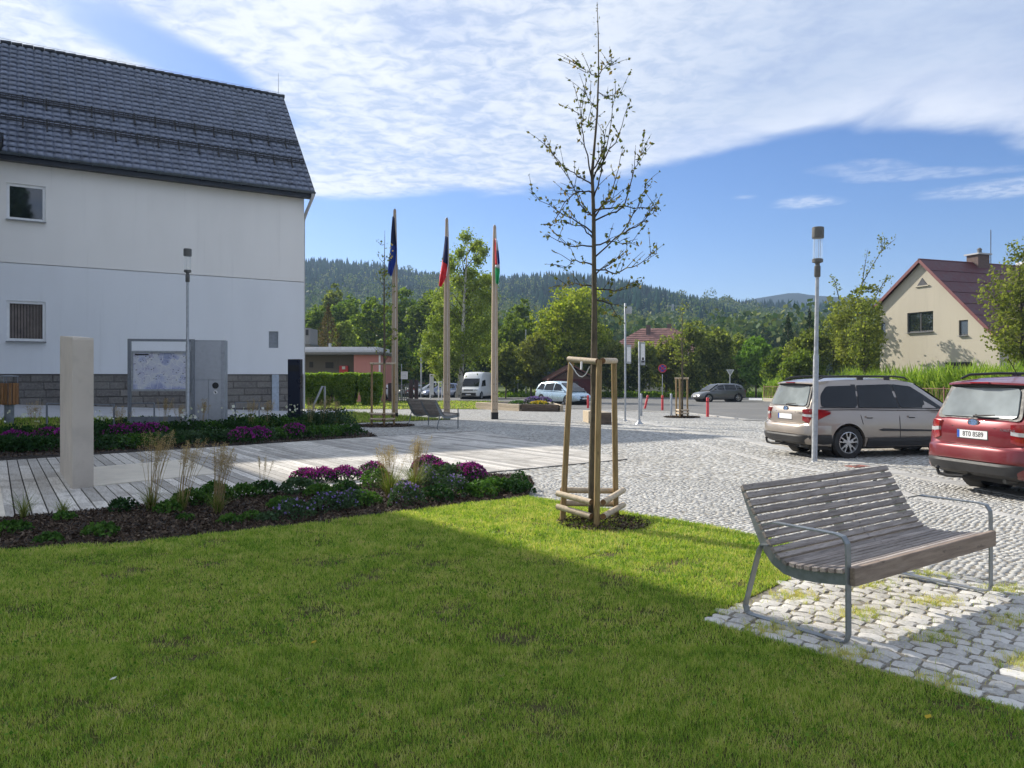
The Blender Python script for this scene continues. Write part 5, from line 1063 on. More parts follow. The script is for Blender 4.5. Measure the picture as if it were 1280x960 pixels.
for k in range(7):
    a = 2*math.pi*k/12*1.7; c = Vector(((490.6+1.6*math.cos(a)-CX)/F*g1.y-g1.x, -.085-.0, CH+(HY-(315+9*math.sin(a)))/F*g1.y-g1.z)); pl = [(c.x+(.05 if q % 2 == 0 else .02)*math.sin(q*math.pi/5), c.z+(.05 if q % 2 == 0 else .02)*math.cos(q*math.pi/5)) for q in range(10)]; m.prism(pl, 'Y', c.y-.002, c.y)
m.build('stars', MT['yellow'], fA)
flag('red, blue and white flag hanging on the middle flagpole', g2_, [(557, 560.5, 296), (555, 561, 312), (552.5, 561.5, 330), (550, 559, 346), (549, 552.5, 359)], {'red_cloth': FR, 'blue_cloth': FN, 'white_cloth': FW}, lambda s, t: ('white_cloth' if s > .86 and t < .75 else ('blue_cloth' if t < .42+.12*s else 'red_cloth')))
flag('white, red and green town flag hanging on the right flagpole', g3, [(618.3, 621.5, 300), (618, 623.5, 314), (618.5, 625, 330), (619, 625, 342), (620, 623, 356)], {'red_cloth': FR, 'green_cloth': FG, 'white_cloth': FW, 'blue_cloth': FB}, lambda s, t: ('green_cloth' if t > .62 else ('red_cloth' if s < .42 and t < .52 else ('blue_cloth' if .55 < s and .2 < t < .45 else 'white_cloth'))))
# ------------------------------------------------------------------ planter and wooden block
def xyY(px, Y): return Vector(((px-CX)/F*Y, Y, gz(Y)))
PL = [G(652.5, 514), G(702, 514.8), xyY(686, 46.8), xyY(640, 48), G(596, 511)]
c0 = sum(PL, Vector())/5; pt_ = thing('timber_planter', 'angular planter of stacked timber beams filled with flowers', 'planter', c0)
for i in range(5):
    a, b = PL[i]-c0, PL[(i+1) % 5]-c0
    for k in range(2):
        d = (b-a).normalized(); m = MB().cbox(-(b-a).length/2, (b-a).length/2-(.17), -.09, .09, 0, .195, .012); o = m.build('beam', MT['shadebeam'] if i == 0 else MT['planter'], pt_); o.location = (a+b)/2+Vector((0, 0, -.02+k*.20)); o.rotation_euler = (0, 0, math.atan2(d.y, d.x))  # front beams get a darker wood: the planter's shaded side as colour
MB().loft([[tuple(p-c0+Vector((0, 0, .1))) for p in PL], [tuple(p-c0+Vector((0, 0, .33))) for p in PL]]).build('soil', MT['mulchbase'], pt_)
A, B_ = G(743, 531), G(764.5, 531); back = (G(728.5, 527)-A); bl = thing('timber_block', 'squared timber block seat with dark end on the paving', 'block seat', A)
hgt = 15.5/F*A.y; ww_ = B_-A; MB().loft([[(0, 0, -.01), tuple(ww_), tuple(ww_+back), tuple(back)], [(0, 0, hgt), tuple(ww_+Vector((0, 0, hgt))), tuple(ww_+back+Vector((0, 0, hgt))), tuple(back+Vector((0, 0, hgt)))]]).build('timber', MT['planter'], bl, bevel=.015)
MB().loft([[(.01, -.012, .01), (ww_.x-.01, -.012, .01), (ww_.x-.01, -.002, .01), (.01, -.002, .01)], [(.01, -.012, hgt-.02), (ww_.x-.01, -.012, hgt-.02), (ww_.x-.01, -.002, hgt-.02), (.01, -.002, hgt-.02)]]).build('dark_end', MT['shadebeam'], bl)  # dark sheet paints the shade on the block's front
# ------------------------------------------------------------------ notice board, cabinet, pylon, bike stands, bin, handrail
nb = P(160.5, 527, 24.0); nb.z -= .0; nt_ = thing('notice_board', 'steel framed notice board with town map behind glass', 'notice board', nb, 0); 
def Xn(px): return (px-160.5)/F*24.0
def Zn(py): return (527-py)/F*24.0
ang = R(10); nt_.rotation_euler = (0, 0, ang); kx = 1/math.cos(ang)*1.02
m = MB(); 
for a, b in ((160, 163.5), (232.5, 236)): MB().bbox(Xn(a)*kx, Xn(b)*kx, -.05, .05, -.35, Zn(423.5)).build('frame_post', MT['greymetal'], nt_)
MB().bbox(Xn(163.5)*kx, Xn(232.5)*kx, -.05, .05, Zn(426.5), Zn(423.5)-.001).build('top_bar', MT['greymetal'], nt_); MB().bbox(Xn(163.5)*kx, Xn(232.5)*kx, -.04, .04, -.1, Zn(521)).build('bottom_bar', MT['greymetal'], nt_)
bd = MB(); x0, x1, z0, z1 = Xn(164.5)*kx, Xn(232)*kx, Zn(489), Zn(438.5); bd.bbox(x0, x1, -.04, -.10, z0, z0+.06); bd.bbox(x0, x1, -.04, -.10, z1-.06, z1); bd.bbox(x0, x0+.05, -.04, -.10, z0+.06, z1-.06); bd.bbox(x1-.05, x1, -.04, -.10, z0+.06, z1-.06); bdo = bd.build('display_case', MT['galv'], nt_)
mt_, tt, bb = base_mat('town_map_print', .4); co = coords(tt, 'Object'); v1 = noise(tt, co, 1.6, 4); v2 = noise(tt, co, 9, 5, .7); sx_ = tt.nodes.new('ShaderNodeSeparateXYZ'); tt.links.new(co, sx_.inputs[0])
cm = ramp(tt, v1, [(.38, (.30, .34, .55)), (.46, (.50, .54, .70)), (.52, (.66, .68, .72)), (.62, (.56, .58, .70))]); cm = mixc(tt, maprange(tt, v2, .58, .62, 0, .6), cm, (.25, .22, .42)); lv = tt.nodes.new('ShaderNodeTexVoronoi'); lv.feature = 'DISTANCE_TO_EDGE'; lv.inputs['Scale'].default_value = 4; tt.links.new(co, lv.inputs['Vector']); cm = mixc(tt, maprange(tt, lv.outputs[0], .012, .02, .8, 0), cm, (.82, .82, .82)); tt.links.new(cm, bb.inputs['Base Color']); bb.inputs['Coat Weight'].default_value = 1; bb.inputs['Coat Roughness'].default_value = .04
mp_ = MB().bbox(x0+.05, x1-.05, -.05, -.045, z0+.06, z1-.06).build('town_map', mt_, bdo); rm_ = random.Random(5); m = MB()
for k in range(46): m.box((rm_.uniform(x0+.1, x1-.1), -.052, rm_.uniform(z0+.25, z1-.12)), (rm_.uniform(.02, .05), .002, .018))
m.bbox(x0+.1, x0+.5, -.053, -.051, z1-.14, z1-.10); m.build('map_marks', MT['ink'], mp_)
cbp = P(236.5, 527, 24.35); cb_ = thing('steel_cabinet', 'grey steel cabinet with round black opening beside the notice board', 'cabinet', cbp, R(10)); Xc = lambda px: (px-236.5)/F*24.35*kx; Zc = lambda py: (527-py)/F*24.35
body = MB().bbox(0, Xc(277.5), 0, .45, -.35, Zc(425)).build('housing', M('cabinet_grey', (.36, .38, .42), .5, .3), cb_)
for a, b, c, d, nm in ((.02, Xc(273), Zc(474.5), Zc(426.5), 'upper_panel'), (.02, Xc(258.5), Zc(525), Zc(475.5), 'door'), (Xc(259.3), Xc(273), Zc(525), Zc(475.5), 'door')): MB().bbox(a, b, -.018, -.001, c, d).build(nm, M('cabinet_face', (.42, .44, .48), .45, .3, var=.06), cb_)
MB().lathe([(.10, -.024), (.10, -.019)], 20, (Xc(266.8), 0, Zc(482)), 'Y').build('round_opening', MT['ink'], cb_); MB().lathe([(.065, -.023), (.065, -.019)], 18, (Xc(266.8), 0, Zc(490.5)), 'Y').build('round_sticker', MT['white'], cb_); MB().box((Xc(266.8), -.025, Zc(490.5)), (.03, .003, .08), ry=R(-30)).build('sticker_mark', MT['ink'], cb_)
py_ = P(369, 527, 26.5); dp = thing('dark_totem', 'dark blue information totem at the building corner', 'totem', py_, R(-12)); z1 = (527-449)/F*26.5; MB().cbox(-.235, .235, -.09, .09, -.3, z1, .01).build('panel', MT['pylon'], dp); MB().bbox(-.19, .19, -.094, -.0905, z1-.42, z1-.2).build('screen_band', MT['ink'], dp)
for (a, b, ty, yb, Y), lb in zip(((58.5, 139, 504, 540, 21.5), (161.5, 190, 504, 529, 24), (251, 278, 505, 529, 24.5), (294, 322, 503, 527, 25.5)), ('wide bike stand behind the standing stone', 'bike stand in front of the notice board', 'bike stand in front of the steel cabinet', 'bike stand nearest the dark totem')):
    Xl, Xr = (a-CX)/F*Y, (b-CX)/F*Y; zt = CH+(HY-ty)/F*Y; zb = zt-.80; t = thing('bike_stand', lb, 'bike stand', ((Xl+Xr)/2, Y, zb), 0, 'grey steel bike stands'); h = (Xr-Xl)/2
    MB().bar([(-h, 0, -.4), (-h, 0, .79), (-h+.012, 0, .80), (h-.012, .15, .80-(.05 if h > .6 else .0)), (h, .15, .78), (h, .15, -.4)], .05, .03, (0, 1, 0)).build('hoop', MT['greymetal'], t)
bp = P(11.5, 522, 24.5); bt = thing('litter_bin', 'litter bin clad in brown wooden slats', 'litter bin', bp); r = 10.5/F*24.5
for k in range(14):
    a = 2*math.pi*k/14; o = MB().cbox(-.045, .045, -.012, .012, .42, 1.1, .004).build('slat', MT['binwood'], bt); o.location = (r*.92*math.cos(a), r*.92*math.sin(a), 0); o.rotation_euler = (0, 0, a+math.pi/2)
MB().lathe([(.13, -.2), (.14, .0), (.14, .40), (r*.86, .42), (r*.86, 1.08)], 16).build('inner_drum', MT['greymetal'], bt, smooth=True); m = MB(); [m.tube([(r*.85*math.cos(a), r*.85*math.sin(a), 1.0), (r*.85*math.cos(a), r*.85*math.sin(a), 1.3)], .015, 5) for a in (.4, 2.5, 4.6)]; m.lathe([(r*1.0, 1.30), (r*1.0, 1.33), (r*.3, 1.36)], 16); m.build('hood', MT['greymetal'], bt)
hp = P(406, 506, 38); hr = thing('handrail', 'short steel stair handrail in front of the hedge', 'handrail', hp); s_ = 38/F; MB().tube([(-12*s_, -.3, -.2), (-12*s_, -.3, .2*s_), (-3*s_, 0, 23*s_), (0, 0, 23*s_), (0, 0, -.2)], .05, 8).build('rail', MT['galv'], hr, smooth=True)
dc = G(1072, 584); t = thing('drain_cover', 'small rusty red metal cover let into the setts', 'cover', (dc.x, dc.y, dc.z), .4); MB().cbox(-.19, .19, -.13, .13, 0, .028, .006).build('plate', M('rusty_red_iron', (.24, .09, .07), .8, .2, var=.3, scale=14), t); MB().cbox(-.10, -.02, -.05, .05, .028, .036, .004).build('lug', MT['darkmetal'], t)
# ------------------------------------------------------------------ vehicles
# local frame: +x forward, +y left, z up, origin on the ground midway between the axles
def ring_body(x, hw, zb, zt, cr=.02, edge=.10):
    h = zt-zb; half = [(hw*.80, zb), (hw-.045, zb+.02*h), (hw-.012, zb+.16*h), (hw, zb+.42*h), (hw-.006, zb+.62*h), (hw-.018, zb+.80*h), (hw-edge*.55, zt-.035), (hw-edge-.03, zt-.004)]
    return [(x, y, z) for y, z in half]+[(x, hw*.35, zt+cr), (x, -hw*.35, zt+cr)]+[(x, -y, z) for y, z in half[::-1]]
def ring_top(x, bw, zb, tw, zt, cr=.025):
    half = [(bw, zb), (bw-(bw-tw)*.5, zb+(zt-zb)*.52), (tw, zt-.055*min(1, (zt-zb)*2)), (tw-.045, zt-.012)]
    return [(x, y, z) for y, z in half]+[(x, tw*.45, zt+cr), (x, -tw*.45, zt+cr)]+[(x, -y, z) for y, z in half[::-1]]
def interp_top(st, x):
    for a, b in zip(st, st[1:]):
        if a[0] <= x <= b[0]: k = (x-a[0])/(b[0]-a[0]); return [a[i]+(b[i]-a[i])*k for i in range(5)]
    return list(st[0] if x < st[0][0] else st[-1])
def side_y(st, x, z):
    _, bw, zb, tw, zt = interp_top(st, x); k = min(1, max(0, (z-zb)/max(.05, zt-.055-zb))); return bw+(tw-bw)*k
def body_y(bs, x, z):
    for a, b in zip(bs, bs[1:]):
        if a[0] <= x <= b[0]:
            k = (x-a[0])/(b[0]-a[0]); hw, zb, zt = [a[i]+(b[i]-a[i])*k for i in (1, 2, 3)]; break
    else: hw, zb, zt = bs[-1][1:4] if x > 0 else bs[0][1:4]
    t = (z-zb)/(zt-zb); pts = [(0, hw*.8), (.02, hw-.045), (.16, hw-.012), (.42, hw), (.62, hw-.006), (.8, hw-.018), (1, hw-.09)]
    return np.interp(t, [p[0] for p in pts], [p[1] for p in pts])
def subdiv_poly(poly, n=6):
    out_ = []
    for i in range(len(poly)):
        a, b = poly[i], poly[(i+1) % len(poly)]
        for k in range(n): t = k/n; out_.append((a[0]+(b[0]-a[0])*t, a[1]+(b[1]-a[1])*t))
    return out_
def round_poly(poly, r):
    out_ = []; n = len(poly)
    for i in range(n):
        p = Vector(poly[i]); a = (Vector(poly[i-1])-p); b = (Vector(poly[(i+1) % n])-p); k = min(r, a.length*.4, b.length*.4); a.normalize(); b.normalize(); p0, p1 = p+a*k, p+b*k
        for t in (0, .33, .67, 1): q = p0.lerp(p, t).lerp(p.lerp(p1, t), t); out_.append((q.x, q.y))
    return out_
def side_panel(name, poly, yf, mat, parent, off=.006, th=.01, sides=(1, -1), r=.05, rounded=True, **tags):
    pl = round_poly(poly, r) if rounded else subdiv_poly(poly, 6); res = []
    for s in sides:
        m = MB(); cx_ = sum(p[0] for p in pl)/len(pl); cz_ = sum(p[1] for p in pl)/len(pl); q = lambda k, o: [(cx_+(x-cx_)*k, s*(yf(cx_+(x-cx_)*k, cz_+(z-cz_)*k)+o), cz_+(z-cz_)*k) for x, z in pl]
        m.loft([q(1, off-th), q(1, off), q(.7, off), q(.35, off), q(.02, off)]); res.append(m.build(name, mat, parent, **tags))
    return res
def boolean_cut(o, cutters):
    for c in cutters:
        m = o.modifiers.new('cut', 'BOOLEAN'); m.object = c; m.operation = 'DIFFERENCE'; m.solver = 'EXACT'
    bpy.context.view_layer.update(); dg_ = bpy.context.evaluated_depsgraph_get(); me = bpy.data.meshes.new_from_object(o.evaluated_get(dg_)); o.modifiers.clear(); o.data = me
    for c in cutters: bpy.data.objects.remove(c, do_unlink=True)
    me.polygons.foreach_set('use_smooth', [True]*len(me.polygons)); me.set_sharp_from_angle(angle=R(38))
def wheel(parent, x, y, r, wdt, spokes=5, detail=True):
    s = 1 if y > 0 else -1; w_ = bpy.data.objects.new('wheel', None); C.objects.link(w_); w_.parent = parent; w_.location = (x, y, r)
    rr = r*.66; MB().lathe([(rr, -wdt/2), (r*.93, -wdt/2), (r*.985, -wdt*.40), (r, -wdt*.25), (r, wdt*.25), (r*.985, wdt*.40), (r*.93, wdt/2), (rr, wdt/2), (rr*.98, wdt*.3), (rr*.98, -wdt*.3), (rr, -wdt/2)], 36, (0, 0, 0), 'Y', cap=False).build('tyre', MT['black'], w_, smooth=True)
    m = MB(); m.lathe([(rr*1.0, s*wdt*.47), (rr*.93, s*wdt*.49), (rr*.90, s*wdt*.40), (rr*.88, s*wdt*.1)], 32, (0, 0, 0), 'Y', cap=False)
    for k in range(spokes):
        a = 2*math.pi*k/spokes+.3
        for (h0, h1) in ((-.30, -.16), (.16, .30)) if spokes == 5 else ((-.14, .14),):
            c, d = math.cos(a+h0), math.sin(a+h0); e, f = math.cos(a+h1), math.sin(a+h1); q = rr*.20; c0, d0, e0, f0 = math.cos(a+h0*2), math.sin(a+h0*2), math.cos(a+h1*1.6), math.sin(a+h1*1.6)
            ring = lambda yy: [(q*c0, yy, q*d0), (rr*.93*c, yy, rr*.93*d), (rr*.93*e, yy, rr*.93*f), (q*e0, yy, q*f0)]
            m.loft([ring(s*wdt*.30), ring(s*wdt*.43)])
        if spokes == 5:
            a0 = a-.13; m.loft([[(q*math.cos(a-.5), yy, q*math.sin(a-.5)), (rr*.55*math.cos(a-.3), yy, rr*.55*math.sin(a-.3)), (rr*.55*math.cos(a+.3), yy, rr*.55*math.sin(a+.3)), (q*math.cos(a+.5), yy, q*math.sin(a+.5))] for yy in (s*wdt*.31, s*wdt*.425)])
    m.lathe([(0, s*wdt*.45), (rr*.22, s*wdt*.44), (rr*.24, s*wdt*.30)], 16, (0, 0, 0), 'Y'); m.build('rim', MT['rim'], w_, smooth=35)
    MB().lathe([(rr*.97, s*wdt*.18), (0, s*wdt*.18)], 20, (0, 0, 0), 'Y').build('brake_disc', MT['blackpl'], w_); return w_
def text_obj(body, size, mat, parent, loc, rot, name='lettering', sx=1.0):
    cu = bpy.data.curves.new(name, 'FONT'); cu.body = body; cu.size = size; cu.extrude = .0012; cu.align_x = 'CENTER'; cu.align_y = 'CENTER'; cu.materials.append(mat)
    tmp_ = bpy.data.objects.new(name, cu); C.objects.link(tmp_); bpy.context.view_layer.update(); me = bpy.data.meshes.new_from_object(tmp_.evaluated_get(bpy.context.evaluated_depsgraph_get())); bpy.data.objects.remove(tmp_, do_unlink=True)
    o = bpy.data.objects.new(name, me); C.objects.link(o); tag(o, kind='stuff'); o.parent = parent; o.location = loc; o.rotation_euler = rot; o.scale = (sx, 1, 1); return o
def plate(parent, x, z, text, face=-1, tilt=0.0, w_=.52, y=0):
    p = MB().cbox(-.006, .006, -w_/2-.012, w_/2+.012, -.067, .067, .003).build('number_plate', MT['blackpl'], parent); p.location = (x, y, z); p.rotation_euler = (0, tilt, 0)
    MB().bbox(face*.004, face*.009, -w_/2, w_/2, -.055, .055).build('plate_face', MT['plate'], p)
    MB().bbox(face*.0092, face*.0105, (w_/2-.045), (w_/2-.002), -.053, .053).build('plate_band', MT['plateblue'], p) if face < 0 else MB().bbox(face*.0092, face*.0105, -(w_/2-.002), -(w_/2-.045), -.053, .053).build('plate_band', MT['plateblue'], p)
    if text: text_obj(text, .098, MT['ink'], p, (face*.0105, -.02, 0), (R(90), 0, R(-90) if face < 0 else R(90)), 'plate_lettering', .95)
    return p
MT['emblemblue'] = M('emblem_blue', (.12, .20, .36), .3)
def emblem(parent, x, z, face=-1, size=.065, blue=True):
    e = MB().lathe([(1, -.006), (1, .004), (.85, .008)], 20, (0, 0, 0), 'X'); e.v = [(v[0]*face*-1, v[1]*size*1.55, v[2]*size*.85) for v in e.v]; o = e.build('emblem', MT['chrome'], parent); o.location = (x, 0, z)
    if blue:
        e = MB().lathe([(.82, face*.0085), (.80, face*.0095)], 20, (0, 0, 0), 'X'); e.v = [(v[0], v[1]*size*1.45, v[2]*size*.8) for v in e.v]; e.build('emblem_field', MT['emblemblue'], o)
        m = MB()
        for (a, b, s) in ((.045, .012, .016), (-.01, .022, .009), (-.035, .008, .009), (-.01, -.02, .009), (.03, -.022, .008), (-.05, -.012, .008)): m.prism([(a+s*(1 if q % 2 == 0 else .4)*math.sin(q*math.pi/4), b+s*(1 if q % 2 == 0 else .4)*math.cos(q*math.pi/4)) for q in range(8)], 'X', face*.0096, face*.012)
        m.build('emblem_stars', MT['chrome'], o)
    return o
def make_suv(label, paint, loc, rz, plate_text, tow_side=0.0, lettering=True):
    t = thing('parked_car', label, 'car', loc, rz)
    WB = 2.64; r = .345
    bs = [(-2.31, .60, .44, .60), (-2.285, .72, .38, .66), (-2.22, .825, .33, .70), (-2.17, .86, .31, .74), (-2.14, .872, .30, 1.00), (-1.95, .888, .27, 1.05), (-1.32, .898, .24, 1.05), (-.4, .898, .23, 1.035), (.6, .898, .23, 1.02), (1.05, .893, .24, 1.01), (1.35, .888, .26, .97), (1.85, .868, .28, .90), (2.12, .82, .30, .82), (2.26, .74, .33, .70), (2.32, .60, .38, .60)]
    b = MB().loft([ring_body(*q) for q in bs]).build('body', paint, t, smooth=38)
    cut = []
    for x in (-WB/2, WB/2):
        c = MB().lathe([(r+.055, -1.2), (r+.055, -.55)], 40, (0, 0, 0), 'Y').build('cutter', MT['black']); c.parent = t; c.location = (x, 0, r+.005); cut.append(c)
        c = MB().lathe([(r+.055, .55), (r+.055, 1.2)], 40, (0, 0, 0), 'Y').build('cutter', MT['black']); c.parent = t; c.location = (x, 0, r+.005); cut.append(c)
    boolean_cut(b, cut)
    ts = [(-2.165, .80, .985, .785, 1.02), (-2.10, .825, 1.0, .74, 1.20), (-1.99, .845, 1.03, .685, 1.47), (-1.93, .85, 1.03, .665, 1.585), (-1.80, .86, 1.035, .655, 1.628), (-1.2, .868, 1.035, .65, 1.662), (-.4, .87, 1.02, .65, 1.672), (.15, .868, 1.01, .65, 1.645), (.42, .862, 1.0, .655, 1.59), (.85, .845, .995, .69, 1.33), (1.28, .80, .975, .765, 1.02)]
    MB().loft([ring_top(*q) for q in ts]).build('cabin', paint, t, smooth=35)
    MB().bbox(-2.0, 2.1, -.78, .78, .20, .36).build('underbody', MT['black'], t)
    for x in (-WB/2, WB/2):
        for y in (-1, 1): wheel(t, x, y*.785, r, .22)
        for y in (-1, 1):        # dark arch lining and lip
            m = MB(); ring = []
            for rr_ in (r+.052, r+.030):
                pass
            pts = [(x+(r+.06)*math.cos(a), z) for a, z in []]
            lip = MB(); A_ = [R(-12+204*k/20) for k in range(21)]
            rings = [[(x+(r+q)*math.cos(a), y*(body_y(bs, max(-2.1, min(2.1, x+(r+q)*math.cos(a))), max(.3, r+(r+q)*math.sin(a)))+w_), r+.005+(r+q)*math.sin(a)) for (q, w_) in ((.05, -.06), (.05, .005), (.085, .003), (.085, -.06))] for a in A_]
            lip.loft(rings).build('arch_trim', MT['blackpl'] if False else paint, t, smooth=30)
            MB().lathe([(r+.052, y*.45), (r+.052, y*.80)], 28, (x, 0, r+.01), 'Y', cap=False).build('arch_liner', MT['black'], t)
    Yb = lambda x, z: body_y(bs, x, z); Yt = lambda x, z: side_y(ts, x, z)
    side_panel('sill_cladding', [(-.90, .255), (.90, .255), (.86, .43), (-.86, .43)], Yb, MT['blackpl'], t, .022, .06, rounded=False)
    side_panel('rub_strip', [(-.62, .60), (-.52, .575), (1.02, .545), (1.02, .575), (-.50, .63)], Yb, MT['blackpl'], t, .014, .02, r=.01)
    gl = MT['carglass']
    side_panel('side_window', [(-1.93, 1.09), (-1.10, 1.075), (-1.04, 1.53), (-1.72, 1.515), (-1.90, 1.33)], Yt, gl, t, .018, .03, r=.07)
    side_panel('side_window', [(-1.06, 1.075), (-.12, 1.062), (-.20, 1.555), (-1.00, 1.535)], Yt, gl, t, .018, .03, r=.03)
    side_panel('side_window', [(-.06, 1.06), (1.02, 1.045), (.62, 1.32), (.30, 1.51), (-.14, 1.555)], Yt, gl, t, .018, .03, r=.04)
    side_panel('window_trim', [(-1.95, 1.065), (1.10, 1.022), (1.10, 1.042), (-1.95, 1.085)], Yt, MT['blackpl'], t, .018, .03, r=.005)
    for x0, x1 in ((-.12, -.16), (-1.02, -1.08)): side_panel('pillar_cover', [(x0-.05, 1.06), (x0+.05, 1.06), (x1+.05, 1.55), (x1-.05, 1.55)], Yt, MT['blackpl'], t, .012, .02, rounded=False)
    # shut lines
    for (a, b_, z0, z1) in ((-.09, -.10, .42, 1.04), (1.0, .98, .42, 1.02), (-.98, -1.06, .72, 1.05)): side_panel('door_gap', [(a-.006, z0), (a+.006, z0), (b_+.006, z1), (b_-.006, z1)], Yb, MT['black'], t, .005, .015, rounded=False)
    side_panel('door_gap', [(-.98, .44), (1.0, .44), (1.0, .448), (-.98, .448)], Yb, MT['black'], t, .005, .015, rounded=False)
    for x in (-.92, .10): side_panel('door_handle', [(x, .865), (x+.20, .86), (x+.20, .89), (x, .895)], Yb, paint, t, .035, .03, r=.012); side_panel('handle_cup', [(x+.02, .84), (x+.18, .84), (x+.17, .90), (x+.03, .90)], Yb, MT['black'], t, .0015, .008, r=.02)
    side_panel('fuel_flap', [(-1.78, .80), (-1.58, .80), (-1.58, .97), (-1.78, .97)], Yb, paint, t, .004, .01, sides=(-1,), r=.03)
    # rear: screen, lamps, garnish, bumper
    def rx(z): return np.interp(z, [1.0, 1.02, 1.20, 1.47, 1.585, 1.63], [-2.165, -2.165, -2.10, -1.995, -1.94, -1.81])
    def rear_quad(nm, pts, mat, off, th=.012, r_=.05, fx=None, parent=None):
        pl = round_poly(pts, r_); fx = fx or rx; cur = lambda y, z: fx(z)+.03*(abs(y)/.8)**2.5
        return MB().loft([[(cur(y, z)-off+th, y, z) for y, z in pl], [(cur(y, z)-off, y, z) for y, z in pl]]).build(nm, mat, parent or t)
    def brx(z): return np.interp(z, [.3, .44, .60, .68, .72, .76, 1.0], [-2.15, -2.31, -2.31, -2.27, -2.175, -2.16, -2.142])
    MB().loft([[(-2.19+k*.0+.10*(abs(y)/.84)**3 if True else 0, y, z) for y, z in pl_] for k, pl_ in enumerate(([(-.80, .68), (.80, .68), (.84, 1.03), (-.84, 1.03)],))]+[[(-2.05, y, z) for y, z in [(-.80, .68), (.80, .68), (.84, 1.03), (-.84, 1.03)]]]).build('tailgate_core', paint, t)
    tg = lambda z: np.interp(z, [.66, .74, .90, .985, 1.04, 1.20, 1.47, 1.585], [-2.185, -2.20, -2.215, -2.195, -2.172, -2.10, -1.99, -1.93])
    pl = []
    m = MB(); rows_ = []
    for z in (.69, .74, .84, .92, .985, 1.04, 1.075): rows_.append([(tg(z)+.10*(abs(y)/.84)**3, y, z) for y in np.linspace(-.80, .80, 17)])
    Vv = [p for r_ in rows_ for p in r_]; Ff = [(i*17+j, i*17+j+1, (i+1)*17+j+1, (i+1)*17+j) for i in range(6) for j in range(16)]
    tgo = MB().add(Vv, Ff).build('tailgate', paint, t, smooth='all'); sm = tgo.modifiers.new('s', 'SOLIDIFY'); sm.thickness = .03; sm.offset = 1
    rear_quad('rear_window', [(-.66, 1.11), (.66, 1.11), (.575, 1.52), (-.575, 1.52)], MT['cargl2'], .045, .04, .08)
    rear_quad('window_surround', [(-.73, 1.08), (.73, 1.08), (.635, 1.565), (-.635, 1.565)], MT['blackpl'], .036, .04, .08)
    m = MB(); m.tube([(-2.19, .02, 1.125), (-2.195, -.20, 1.14), (-2.19, -.33, 1.15)], [.016, .012, .008], 6); m.lathe([(.03, -.0), (.025, .03)], 10, (-2.15, .02, 1.12), 'X'); m.build('rear_wiper', MT['black'], t)
    # spoiler
    pr_ = [(-1.72, 1.652), (-1.98, 1.628), (-2.10, 1.60), (-2.105, 1.575), (-2.00, 1.555), (-1.88, 1.56)]; k = lambda x, y: x+.10*(abs(y)/.66)**2.2
    MB().loft([[(k(x, y), y, z-.02*(abs(y)/.66)**2) for x, z in pr_] for y in np.linspace(-.665, .665, 13)]).build('roof_spoiler', paint, t, smooth=30)
    MB().loft([[(k(-1.93, y), y, 1.555-.02*(abs(y)/.66)**2), (k(-2.06, y), y, 1.572-.02*(abs(y)/.66)**2), (k(-2.06, y), y, 1.545-.02*(abs(y)/.66)**2), (k(-1.96, y), y, 1.50-.02*(abs(y)/.66)**2)] for y in np.linspace(-.63, .63, 9)]).build('spoiler_underside', MT['black'], t)
    for s in (1, -1):
        MB().loft([[(tg(z)+.10*(abs(.765)/.84)**3-.036, s*(.765-.004), z), (tg(z)+.10*(abs(.765)/.84)**3-.036, s*(.765+.004), z), (tg(z)+.12, s*(.765+.004), z), (tg(z)+.12, s*(.765-.004), z)] for z in (.70, .78, .90, .985, 1.04)]).build('tailgate_gap', MT['black'], t)
    MB().loft([[(tg(.715)+.10*(abs(y)/.84)**3-.036, y, .708), (tg(.715)+.10*(abs(y)/.84)**3-.036, y, .718), (tg(.715)+.15, y, .718), (tg(.715)+.15, y, .708)] for y in np.linspace(-.765, .765, 13)]).build('tailgate_gap', MT['black'], t)
    MB().bbox(-2.118, -2.10, -.16, .16, 1.583, 1.60).build('high_brake_lamp', MT['tail'], t)
    m = MB()
    m.bbox(-2.222, -2.20, -.38, .38, .945, .975); m.build('garnish_recess', MT['black'], t)
    rq_ = [(-.30, .80), (.30, .80), (.335, .945), (-.335, .945)]
    MB().prism([(y, z) for y, z in rq_], 'X', -2.222, -2.20).build('plate_recess', paint, t)
    plate(t, -2.232, .868, plate_text); emblem(t, -2.215, 1.035, -1, .062)
    if lettering: text_obj('FORESTER', .046, MT['chrome'], t, (-2.222, -.57, .955), (R(90), 0, R(-90)), 'lettering', 1.15)
    for s in (1, -1):
        # wrap-around tail lamp: outline in (y,z) on the back, swept round the corner
        lamp = MB(); outl = []
        prof = [(-2.205, .60), (-2.185, .70), (-2.14, .80), (-2.06, .868), (-1.92, .905), (-1.76, .915)]
        zt_ = [1.035, 1.045, 1.05, 1.045, 1.035, .995]; zb_ = [.80, .765, .755, .80, .875, .945]
        rings = []
        for (x, y), a, b2_ in zip(prof, zt_, zb_): rings.append([(x-.012, s*(y+.012), b2_), (x-.018, s*(y+.018), (a+b2_)/2), (x-.012, s*(y+.012), a), (x+.05, s*(y-.05), a), (x+.05, s*(y-.05), b2_)])
        lo_ = lamp.loft(rings).build('tail_light', MT['tail'], t, smooth=30)
        rings = [[(x-.0215, s*(y+.0215), (a+b2_)/2-.022), (x-.0215, s*(y+.0215), (a+b2_)/2+.03), (x, s*y, (a+b2_)/2+.03), (x, s*y, (a+b2_)/2-.022)] for (x, y), a, b2_ in list(zip(prof, zt_, zb_))[:4]]
        MB().loft(rings).build('clear_lens', MT['lens'], lo_)
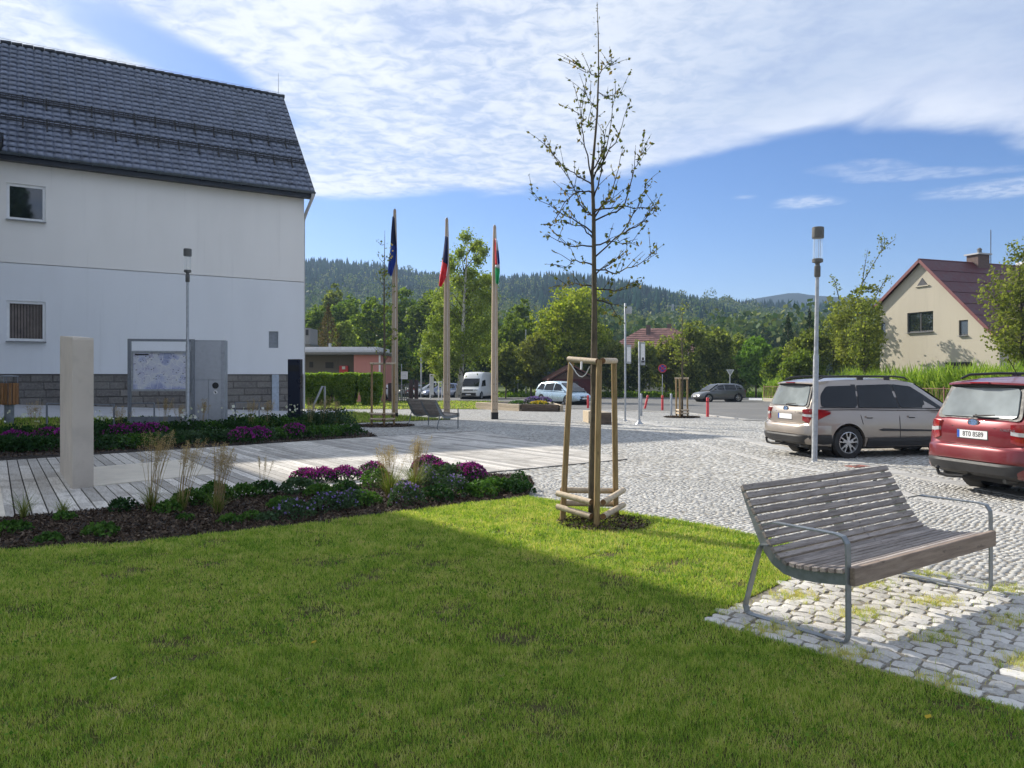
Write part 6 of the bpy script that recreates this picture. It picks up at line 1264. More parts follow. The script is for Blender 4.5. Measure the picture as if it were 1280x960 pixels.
        MB().loft([[(-2.30, s*.50, .44), (-2.30, s*.50, .49), (-2.27, s*.50, .49), (-2.27, s*.50, .44)], [(-2.255, s*.76, .445), (-2.255, s*.76, .495), (-2.2, s*.76, .495), (-2.2, s*.76, .445)]]).build('bumper_reflector', MT['tail'], t)
        mm = MB(); mm.loft([[(.98+.0, s*.86, 1.06), (.98, s*.86, 1.02), (1.06, s*.86, 1.02), (1.06, s*.86, 1.06)], [(.90, s*1.03, 1.04), (.90, s*1.03, 1.20), (1.04, s*1.03, 1.19), (1.06, s*1.03, 1.04)], [(.92, s*1.07, 1.05), (.92, s*1.07, 1.18), (1.02, s*1.07, 1.17), (1.03, s*1.07, 1.05)]]); mm.build('door_mirror', MT['blackpl'], t, smooth=40)
        MB().tube([(-1.85, s*.60, 1.65), (-1.70, s*.60, 1.705), (-1.2, s*.60, 1.725), (.0, s*.60, 1.72), (.25, s*.60, 1.69), (.34, s*.60, 1.635)], [.016, .02, .02, .02, .02, .012], 8).build('roof_rail', MT['blackpl'], t, smooth=True)
        [MB().bbox(x-.07, x+.07, s*.60-.018, s*.60+.018, 1.63, 1.72).build('rail_foot', MT['blackpl'], t) for x in (-.85, -.2)]
        MB().loft([[(2.10, s*.80, .70), (2.10, s*.80, .80), (2.14, s*.5, .72), (2.14, s*.5, .64)], [(2.2, s*.80, .68), (2.2, s*.78, .80), (2.30, s*.48, .72), (2.31, s*.5, .62)]]).build('headlight', MT['lens'], t)
    low = [( -2.335, .52), (-2.30, .72), (-2.20, .845), (-2.02, .90), (-1.74, .90)]
    m = MB(); rings = []
    full = [(x, -y) for x, y in low[::-1]]+[(-2.34, -.3), (-2.34, .3)]+low
    for x, y in full: rings.append([(x, y, .505), (x-.012 if abs(y) < .8 else x, y*(1.004), .47), (x+.03, y*.985, .35), (x+.16, y*.93, .29), (x+.16, y*.93, .5)])
    m.loft(rings).build('lower_bumper', MT['blackpl'], t, smooth=35)
    rings = []
    for x, y in full: rings.append([(x+.02, y*.985, .70), (x+.002, y*.995, .665), (x+.0, y*.995, .52), (x+.06, y*.97, .49), (x+.09, y*.95, .70)])
    MB().loft(rings).build('rear_bumper', paint, t, smooth=35)
    m = MB(); m.tube([(-2.12, .05, .30), (-2.30, .10, .27), (-2.38, .28, .26), (-2.42, .40, .28), (-2.43, .42, .34)], .024, 8); m.lathe([(0, .335), (.027, .35), (.032, .37), (.02, .39), (0, .395)], 12, (-2.43, .42, 0)); m.build('tow_bar', MT['black'], t, smooth=40)
    MB().lathe([(.03, -2.20), (.032, -1.95)], 12, (0, -.50, .27), 'X').build('exhaust_pipe', MT['darkmetal'], t)
    wx = [(.50, 1.57), (1.20, 1.03)]
    MB().loft([[(.50, -.58, 1.575), (.50, .58, 1.575), (.50, .58, 1.56), (.50, -.58, 1.56)], [(.86, -.66, 1.345), (.86, .66, 1.345), (.86, .66, 1.33), (.86, -.66, 1.33)], [(1.24, -.73, 1.075), (1.24, .73, 1.075), (1.24, .73, 1.05), (1.24, -.73, 1.05)]]).build('windscreen', gl, t)
    MB().bbox(2.26, 2.33, -.42, .42, .52, .70).build('grille', MT['black'], t); plate(t, 2.335, .47, None, 1)
    MB().tube([(-1.45, 0, 1.68), (-1.62, 0, 1.93)], .006, 5).build('aerial', MT['black'], t)
    return t
PB = mat_paint('beige_metallic_paint', (.36, .315, .275), .45); PR = mat_paint('dark_red_paint', (.155, .006, .014), .3)
def place(rear_wheel_px, theta, side=-1):
    """origin for a car whose near rear wheel touches the ground at a pixel"""
    g_ = G(*rear_wheel_px); h = Vector((math.cos(theta), math.sin(theta), 0)); n_ = Vector((-h.y, h.x, 0)); o = g_+h*1.32-n_*(side*.785); o.z = gz(o.y); return o
th1 = R(12.5); make_suv('beige metallic estate car with black roof rails beside the street lamp', PB, place((1057, 573), th1), th1, None)
th2 = R(13); make_suv('dark red estate car with tow bar cut off by the right picture edge', PR, place((1226, 608), th2, 1), th2, '8T0 8589')
def make_simple(label, kind, paint, loc, rz, plate_text=None, cat='car', name='parked_car', glassm=None, detail=True):
    t = thing(name, label, cat, loc, rz); gl = glassm or MT['carglass']
    if kind == 'mpv':
        bs = [(-2.18, .62, .42, .70), (-2.12, .80, .34, .95), (-1.9, .87, .28, .98), (-1.3, .90, .24, .98), (0, .90, .22, .95), (1.0, .89, .24, .92), (1.45, .87, .26, .86), (1.85, .83, .26, .78), (2.08, .74, .28, .66), (2.17, .60, .32, .52)]; ts = [(-2.12, .80, .92, .76, 1.0), (-1.9, .85, .97, .66, 1.42), (-1.6, .87, .97, .64, 1.56), (-.8, .88, .96, .64, 1.63), (0, .88, .95, .64, 1.62), (.45, .87, .93, .65, 1.50), (1.1, .85, .9, .70, 1.16), (1.62, .78, .84, .74, .87)]; wb, r = 2.75, .34
        wins = [[(-1.95, 1.04), (-1.15, 1.02), (-1.12, 1.50), (-1.65, 1.46)], [(-1.08, 1.02), (-.12, 1.0), (-.12, 1.53), (-1.05, 1.51)], [(-.05, 1.0), (1.05, .97), (.45, 1.42), (-.05, 1.53)]]; ws = [(.47, .60, 1.485), (1.1, .66, 1.165), (1.55, .70, .905)]
    elif kind == 'hatch':
        bs = [(-2.05, .62, .42, .72), (-1.98, .80, .34, .93), (-1.7, .86, .26, .94), (0, .88, .22, .91), (1.0, .87, .24, .88), (1.5, .85, .26, .80), (1.85, .80, .27, .70), (2.02, .70, .30, .56), (2.08, .58, .34, .46)]; ts = [(-1.98, .78, .90, .74, .98), (-1.75, .83, .92, .62, 1.30), (-1.4, .85, .92, .60, 1.42), (-.5, .86, .91, .60, 1.46), (.15, .86, .90, .60, 1.43), (.55, .84, .89, .63, 1.28), (1.2, .78, .85, .72, .88)]; wb, r = 2.56, .32
        wins = [[(-1.68, 1.0), (-1.18, .99), (-1.16, 1.33), (-1.45, 1.28)], [(-1.12, .98), (-.16, .965), (-.16, 1.37), (-1.06, 1.35)], [(-.08, .965), (.88, .94), (.36, 1.28), (-.08, 1.37)]]; ws = [(.30, .56, 1.37), (.56, .60, 1.265), (1.14, .68, .90)]
    else:   # tall panel van
        bs = [(-2.8, .88, .35, 1.15), (-2.75, .96, .30, 1.2), (0, 1.0, .28, 1.2), (1.3, 1.0, .28, 1.2), (1.75, .99, .28, 1.17), (2.3, .95, .28, 1.08), (2.55, .86, .30, .95), (2.66, .72, .34, .72)]; ts = [(-2.78, .93, 1.1, .88, 2.35), (-2.7, .96, 1.1, .90, 2.46), (0.3, .98, 1.1, .90, 2.50), (.95, .97, 1.1, .88, 2.46), (1.25, .96, 1.1, .84, 2.25), (1.6, .95, 1.12, .83, 1.88), (2.12, .88, 1.08, .84, 1.14)]; wb, r = 3.6, .35
        wins = [[(.55, 1.22), (1.62, 1.20), (1.30, 1.72), (.55, 1.80)]]; ws = [(1.60, .76, 1.865), (1.85, .79, 1.53), (2.08, .82, 1.20)]
    b = MB().loft([ring_body(*q) for q in bs]).build('body', paint, t, smooth=38); cut = []; xo = .0 if kind != 'van' else -.05
    for x in (-wb/2+xo, wb/2+xo):
        for a, c_ in ((-1.3, -.6), (.6, 1.3)): c = MB().lathe([(r+.05, a), (r+.05, c_)], 32, (0, 0, 0), 'Y').build('cutter', MT['black']); c.parent = t; c.location = (x, 0, r); cut.append(c)
    boolean_cut(b, cut); MB().loft([ring_top(*q) for q in ts]).build('cabin', paint, t, smooth=35)
    hw_ = bs[3][1]
    for x in (-wb/2+xo, wb/2+xo):
        for y in (-1, 1): wheel(t, x, y*(hw_-.115), r, .21, 7)
        MB().lathe([(r+.047, -hw_+.02), (r+.047, hw_-.02)], 24, (x, 0, r), 'Y', cap=False).build('arch_liner', MT['black'], t)
    MB().bbox(bs[0][0]+.3, bs[-1][0]-.3, -.7, .7, .18, .34).build('underbody', MT['black'], t)
    Yb = lambda x, z: body_y(bs, x, z); Yt = lambda x, z: side_y(ts, x, z)
    for w_ in wins: side_panel('side_window', w_, Yt, gl, t, .02, .04, r=.05)
    (x0, y0, z0), (x1, y1, z1), (x2, y2, z2) = ws; e = .05
    MB().loft([[(x+e, -y, z+e), (x+e, y, z+e), (x, y, z-.02), (x, -y, z-.02)] for x, y, z in ws]).build('windscreen', gl, t)
    xr_ = ts[0][0]; MB().loft([[(ts[0][0]+.02-.02, -.60, ts[0][4]+.06), (ts[0][0]-.0, .60, ts[0][4]+.06), (ts[0][0]+.05, .60, ts[0][4]+.06), (ts[0][0]+.05, -.60, ts[0][4]+.06)], [(ts[1][0]-.03, -.52, ts[1][4]), (ts[1][0]-.03, .52, ts[1][4]), (ts[1][0]+.03, .52, ts[1][4]), (ts[1][0]+.03, -.52, ts[1][4])]]).build('rear_window', gl, t)
    for s in (1, -1):
        fx, fw, fz = bs[-2][0], bs[-2][1], bs[-2][3]; bx_, bw_, bz_ = bs[-3][0], bs[-3][1], bs[-3][3]
        MB().loft([[(bx_-.12, s*(bw_-.02), bz_-.20), (bx_-.12, s*(bw_+.012), bz_-.16), (bx_-.16, s*(bw_-.0), bz_-.04), (bx_-.2, s*(bw_-.15), bz_-.03)], [(fx+.02, s*(fw-.04), fz-.16), (fx+.03, s*(fw-.02), fz-.12), (fx-.02, s*(fw-.06), fz-.0), (fx-.10, s*(fw-.1), fz+.03)], [(fx+.07, s*(fw-.30), fz-.16), (fx+.08, s*(fw-.30), fz-.13), (fx+.05, s*(fw-.30), fz-.05), (fx-.02, s*(fw-.3), fz-.02)]]).build('headlight', MT['lens'], t, smooth=40)
        MB().bbox(bs[1][0]-.03, bs[1][0]+.12, s*(bs[1][1]-.02), s*(bs[1][1]-.20), bs[1][3]-.25, bs[1][3]-.02).build('tail_light', MT['tail'], t)
        mx = wins[-1][1][0]-.05; mz = wins[-1][1][1]; MB().loft([[(mx, s*(Yt(mx, mz)), mz), (mx+.1, s*Yt(mx, mz), mz), (mx+.1, s*Yt(mx, mz), mz+.05), (mx, s*Yt(mx, mz), mz+.05)], [(mx-.04, s*(Yt(mx, mz)+.18), mz), (mx+.08, s*(Yt(mx, mz)+.18), mz), (mx+.06, s*(Yt(mx, mz)+.17), mz+(.15 if kind != 'van' else .3)), (mx-.04, s*(Yt(mx, mz)+.17), mz+(.15 if kind != 'van' else .3))]]).build('door_mirror', MT['blackpl'] if kind == 'van' else paint, t)
    fx, fw = bs[-1][0], bs[-1][1]
    if kind == 'van':
        MB().loft([[(fx+.01, -fw, .36), (fx+.01, fw, .36), (fx+.01, fw, .62), (fx+.01, -fw, .62)], [(bs[-3][0]-.3, -bs[-3][1]-.10, .30), (bs[-3][0]-.3, bs[-3][1]+.10, .30), (bs[-3][0]-.3, bs[-3][1]+.10, .62), (bs[-3][0]-.3, -bs[-3][1]-.10, .62)]]).build('front_bumper', MT['blackpl'], t)
        g0 = MB(); [g0.bbox(fx-.14+.0, fx-.02, -.45, .45, .68+k*.07, .71+k*.07) for k in range(4)]; g0.build('grille', MT['black'], t)
    else:
        MB().bbox(fx-.10, fx+.012, -.42, .42, .30, .44).build('lower_grille', MT['black'], t); MB().bbox(fx-.25, fx-.0, -.34, .34, bs[-1][3]+.0, bs[-1][3]+.085).build('grille', MT['black'], t)
        ex = fx+.005; m = MB(); m.loft([[(ex, -.06, bs[-1][3]+.04), (ex, 0, bs[-1][3]+.13), (ex, .06, bs[-1][3]+.04), (ex, 0, bs[-1][3]-.05)], [(ex+.02, -.05, bs[-1][3]+.04), (ex+.02, 0, bs[-1][3]+.115), (ex+.02, .05, bs[-1][3]+.04), (ex+.02, 0, bs[-1][3]-.035)]]); m.build('emblem', MT['chrome'], t)
        for x in (0,): side_panel('door_gap', [(-.09, .30), (-.08, .30), (-.08, .96), (-.09, .96)], Yb, MT['black'], t, .002, .01, rounded=False)
    plate(t, fx+.025 if kind != 'van' else fx+.03, .46, plate_text, 1); plate(t, bs[0][0]-.01, .62, None, -1); return t
def at_depth(px, Y, dz=0): return Vector(((px-CX)/F*Y, Y, gz(Y)+dz))
PLB = mat_paint('pale_blue_paint', (.42, .55, .66), .35, .22); PWH = mat_paint('white_van_paint', (.72, .73, .74), .0, .3); PGR = mat_paint('dark_grey_paint', (.12, .125, .13), .4); PSV = mat_paint('silver_paint', (.45, .46, .47), .5); PRD = mat_paint('bright_red_paint', (.5, .03, .03), .2); PVB = mat_paint('steel_blue_paint', (.22, .27, .40), .4)
make_simple('light blue compact car driving towards the square', 'mpv', PLB, at_depth(704, 54.5), R(-52), None, name='car')
make_simple('white high-roof delivery van parked facing the square', 'van', PWH, at_depth(597, 72), R(-106), None, 'van', 'delivery_van')
make_simple('dark grey hatchback on the road near the right-hand fence', 'hatch', PGR, at_depth(898, 61.5), R(180+14), None, name='car')
make_simple('silver car parked farthest left in the row of distant cars', 'hatch', PSV, at_depth(521, 86), R(205)); make_simple('bright red car between the silver and the white distant cars', 'hatch', PRD, at_depth(531, 84), R(215))
make_simple('white car in the distant row behind the white frames', 'mpv', PWH, at_depth(541, 80), R(205)); make_simple('steel blue car in the distant row nearest the birch', 'hatch', PVB, at_depth(553, 78), R(200)); make_simple('pale car half hidden behind the gap in the hedge', 'hatch', PWH, at_depth(459, 63, -.0), R(190))
# ------------------------------------------------------------------ foreground sapling with its stake frame
def stake_frame(label, posts, ztop, rpost, rails, root_loc, top_pairs, ties=None, group='wooden stake frames around young trees'):
    t = thing('stake_frame', label, 'stake frame', root_loc, 0, group); rl = Vector(root_loc)
    for (b, tp) in posts: MB().tube([b-rl-Vector((0, 0, .1)), (b+tp)/2-rl, tp-rl], [rpost, rpost*.98, rpost*.95], 14).build('post', MT['post'], t, smooth=True)
    for a, b in rails+top_pairs: 
        a, b = a-rl, b-rl; o = MB().tube([Vector((0, 0, 0)), (b-a)*.5, b-a], rpost*.98, 14).build('crossbar', MT['rail'], t, smooth=True); o.location = a
        d = (b-a).normalized(); MB().tube([-d*.003, -d*.001], rpost*.9, 14).build('cut_end', MT['cutend'], o); MB().tube([(b-a)+d*.001, (b-a)+d*.003], rpost*.9, 14).build('cut_end', MT['cutend'], o)
    return t
bL, bF, bR = G(702.5, 654), G(745.5, 662), G(770, 647)
def lift(p, px, py): return P(px, py, p.y)
tL, tF, tR = P(714, 449, bL.y+.04), P(749, 450, bF.y+.08), P(767.5, 452, bR.y-.1)
def between(a, b, za, zb, ea=.06, eb=.06):
    d = (b-a).normalized(); p, q = a-d*ea, b+d*eb; return Vector((p.x, p.y, za)), Vector((q.x, q.y, zb))
def zat(py, Y): return CH+(HY-py)/F*Y
off = Vector((-.02, -.075, 0)); offr = Vector((.06, -.05, 0)); rails = []
for pl, pf, pr_ in ((616, 627.5, 613), (632.5, 645, 631.5)):
    rails.append(between(bL+off, bF+off*.6+Vector((-.02, 0, 0)), zat(pl, bL.y), zat(pf, bF.y), .05, -.04)); rails.append(between(bF+offr, bR+offr, zat(pf, bF.y), zat(pr_, bR.y), -.03, .08)); rails.append(between(bL+Vector((0, .09, 0)), bR+Vector((0, .07, 0)), zat(pl-2, bL.y), zat(pl-1, bR.y), .0, .02))
tops = [between(tL+Vector((-.0, -.03, 0)), tF+Vector((-.02, 0, 0)), zat(449, tL.y)+.0, zat(452, tF.y), .045, .0), between(tF+Vector((.04, .0, 0)), tR+Vector((.0, -.02, 0)), zat(451, tF.y)+.0, zat(451, tR.y), -.0, .06)]
trunk_base = G(741, 656); sf = stake_frame('large stake frame of round poles around the lawn sapling', [(bL, tL), (bF, tF), (bR, tR)], 1.8, .034, rails, trunk_base, tops)
sp_t = thing('sapling', 'tall thin young tree tied inside the stake frame on the lawn', 'tree', trunk_base)
Yt_ = trunk_base.y
def C6(x, y): return (640+x/2.087, y/2.087)
def W(x, y, dY=0): px, py = C6(x, y); Y = Yt_+dY; return Vector(((px-CX)/F*Y, Y, CH+(HY-py)/F*Y))-trunk_base
rt = random.Random(12)
m = MB(); trk = [Vector((0, 0, -.05)), P(740.5, 600, Yt_)-trunk_base, P(743, 500, Yt_)-trunk_base, W(214, 930), W(215, 800), W(214, 700), W(213, 560), W(209, 450), W(216, 370), W(222, 300), W(226, 190), W(225, 90), W(222, 6)]
m.tube(trk, [.052, .046, .042, .037, .030, .026, .022, .018, .013, .012, .008, .006, .003], 12); m.build('trunk', MT['bark'], sp_t, smooth='all')
BR = [[(209, 560), (190, 550), (150, 470), (95, 385)], [(207, 460), (185, 350), (172, 262)], [(211, 470), (245, 390), (270, 245)], [(214, 455), (270, 370), (300, 285)], [(217, 565), (262, 500), (290, 385)], [(216, 575), (290, 540), (322, 440), (338, 398)], [(215, 672), (285, 610), (325, 545), (350, 480)], [(285, 610), (335, 585), (375, 545)], [(210, 605), (140, 560), (55, 510)], [(212, 645), (150, 640), (85, 612)], [(213, 692), (165, 680), (135, 700)], [(215, 702), (270, 712), (330, 690), (376, 662)], [(213, 748), (165, 738), (130, 745)], [(215, 752), (265, 760), (330, 742)], [(217, 640), (265, 628), (325, 640)], [(225, 200), (195, 186), (176, 172)], [(226, 190), (245, 176), (260, 168)], [(222, 292), (205, 262), (190, 237)], [(215, 776), (255, 796), (285, 835)], [(209, 445), (235, 400), (245, 335)], [(208, 500), (170, 500), (135, 530), (105, 588)], [(209, 480), (175, 460), (130, 430), (85, 375)], [(212, 560), (240, 530), (262, 520)], [(218, 545), (300, 540), (372, 545)], [(220, 330), (200, 330), (180, 300)], [(224, 240), (245, 250), (280, 250)], [(213, 620), (180, 590), (120, 580)], [(214, 720), (250, 690), (300, 660)], [(212, 520), (232, 450), (240, 400)]]
brm = MB(); LP = []
def grow(pts, r0, depth_dir):
    n = len(pts); P3 = [W(x, y, depth_dir*k/(n-1)) for k, (x, y) in enumerate(pts)]; fine = []
    for a, b in zip(P3, P3[1:]):
        for k in range(4): fine.append(a.lerp(b, k/4)+Vector((rt.uniform(-1, 1), rt.uniform(-1, 1), rt.uniform(-1, 1)))*.012)
    fine.append(P3[-1]); N_ = len(fine); brm.tube(fine, [r0*(1-.8*i/(N_-1)) for i in range(N_)], 6)
    for i in range(2, N_):
        if rt.random() < .9:
            d = (fine[i]-fine[i-1]).normalized(); sd_ = Vector((rt.uniform(-1, 1), rt.uniform(-1, 1), rt.uniform(-.1, 1.3))).normalized(); l = rt.uniform(.07, .32); e = fine[i]+(d*.7+sd_*.8).normalized()*l; brm.tube([fine[i], (fine[i]+e)/2+Vector((0, 0, .01)), e], [.0035, .0028, .0016], 4)
            for q in range(rt.choice((2, 3, 4, 5))): LP.append(fine[i].lerp(e, rt.uniform(.3, 1.05)))
        for q in range(rt.choice((1, 1, 2, 3))): LP.append(fine[i]+Vector((rt.uniform(-.03, .03), rt.uniform(-.03, .03), rt.uniform(-.03, .03))))
    for q in range(6): LP.append(fine[-1]+Vector((rt.gauss(0, .045), rt.gauss(0, .045), rt.gauss(0, .045))))
for i, b in enumerate(BR): grow(b, .010 if b[0][1] > 430 else .006, rt.uniform(-.55, .55))
brm.build('branches', MT['twig'], sp_t, smooth='all')
for i in range(34): y = rt.uniform(8, 300); LP.append(W(222+rt.uniform(-9, 9), y, rt.uniform(-.05, .05)))
leaves('leaves', np.array([tuple(p) for p in LP]), .046, L_SAP, sp_t, rng=np.random.default_rng(4), droop=.4, aspect=.55)
tie = MB(); c = P(741.5, 468, Yt_)-trunk_base; tie.tube([P(711.5, 453, bL.y-.04)-trunk_base]+[P(711.5+23*u, 453+18*math.sin(u*2.35)**1.3, bL.y-.04+(Yt_-bL.y)*u)-trunk_base for u in (.12, .25, .4, .55, .7, .82, .92)]+[P(737, 458, Yt_-.06)-trunk_base], .006, 6); tie.tube([P(727, 452, Yt_-.1)-trunk_base, P(726.5, 462, Yt_-.12)-trunk_base], .012, 6); tie.build('tie_strap', MT['white'], sp_t)
chips('bark_mulch', None, 1700, 'round patch of bark mulch under the staked lawn sapling', .035, .03, circ=(trunk_base.x+.12, trunk_base.y-.02, .52))
poly_sheet('mulch_ring_soil', [(trunk_base.x+.12+(.5+.06*math.sin(k*1.7))*math.cos(k*.35), trunk_base.y+(.46+.05*math.cos(k*2.3))*math.sin(k*.35)) for k in range(18)], MT['mulchbase'], .022, kind='structure')
# smaller staked trees
def small_staked(label, flabel, posts_px, base_py, top_py, rail_pys, trunk_px, tree_top, Y, spread, mat, n=260, mulch=None):
    zb = gz(Y); pt = []
    for px, dY in posts_px: X = (px-CX)/F*(Y+dY); pt.append((Vector((X, Y+dY, zb)), Vector((X*.998, Y+dY, zat(top_py, Y+dY)))))
    root = Vector(((trunk_px-CX)/F*Y, Y, zb)); rl = []
    k = len(pt)
    for ry in rail_pys:
        for i in range(k): a, b = pt[i][0], pt[(i+1) % k][0]; rl.append(between(a+Vector((0, -.06, 0)), b+Vector((0, -.06, 0)), zat(ry, Y), zat(ry, Y), .05, .05))
    tp = [between(pt[0][1], pt[-1][1], zat(top_py, Y), zat(top_py, Y), .07, .07)]
    stake_frame(flabel, pt, 0, .042, rl, root, tp); t = thing('sapling', label, 'tree', root, 0, None); zt = zat(tree_top, Y)-zb; r_ = random.Random(int(trunk_px))
    mb = MB(); mb.tube([(0, 0, -.05), (.02, 0, zt*.4), (0, .02, zt*.7), (.03, 0, zt)], [.05, .04, .025, .005], 8); lp = []
    for q in range(26):
        z = zt*r_.uniform(.32, .93); a = r_.uniform(0, 6.28); l = spread*(1.1-z/zt)*r_.uniform(.6, 1.3)+.15; s = Vector((0, 0, z)); e = s+Vector((math.cos(a)*l, math.sin(a)*l, l*r_.uniform(.3, 1.1))); mid = s.lerp(e, .5)+Vector((0, 0, -.05)); mb.tube([s, mid, e], [.012, .008, .003], 4)
        for w_ in range(n//26): lp.append(tuple(s.lerp(e, r_.uniform(.3, 1.05))+Vector((r_.gauss(0, .09), r_.gauss(0, .09), r_.gauss(0, .09)))))
    mb.build('trunk', MT['bark'], t, smooth='all'); leaves('leaves', lp, .085 if Y < 40 else .13, mat, t, rng=np.random.default_rng(3), droop=.3)
    pr_ = .8 if Y > 30 else 1.1
    if mulch: chips('bark_mulch', None, 1500, mulch, .07, .02, circ=(root.x, Y, pr_)); poly_sheet('tree_pit', [(root.x+pr_*math.cos(k*.35), Y+pr_*math.sin(k*.35)) for k in range(18)], MT['mulchbase'], .03, kind='structure')
small_staked('thin young tree growing beside the left flagpole', 'stake frame with low crossbars left of the far bench', [(464.5, .1), (480, -.3), (492.5, .2)], 533, 454.5, (517.5, 524), 480, 288, 27.8, .75, L_OLIVE, 260, 'round patch of bark mulch around the stake frame near the far bench')
small_staked('slender young tree in the far stake frame near the road', 'small stake frame near the grey hatchback', [(845.5, .1), (850, -.5), (859.5, 0)], 522, 473, (512.5, 516.5), 852.5, 375, 34.5, .7, L_OLIVE, 300, 'reddish bark patch around the far stake frame')
# ------------------------------------------------------------------ bed plants
def dome(n, r, h, rng, flat=.5):
    a = rng.uniform(0, 6.28, n); q = np.sqrt(rng.uniform(0, 1, n)); z = h*np.sqrt(np.clip(1-q**2, 0, 1))*rng.uniform(.55, 1.05, n); return np.stack([r*q*np.cos(a), r*q*np.sin(a), z+.02], 1)
def perennial(px, py, r, h, mat, label, leaf=.05, n=None, flower=None, fn=0, fsize=.03, name='perennial', cat='plant', group=None, base=None, cover=.0):
    g_ = G(px, py) if base is None else base; rng = np.random.default_rng(int(px*13+py*7)); t = thing(name, label, cat, g_, rng.uniform(0, 6), group)
    n = n or int(900*(r/.3)**2*(.05/leaf)**1.2); n = min(n, 1500)
    p = dome(n, r, h, rng); p[:, :2] *= (1+.22*np.sin(3*np.arctan2(p[:, 1], p[:, 0])+px))[:, None]
    leaves('foliage', p, leaf, mat, t, rng=rng, up=-.2, aspect=.6)
    m = MB(); [m.tube([(0, 0, -.03), (r*.35*math.cos(a), r*.35*math.sin(a), h*.5)], [.006, .003], 4) for a in (0.3, 1.5, 2.8, 4, 5.3)]; m.build('stems', MT['twig'], t)
    if flower:
        f_ = dome(fn, r*.97, h*1.0, rng); f_ = f_[(f_[:, 2] > h*(.35-cover))]; f_[:, 2] = np.maximum(f_[:, 2], h*np.sqrt(np.clip(1-(f_[:, 0]**2+f_[:, 1]**2)/(r*r), 0, 1)))+.025
        f_[:, :2] *= (1+.22*np.sin(3*np.arctan2(f_[:, 1], f_[:, 0])+px))[:, None]
        tag(leaves('flowers', f_, fsize, flower, t, rng=rng, up=-.5, aspect=.95), kind='stuff')
    return t
def reed_grass(px, py, h, label, n=26, plumes=11, lean=(0, 0), spread=.16, bl=.5, plume_w=.05, base=None, cat='ornamental grass'):
    g_ = G(px, py) if base is None else base; rng = np.random.default_rng(int(px*3+py)); t = thing('feather_grass', label, cat, g_, 0)
    # arching leaf blades as ribbons
    nb = n*5; V, Fc = [], []
    for i in range(nb):
        a = rng.uniform(0, 6.28); l = bl*rng.uniform(.5, 1.1); o = rng.uniform(.02, .10); w_ = .004*rng.uniform(.7, 1.4)*(1 if g_.y < 13 else 2); s = rng.uniform(.25, .9); k0 = len(V)
        for q in range(5): u = q/4; rr_ = o*math.sin(a*7)*.5+l*s*u**1.6; z = l*(u-.45*u*u*s); d = (math.cos(a), math.sin(a)); w2 = w_*(1-u*.9); V += [(d[0]*rr_-d[1]*w2, d[1]*rr_+d[0]*w2, z), (d[0]*rr_+d[1]*w2, d[1]*rr_-d[0]*w2, z)]
        Fc += [(k0+2*q, k0+2*q+1, k0+2*q+3, k0+2*q+2) for q in range(4)]
    meshobj('blades', np_mesh('blades', V, Fc), L_REED, t)
    m = MB(); pp = []
    for i in range(plumes):
        a = rng.uniform(0, 6.28); d = Vector((math.cos(a), math.sin(a)*.6, 0))*rng.uniform(.02, spread)+Vector((lean[0], lean[1], 0))*rng.uniform(.5, 1.2); hh_ = h*rng.uniform(.78, 1.0); p0 = Vector((rng.uniform(-.05, .05), rng.uniform(-.05, .05), 0)); p1 = p0+d*.4+Vector((0, 0, hh_*.5)); p2 = p0+d+Vector((0, 0, hh_)); m.tube([p0, p1, p2], [.0028, .0022, .0012], 4)
        for q in range(130): u = rng.uniform(.70, 1.0); c = p1.lerp(p2, (u-.5)*2); wv = plume_w*math.sin((u-.68)/.33*math.pi*.93)*.6; pp.append((c.x+rng.normal()*wv, c.y+rng.normal()*wv, c.z+rng.normal()*.012))
    if plumes: m.build('stalks', L_PLUME, t); leaves('seed_heads', pp, .014 if g_.y < 13 else .022, L_PLUME, t, rng=rng, droop=.3, aspect=.3); return t
ANC_F = [(0, 'at the left picture edge'), (40, 'left of the fine grass tuft'), (75, 'beside the fine grass tuft'), (125, 'right of the fine grass tuft'), (170, 'beside the first feather grass clump'), (228, 'below the leaning feather grass clump'), (272, 'beside the dense tan feather grass clump'), (310, 'right of the tan feather grass clump'), (345, 'left of the purple asters'), (385, 'below the leftmost purple aster'), (425, 'below the middle purple asters'), (470, 'left of the plumed grass tuft'), (540, 'right of the plumed grass tuft'), (575, 'left of the round purple aster'), (605, 'right of the round purple aster'), (640, 'near the right tip of the bed'), (657, 'at the very right tip of the bed')]
ANC_R = [(0, 'at the left picture edge'), (35, 'below the litter bin'), (62, 'just left of the standing stone'), (128, 'just right of the standing stone'), (165, 'under the left post of the notice board'), (198, 'below the middle of the town map'), (234, 'at the foot of the left street lamp'), (262, 'below the steel cabinet'), (290, 'below the right bike stand'), (318, 'right of the right bike stand'), (345, 'below the pale wall strip'), (370, 'at the foot of the dark totem'), (398, 'right of the dark totem'), (425, 'near the right end of the bed'), (450, 'at the right tip of the bed')]
USED = {}
def where(anc, px): return min(anc, key=lambda a: abs(a[0]-px))[1]
def plab(tone, row, anc, px):
    l_ = f"{tone} {row} {where(anc, px)}"
    USED[l_] = USED.get(l_, 0)+1
    return l_ if USED[l_] == 1 else (l_.replace('perennial', 'perennial, right-hand one,') if USED[l_] == 2 else l_.replace('perennial', 'perennial, third one,'))
TONE = {id(L_GREEN): 'bright green', id(L_DARK): 'dark green', id(L_BLUEG): 'grey-green'}
GF = 'low green perennials in the bed beside the lawn'; GR = 'low green perennials in the bed behind the deck'
lowg = 'low leafy green perennial growing in the front flower bed'; lowr = 'low leafy green perennial growing in the rear flower bed'
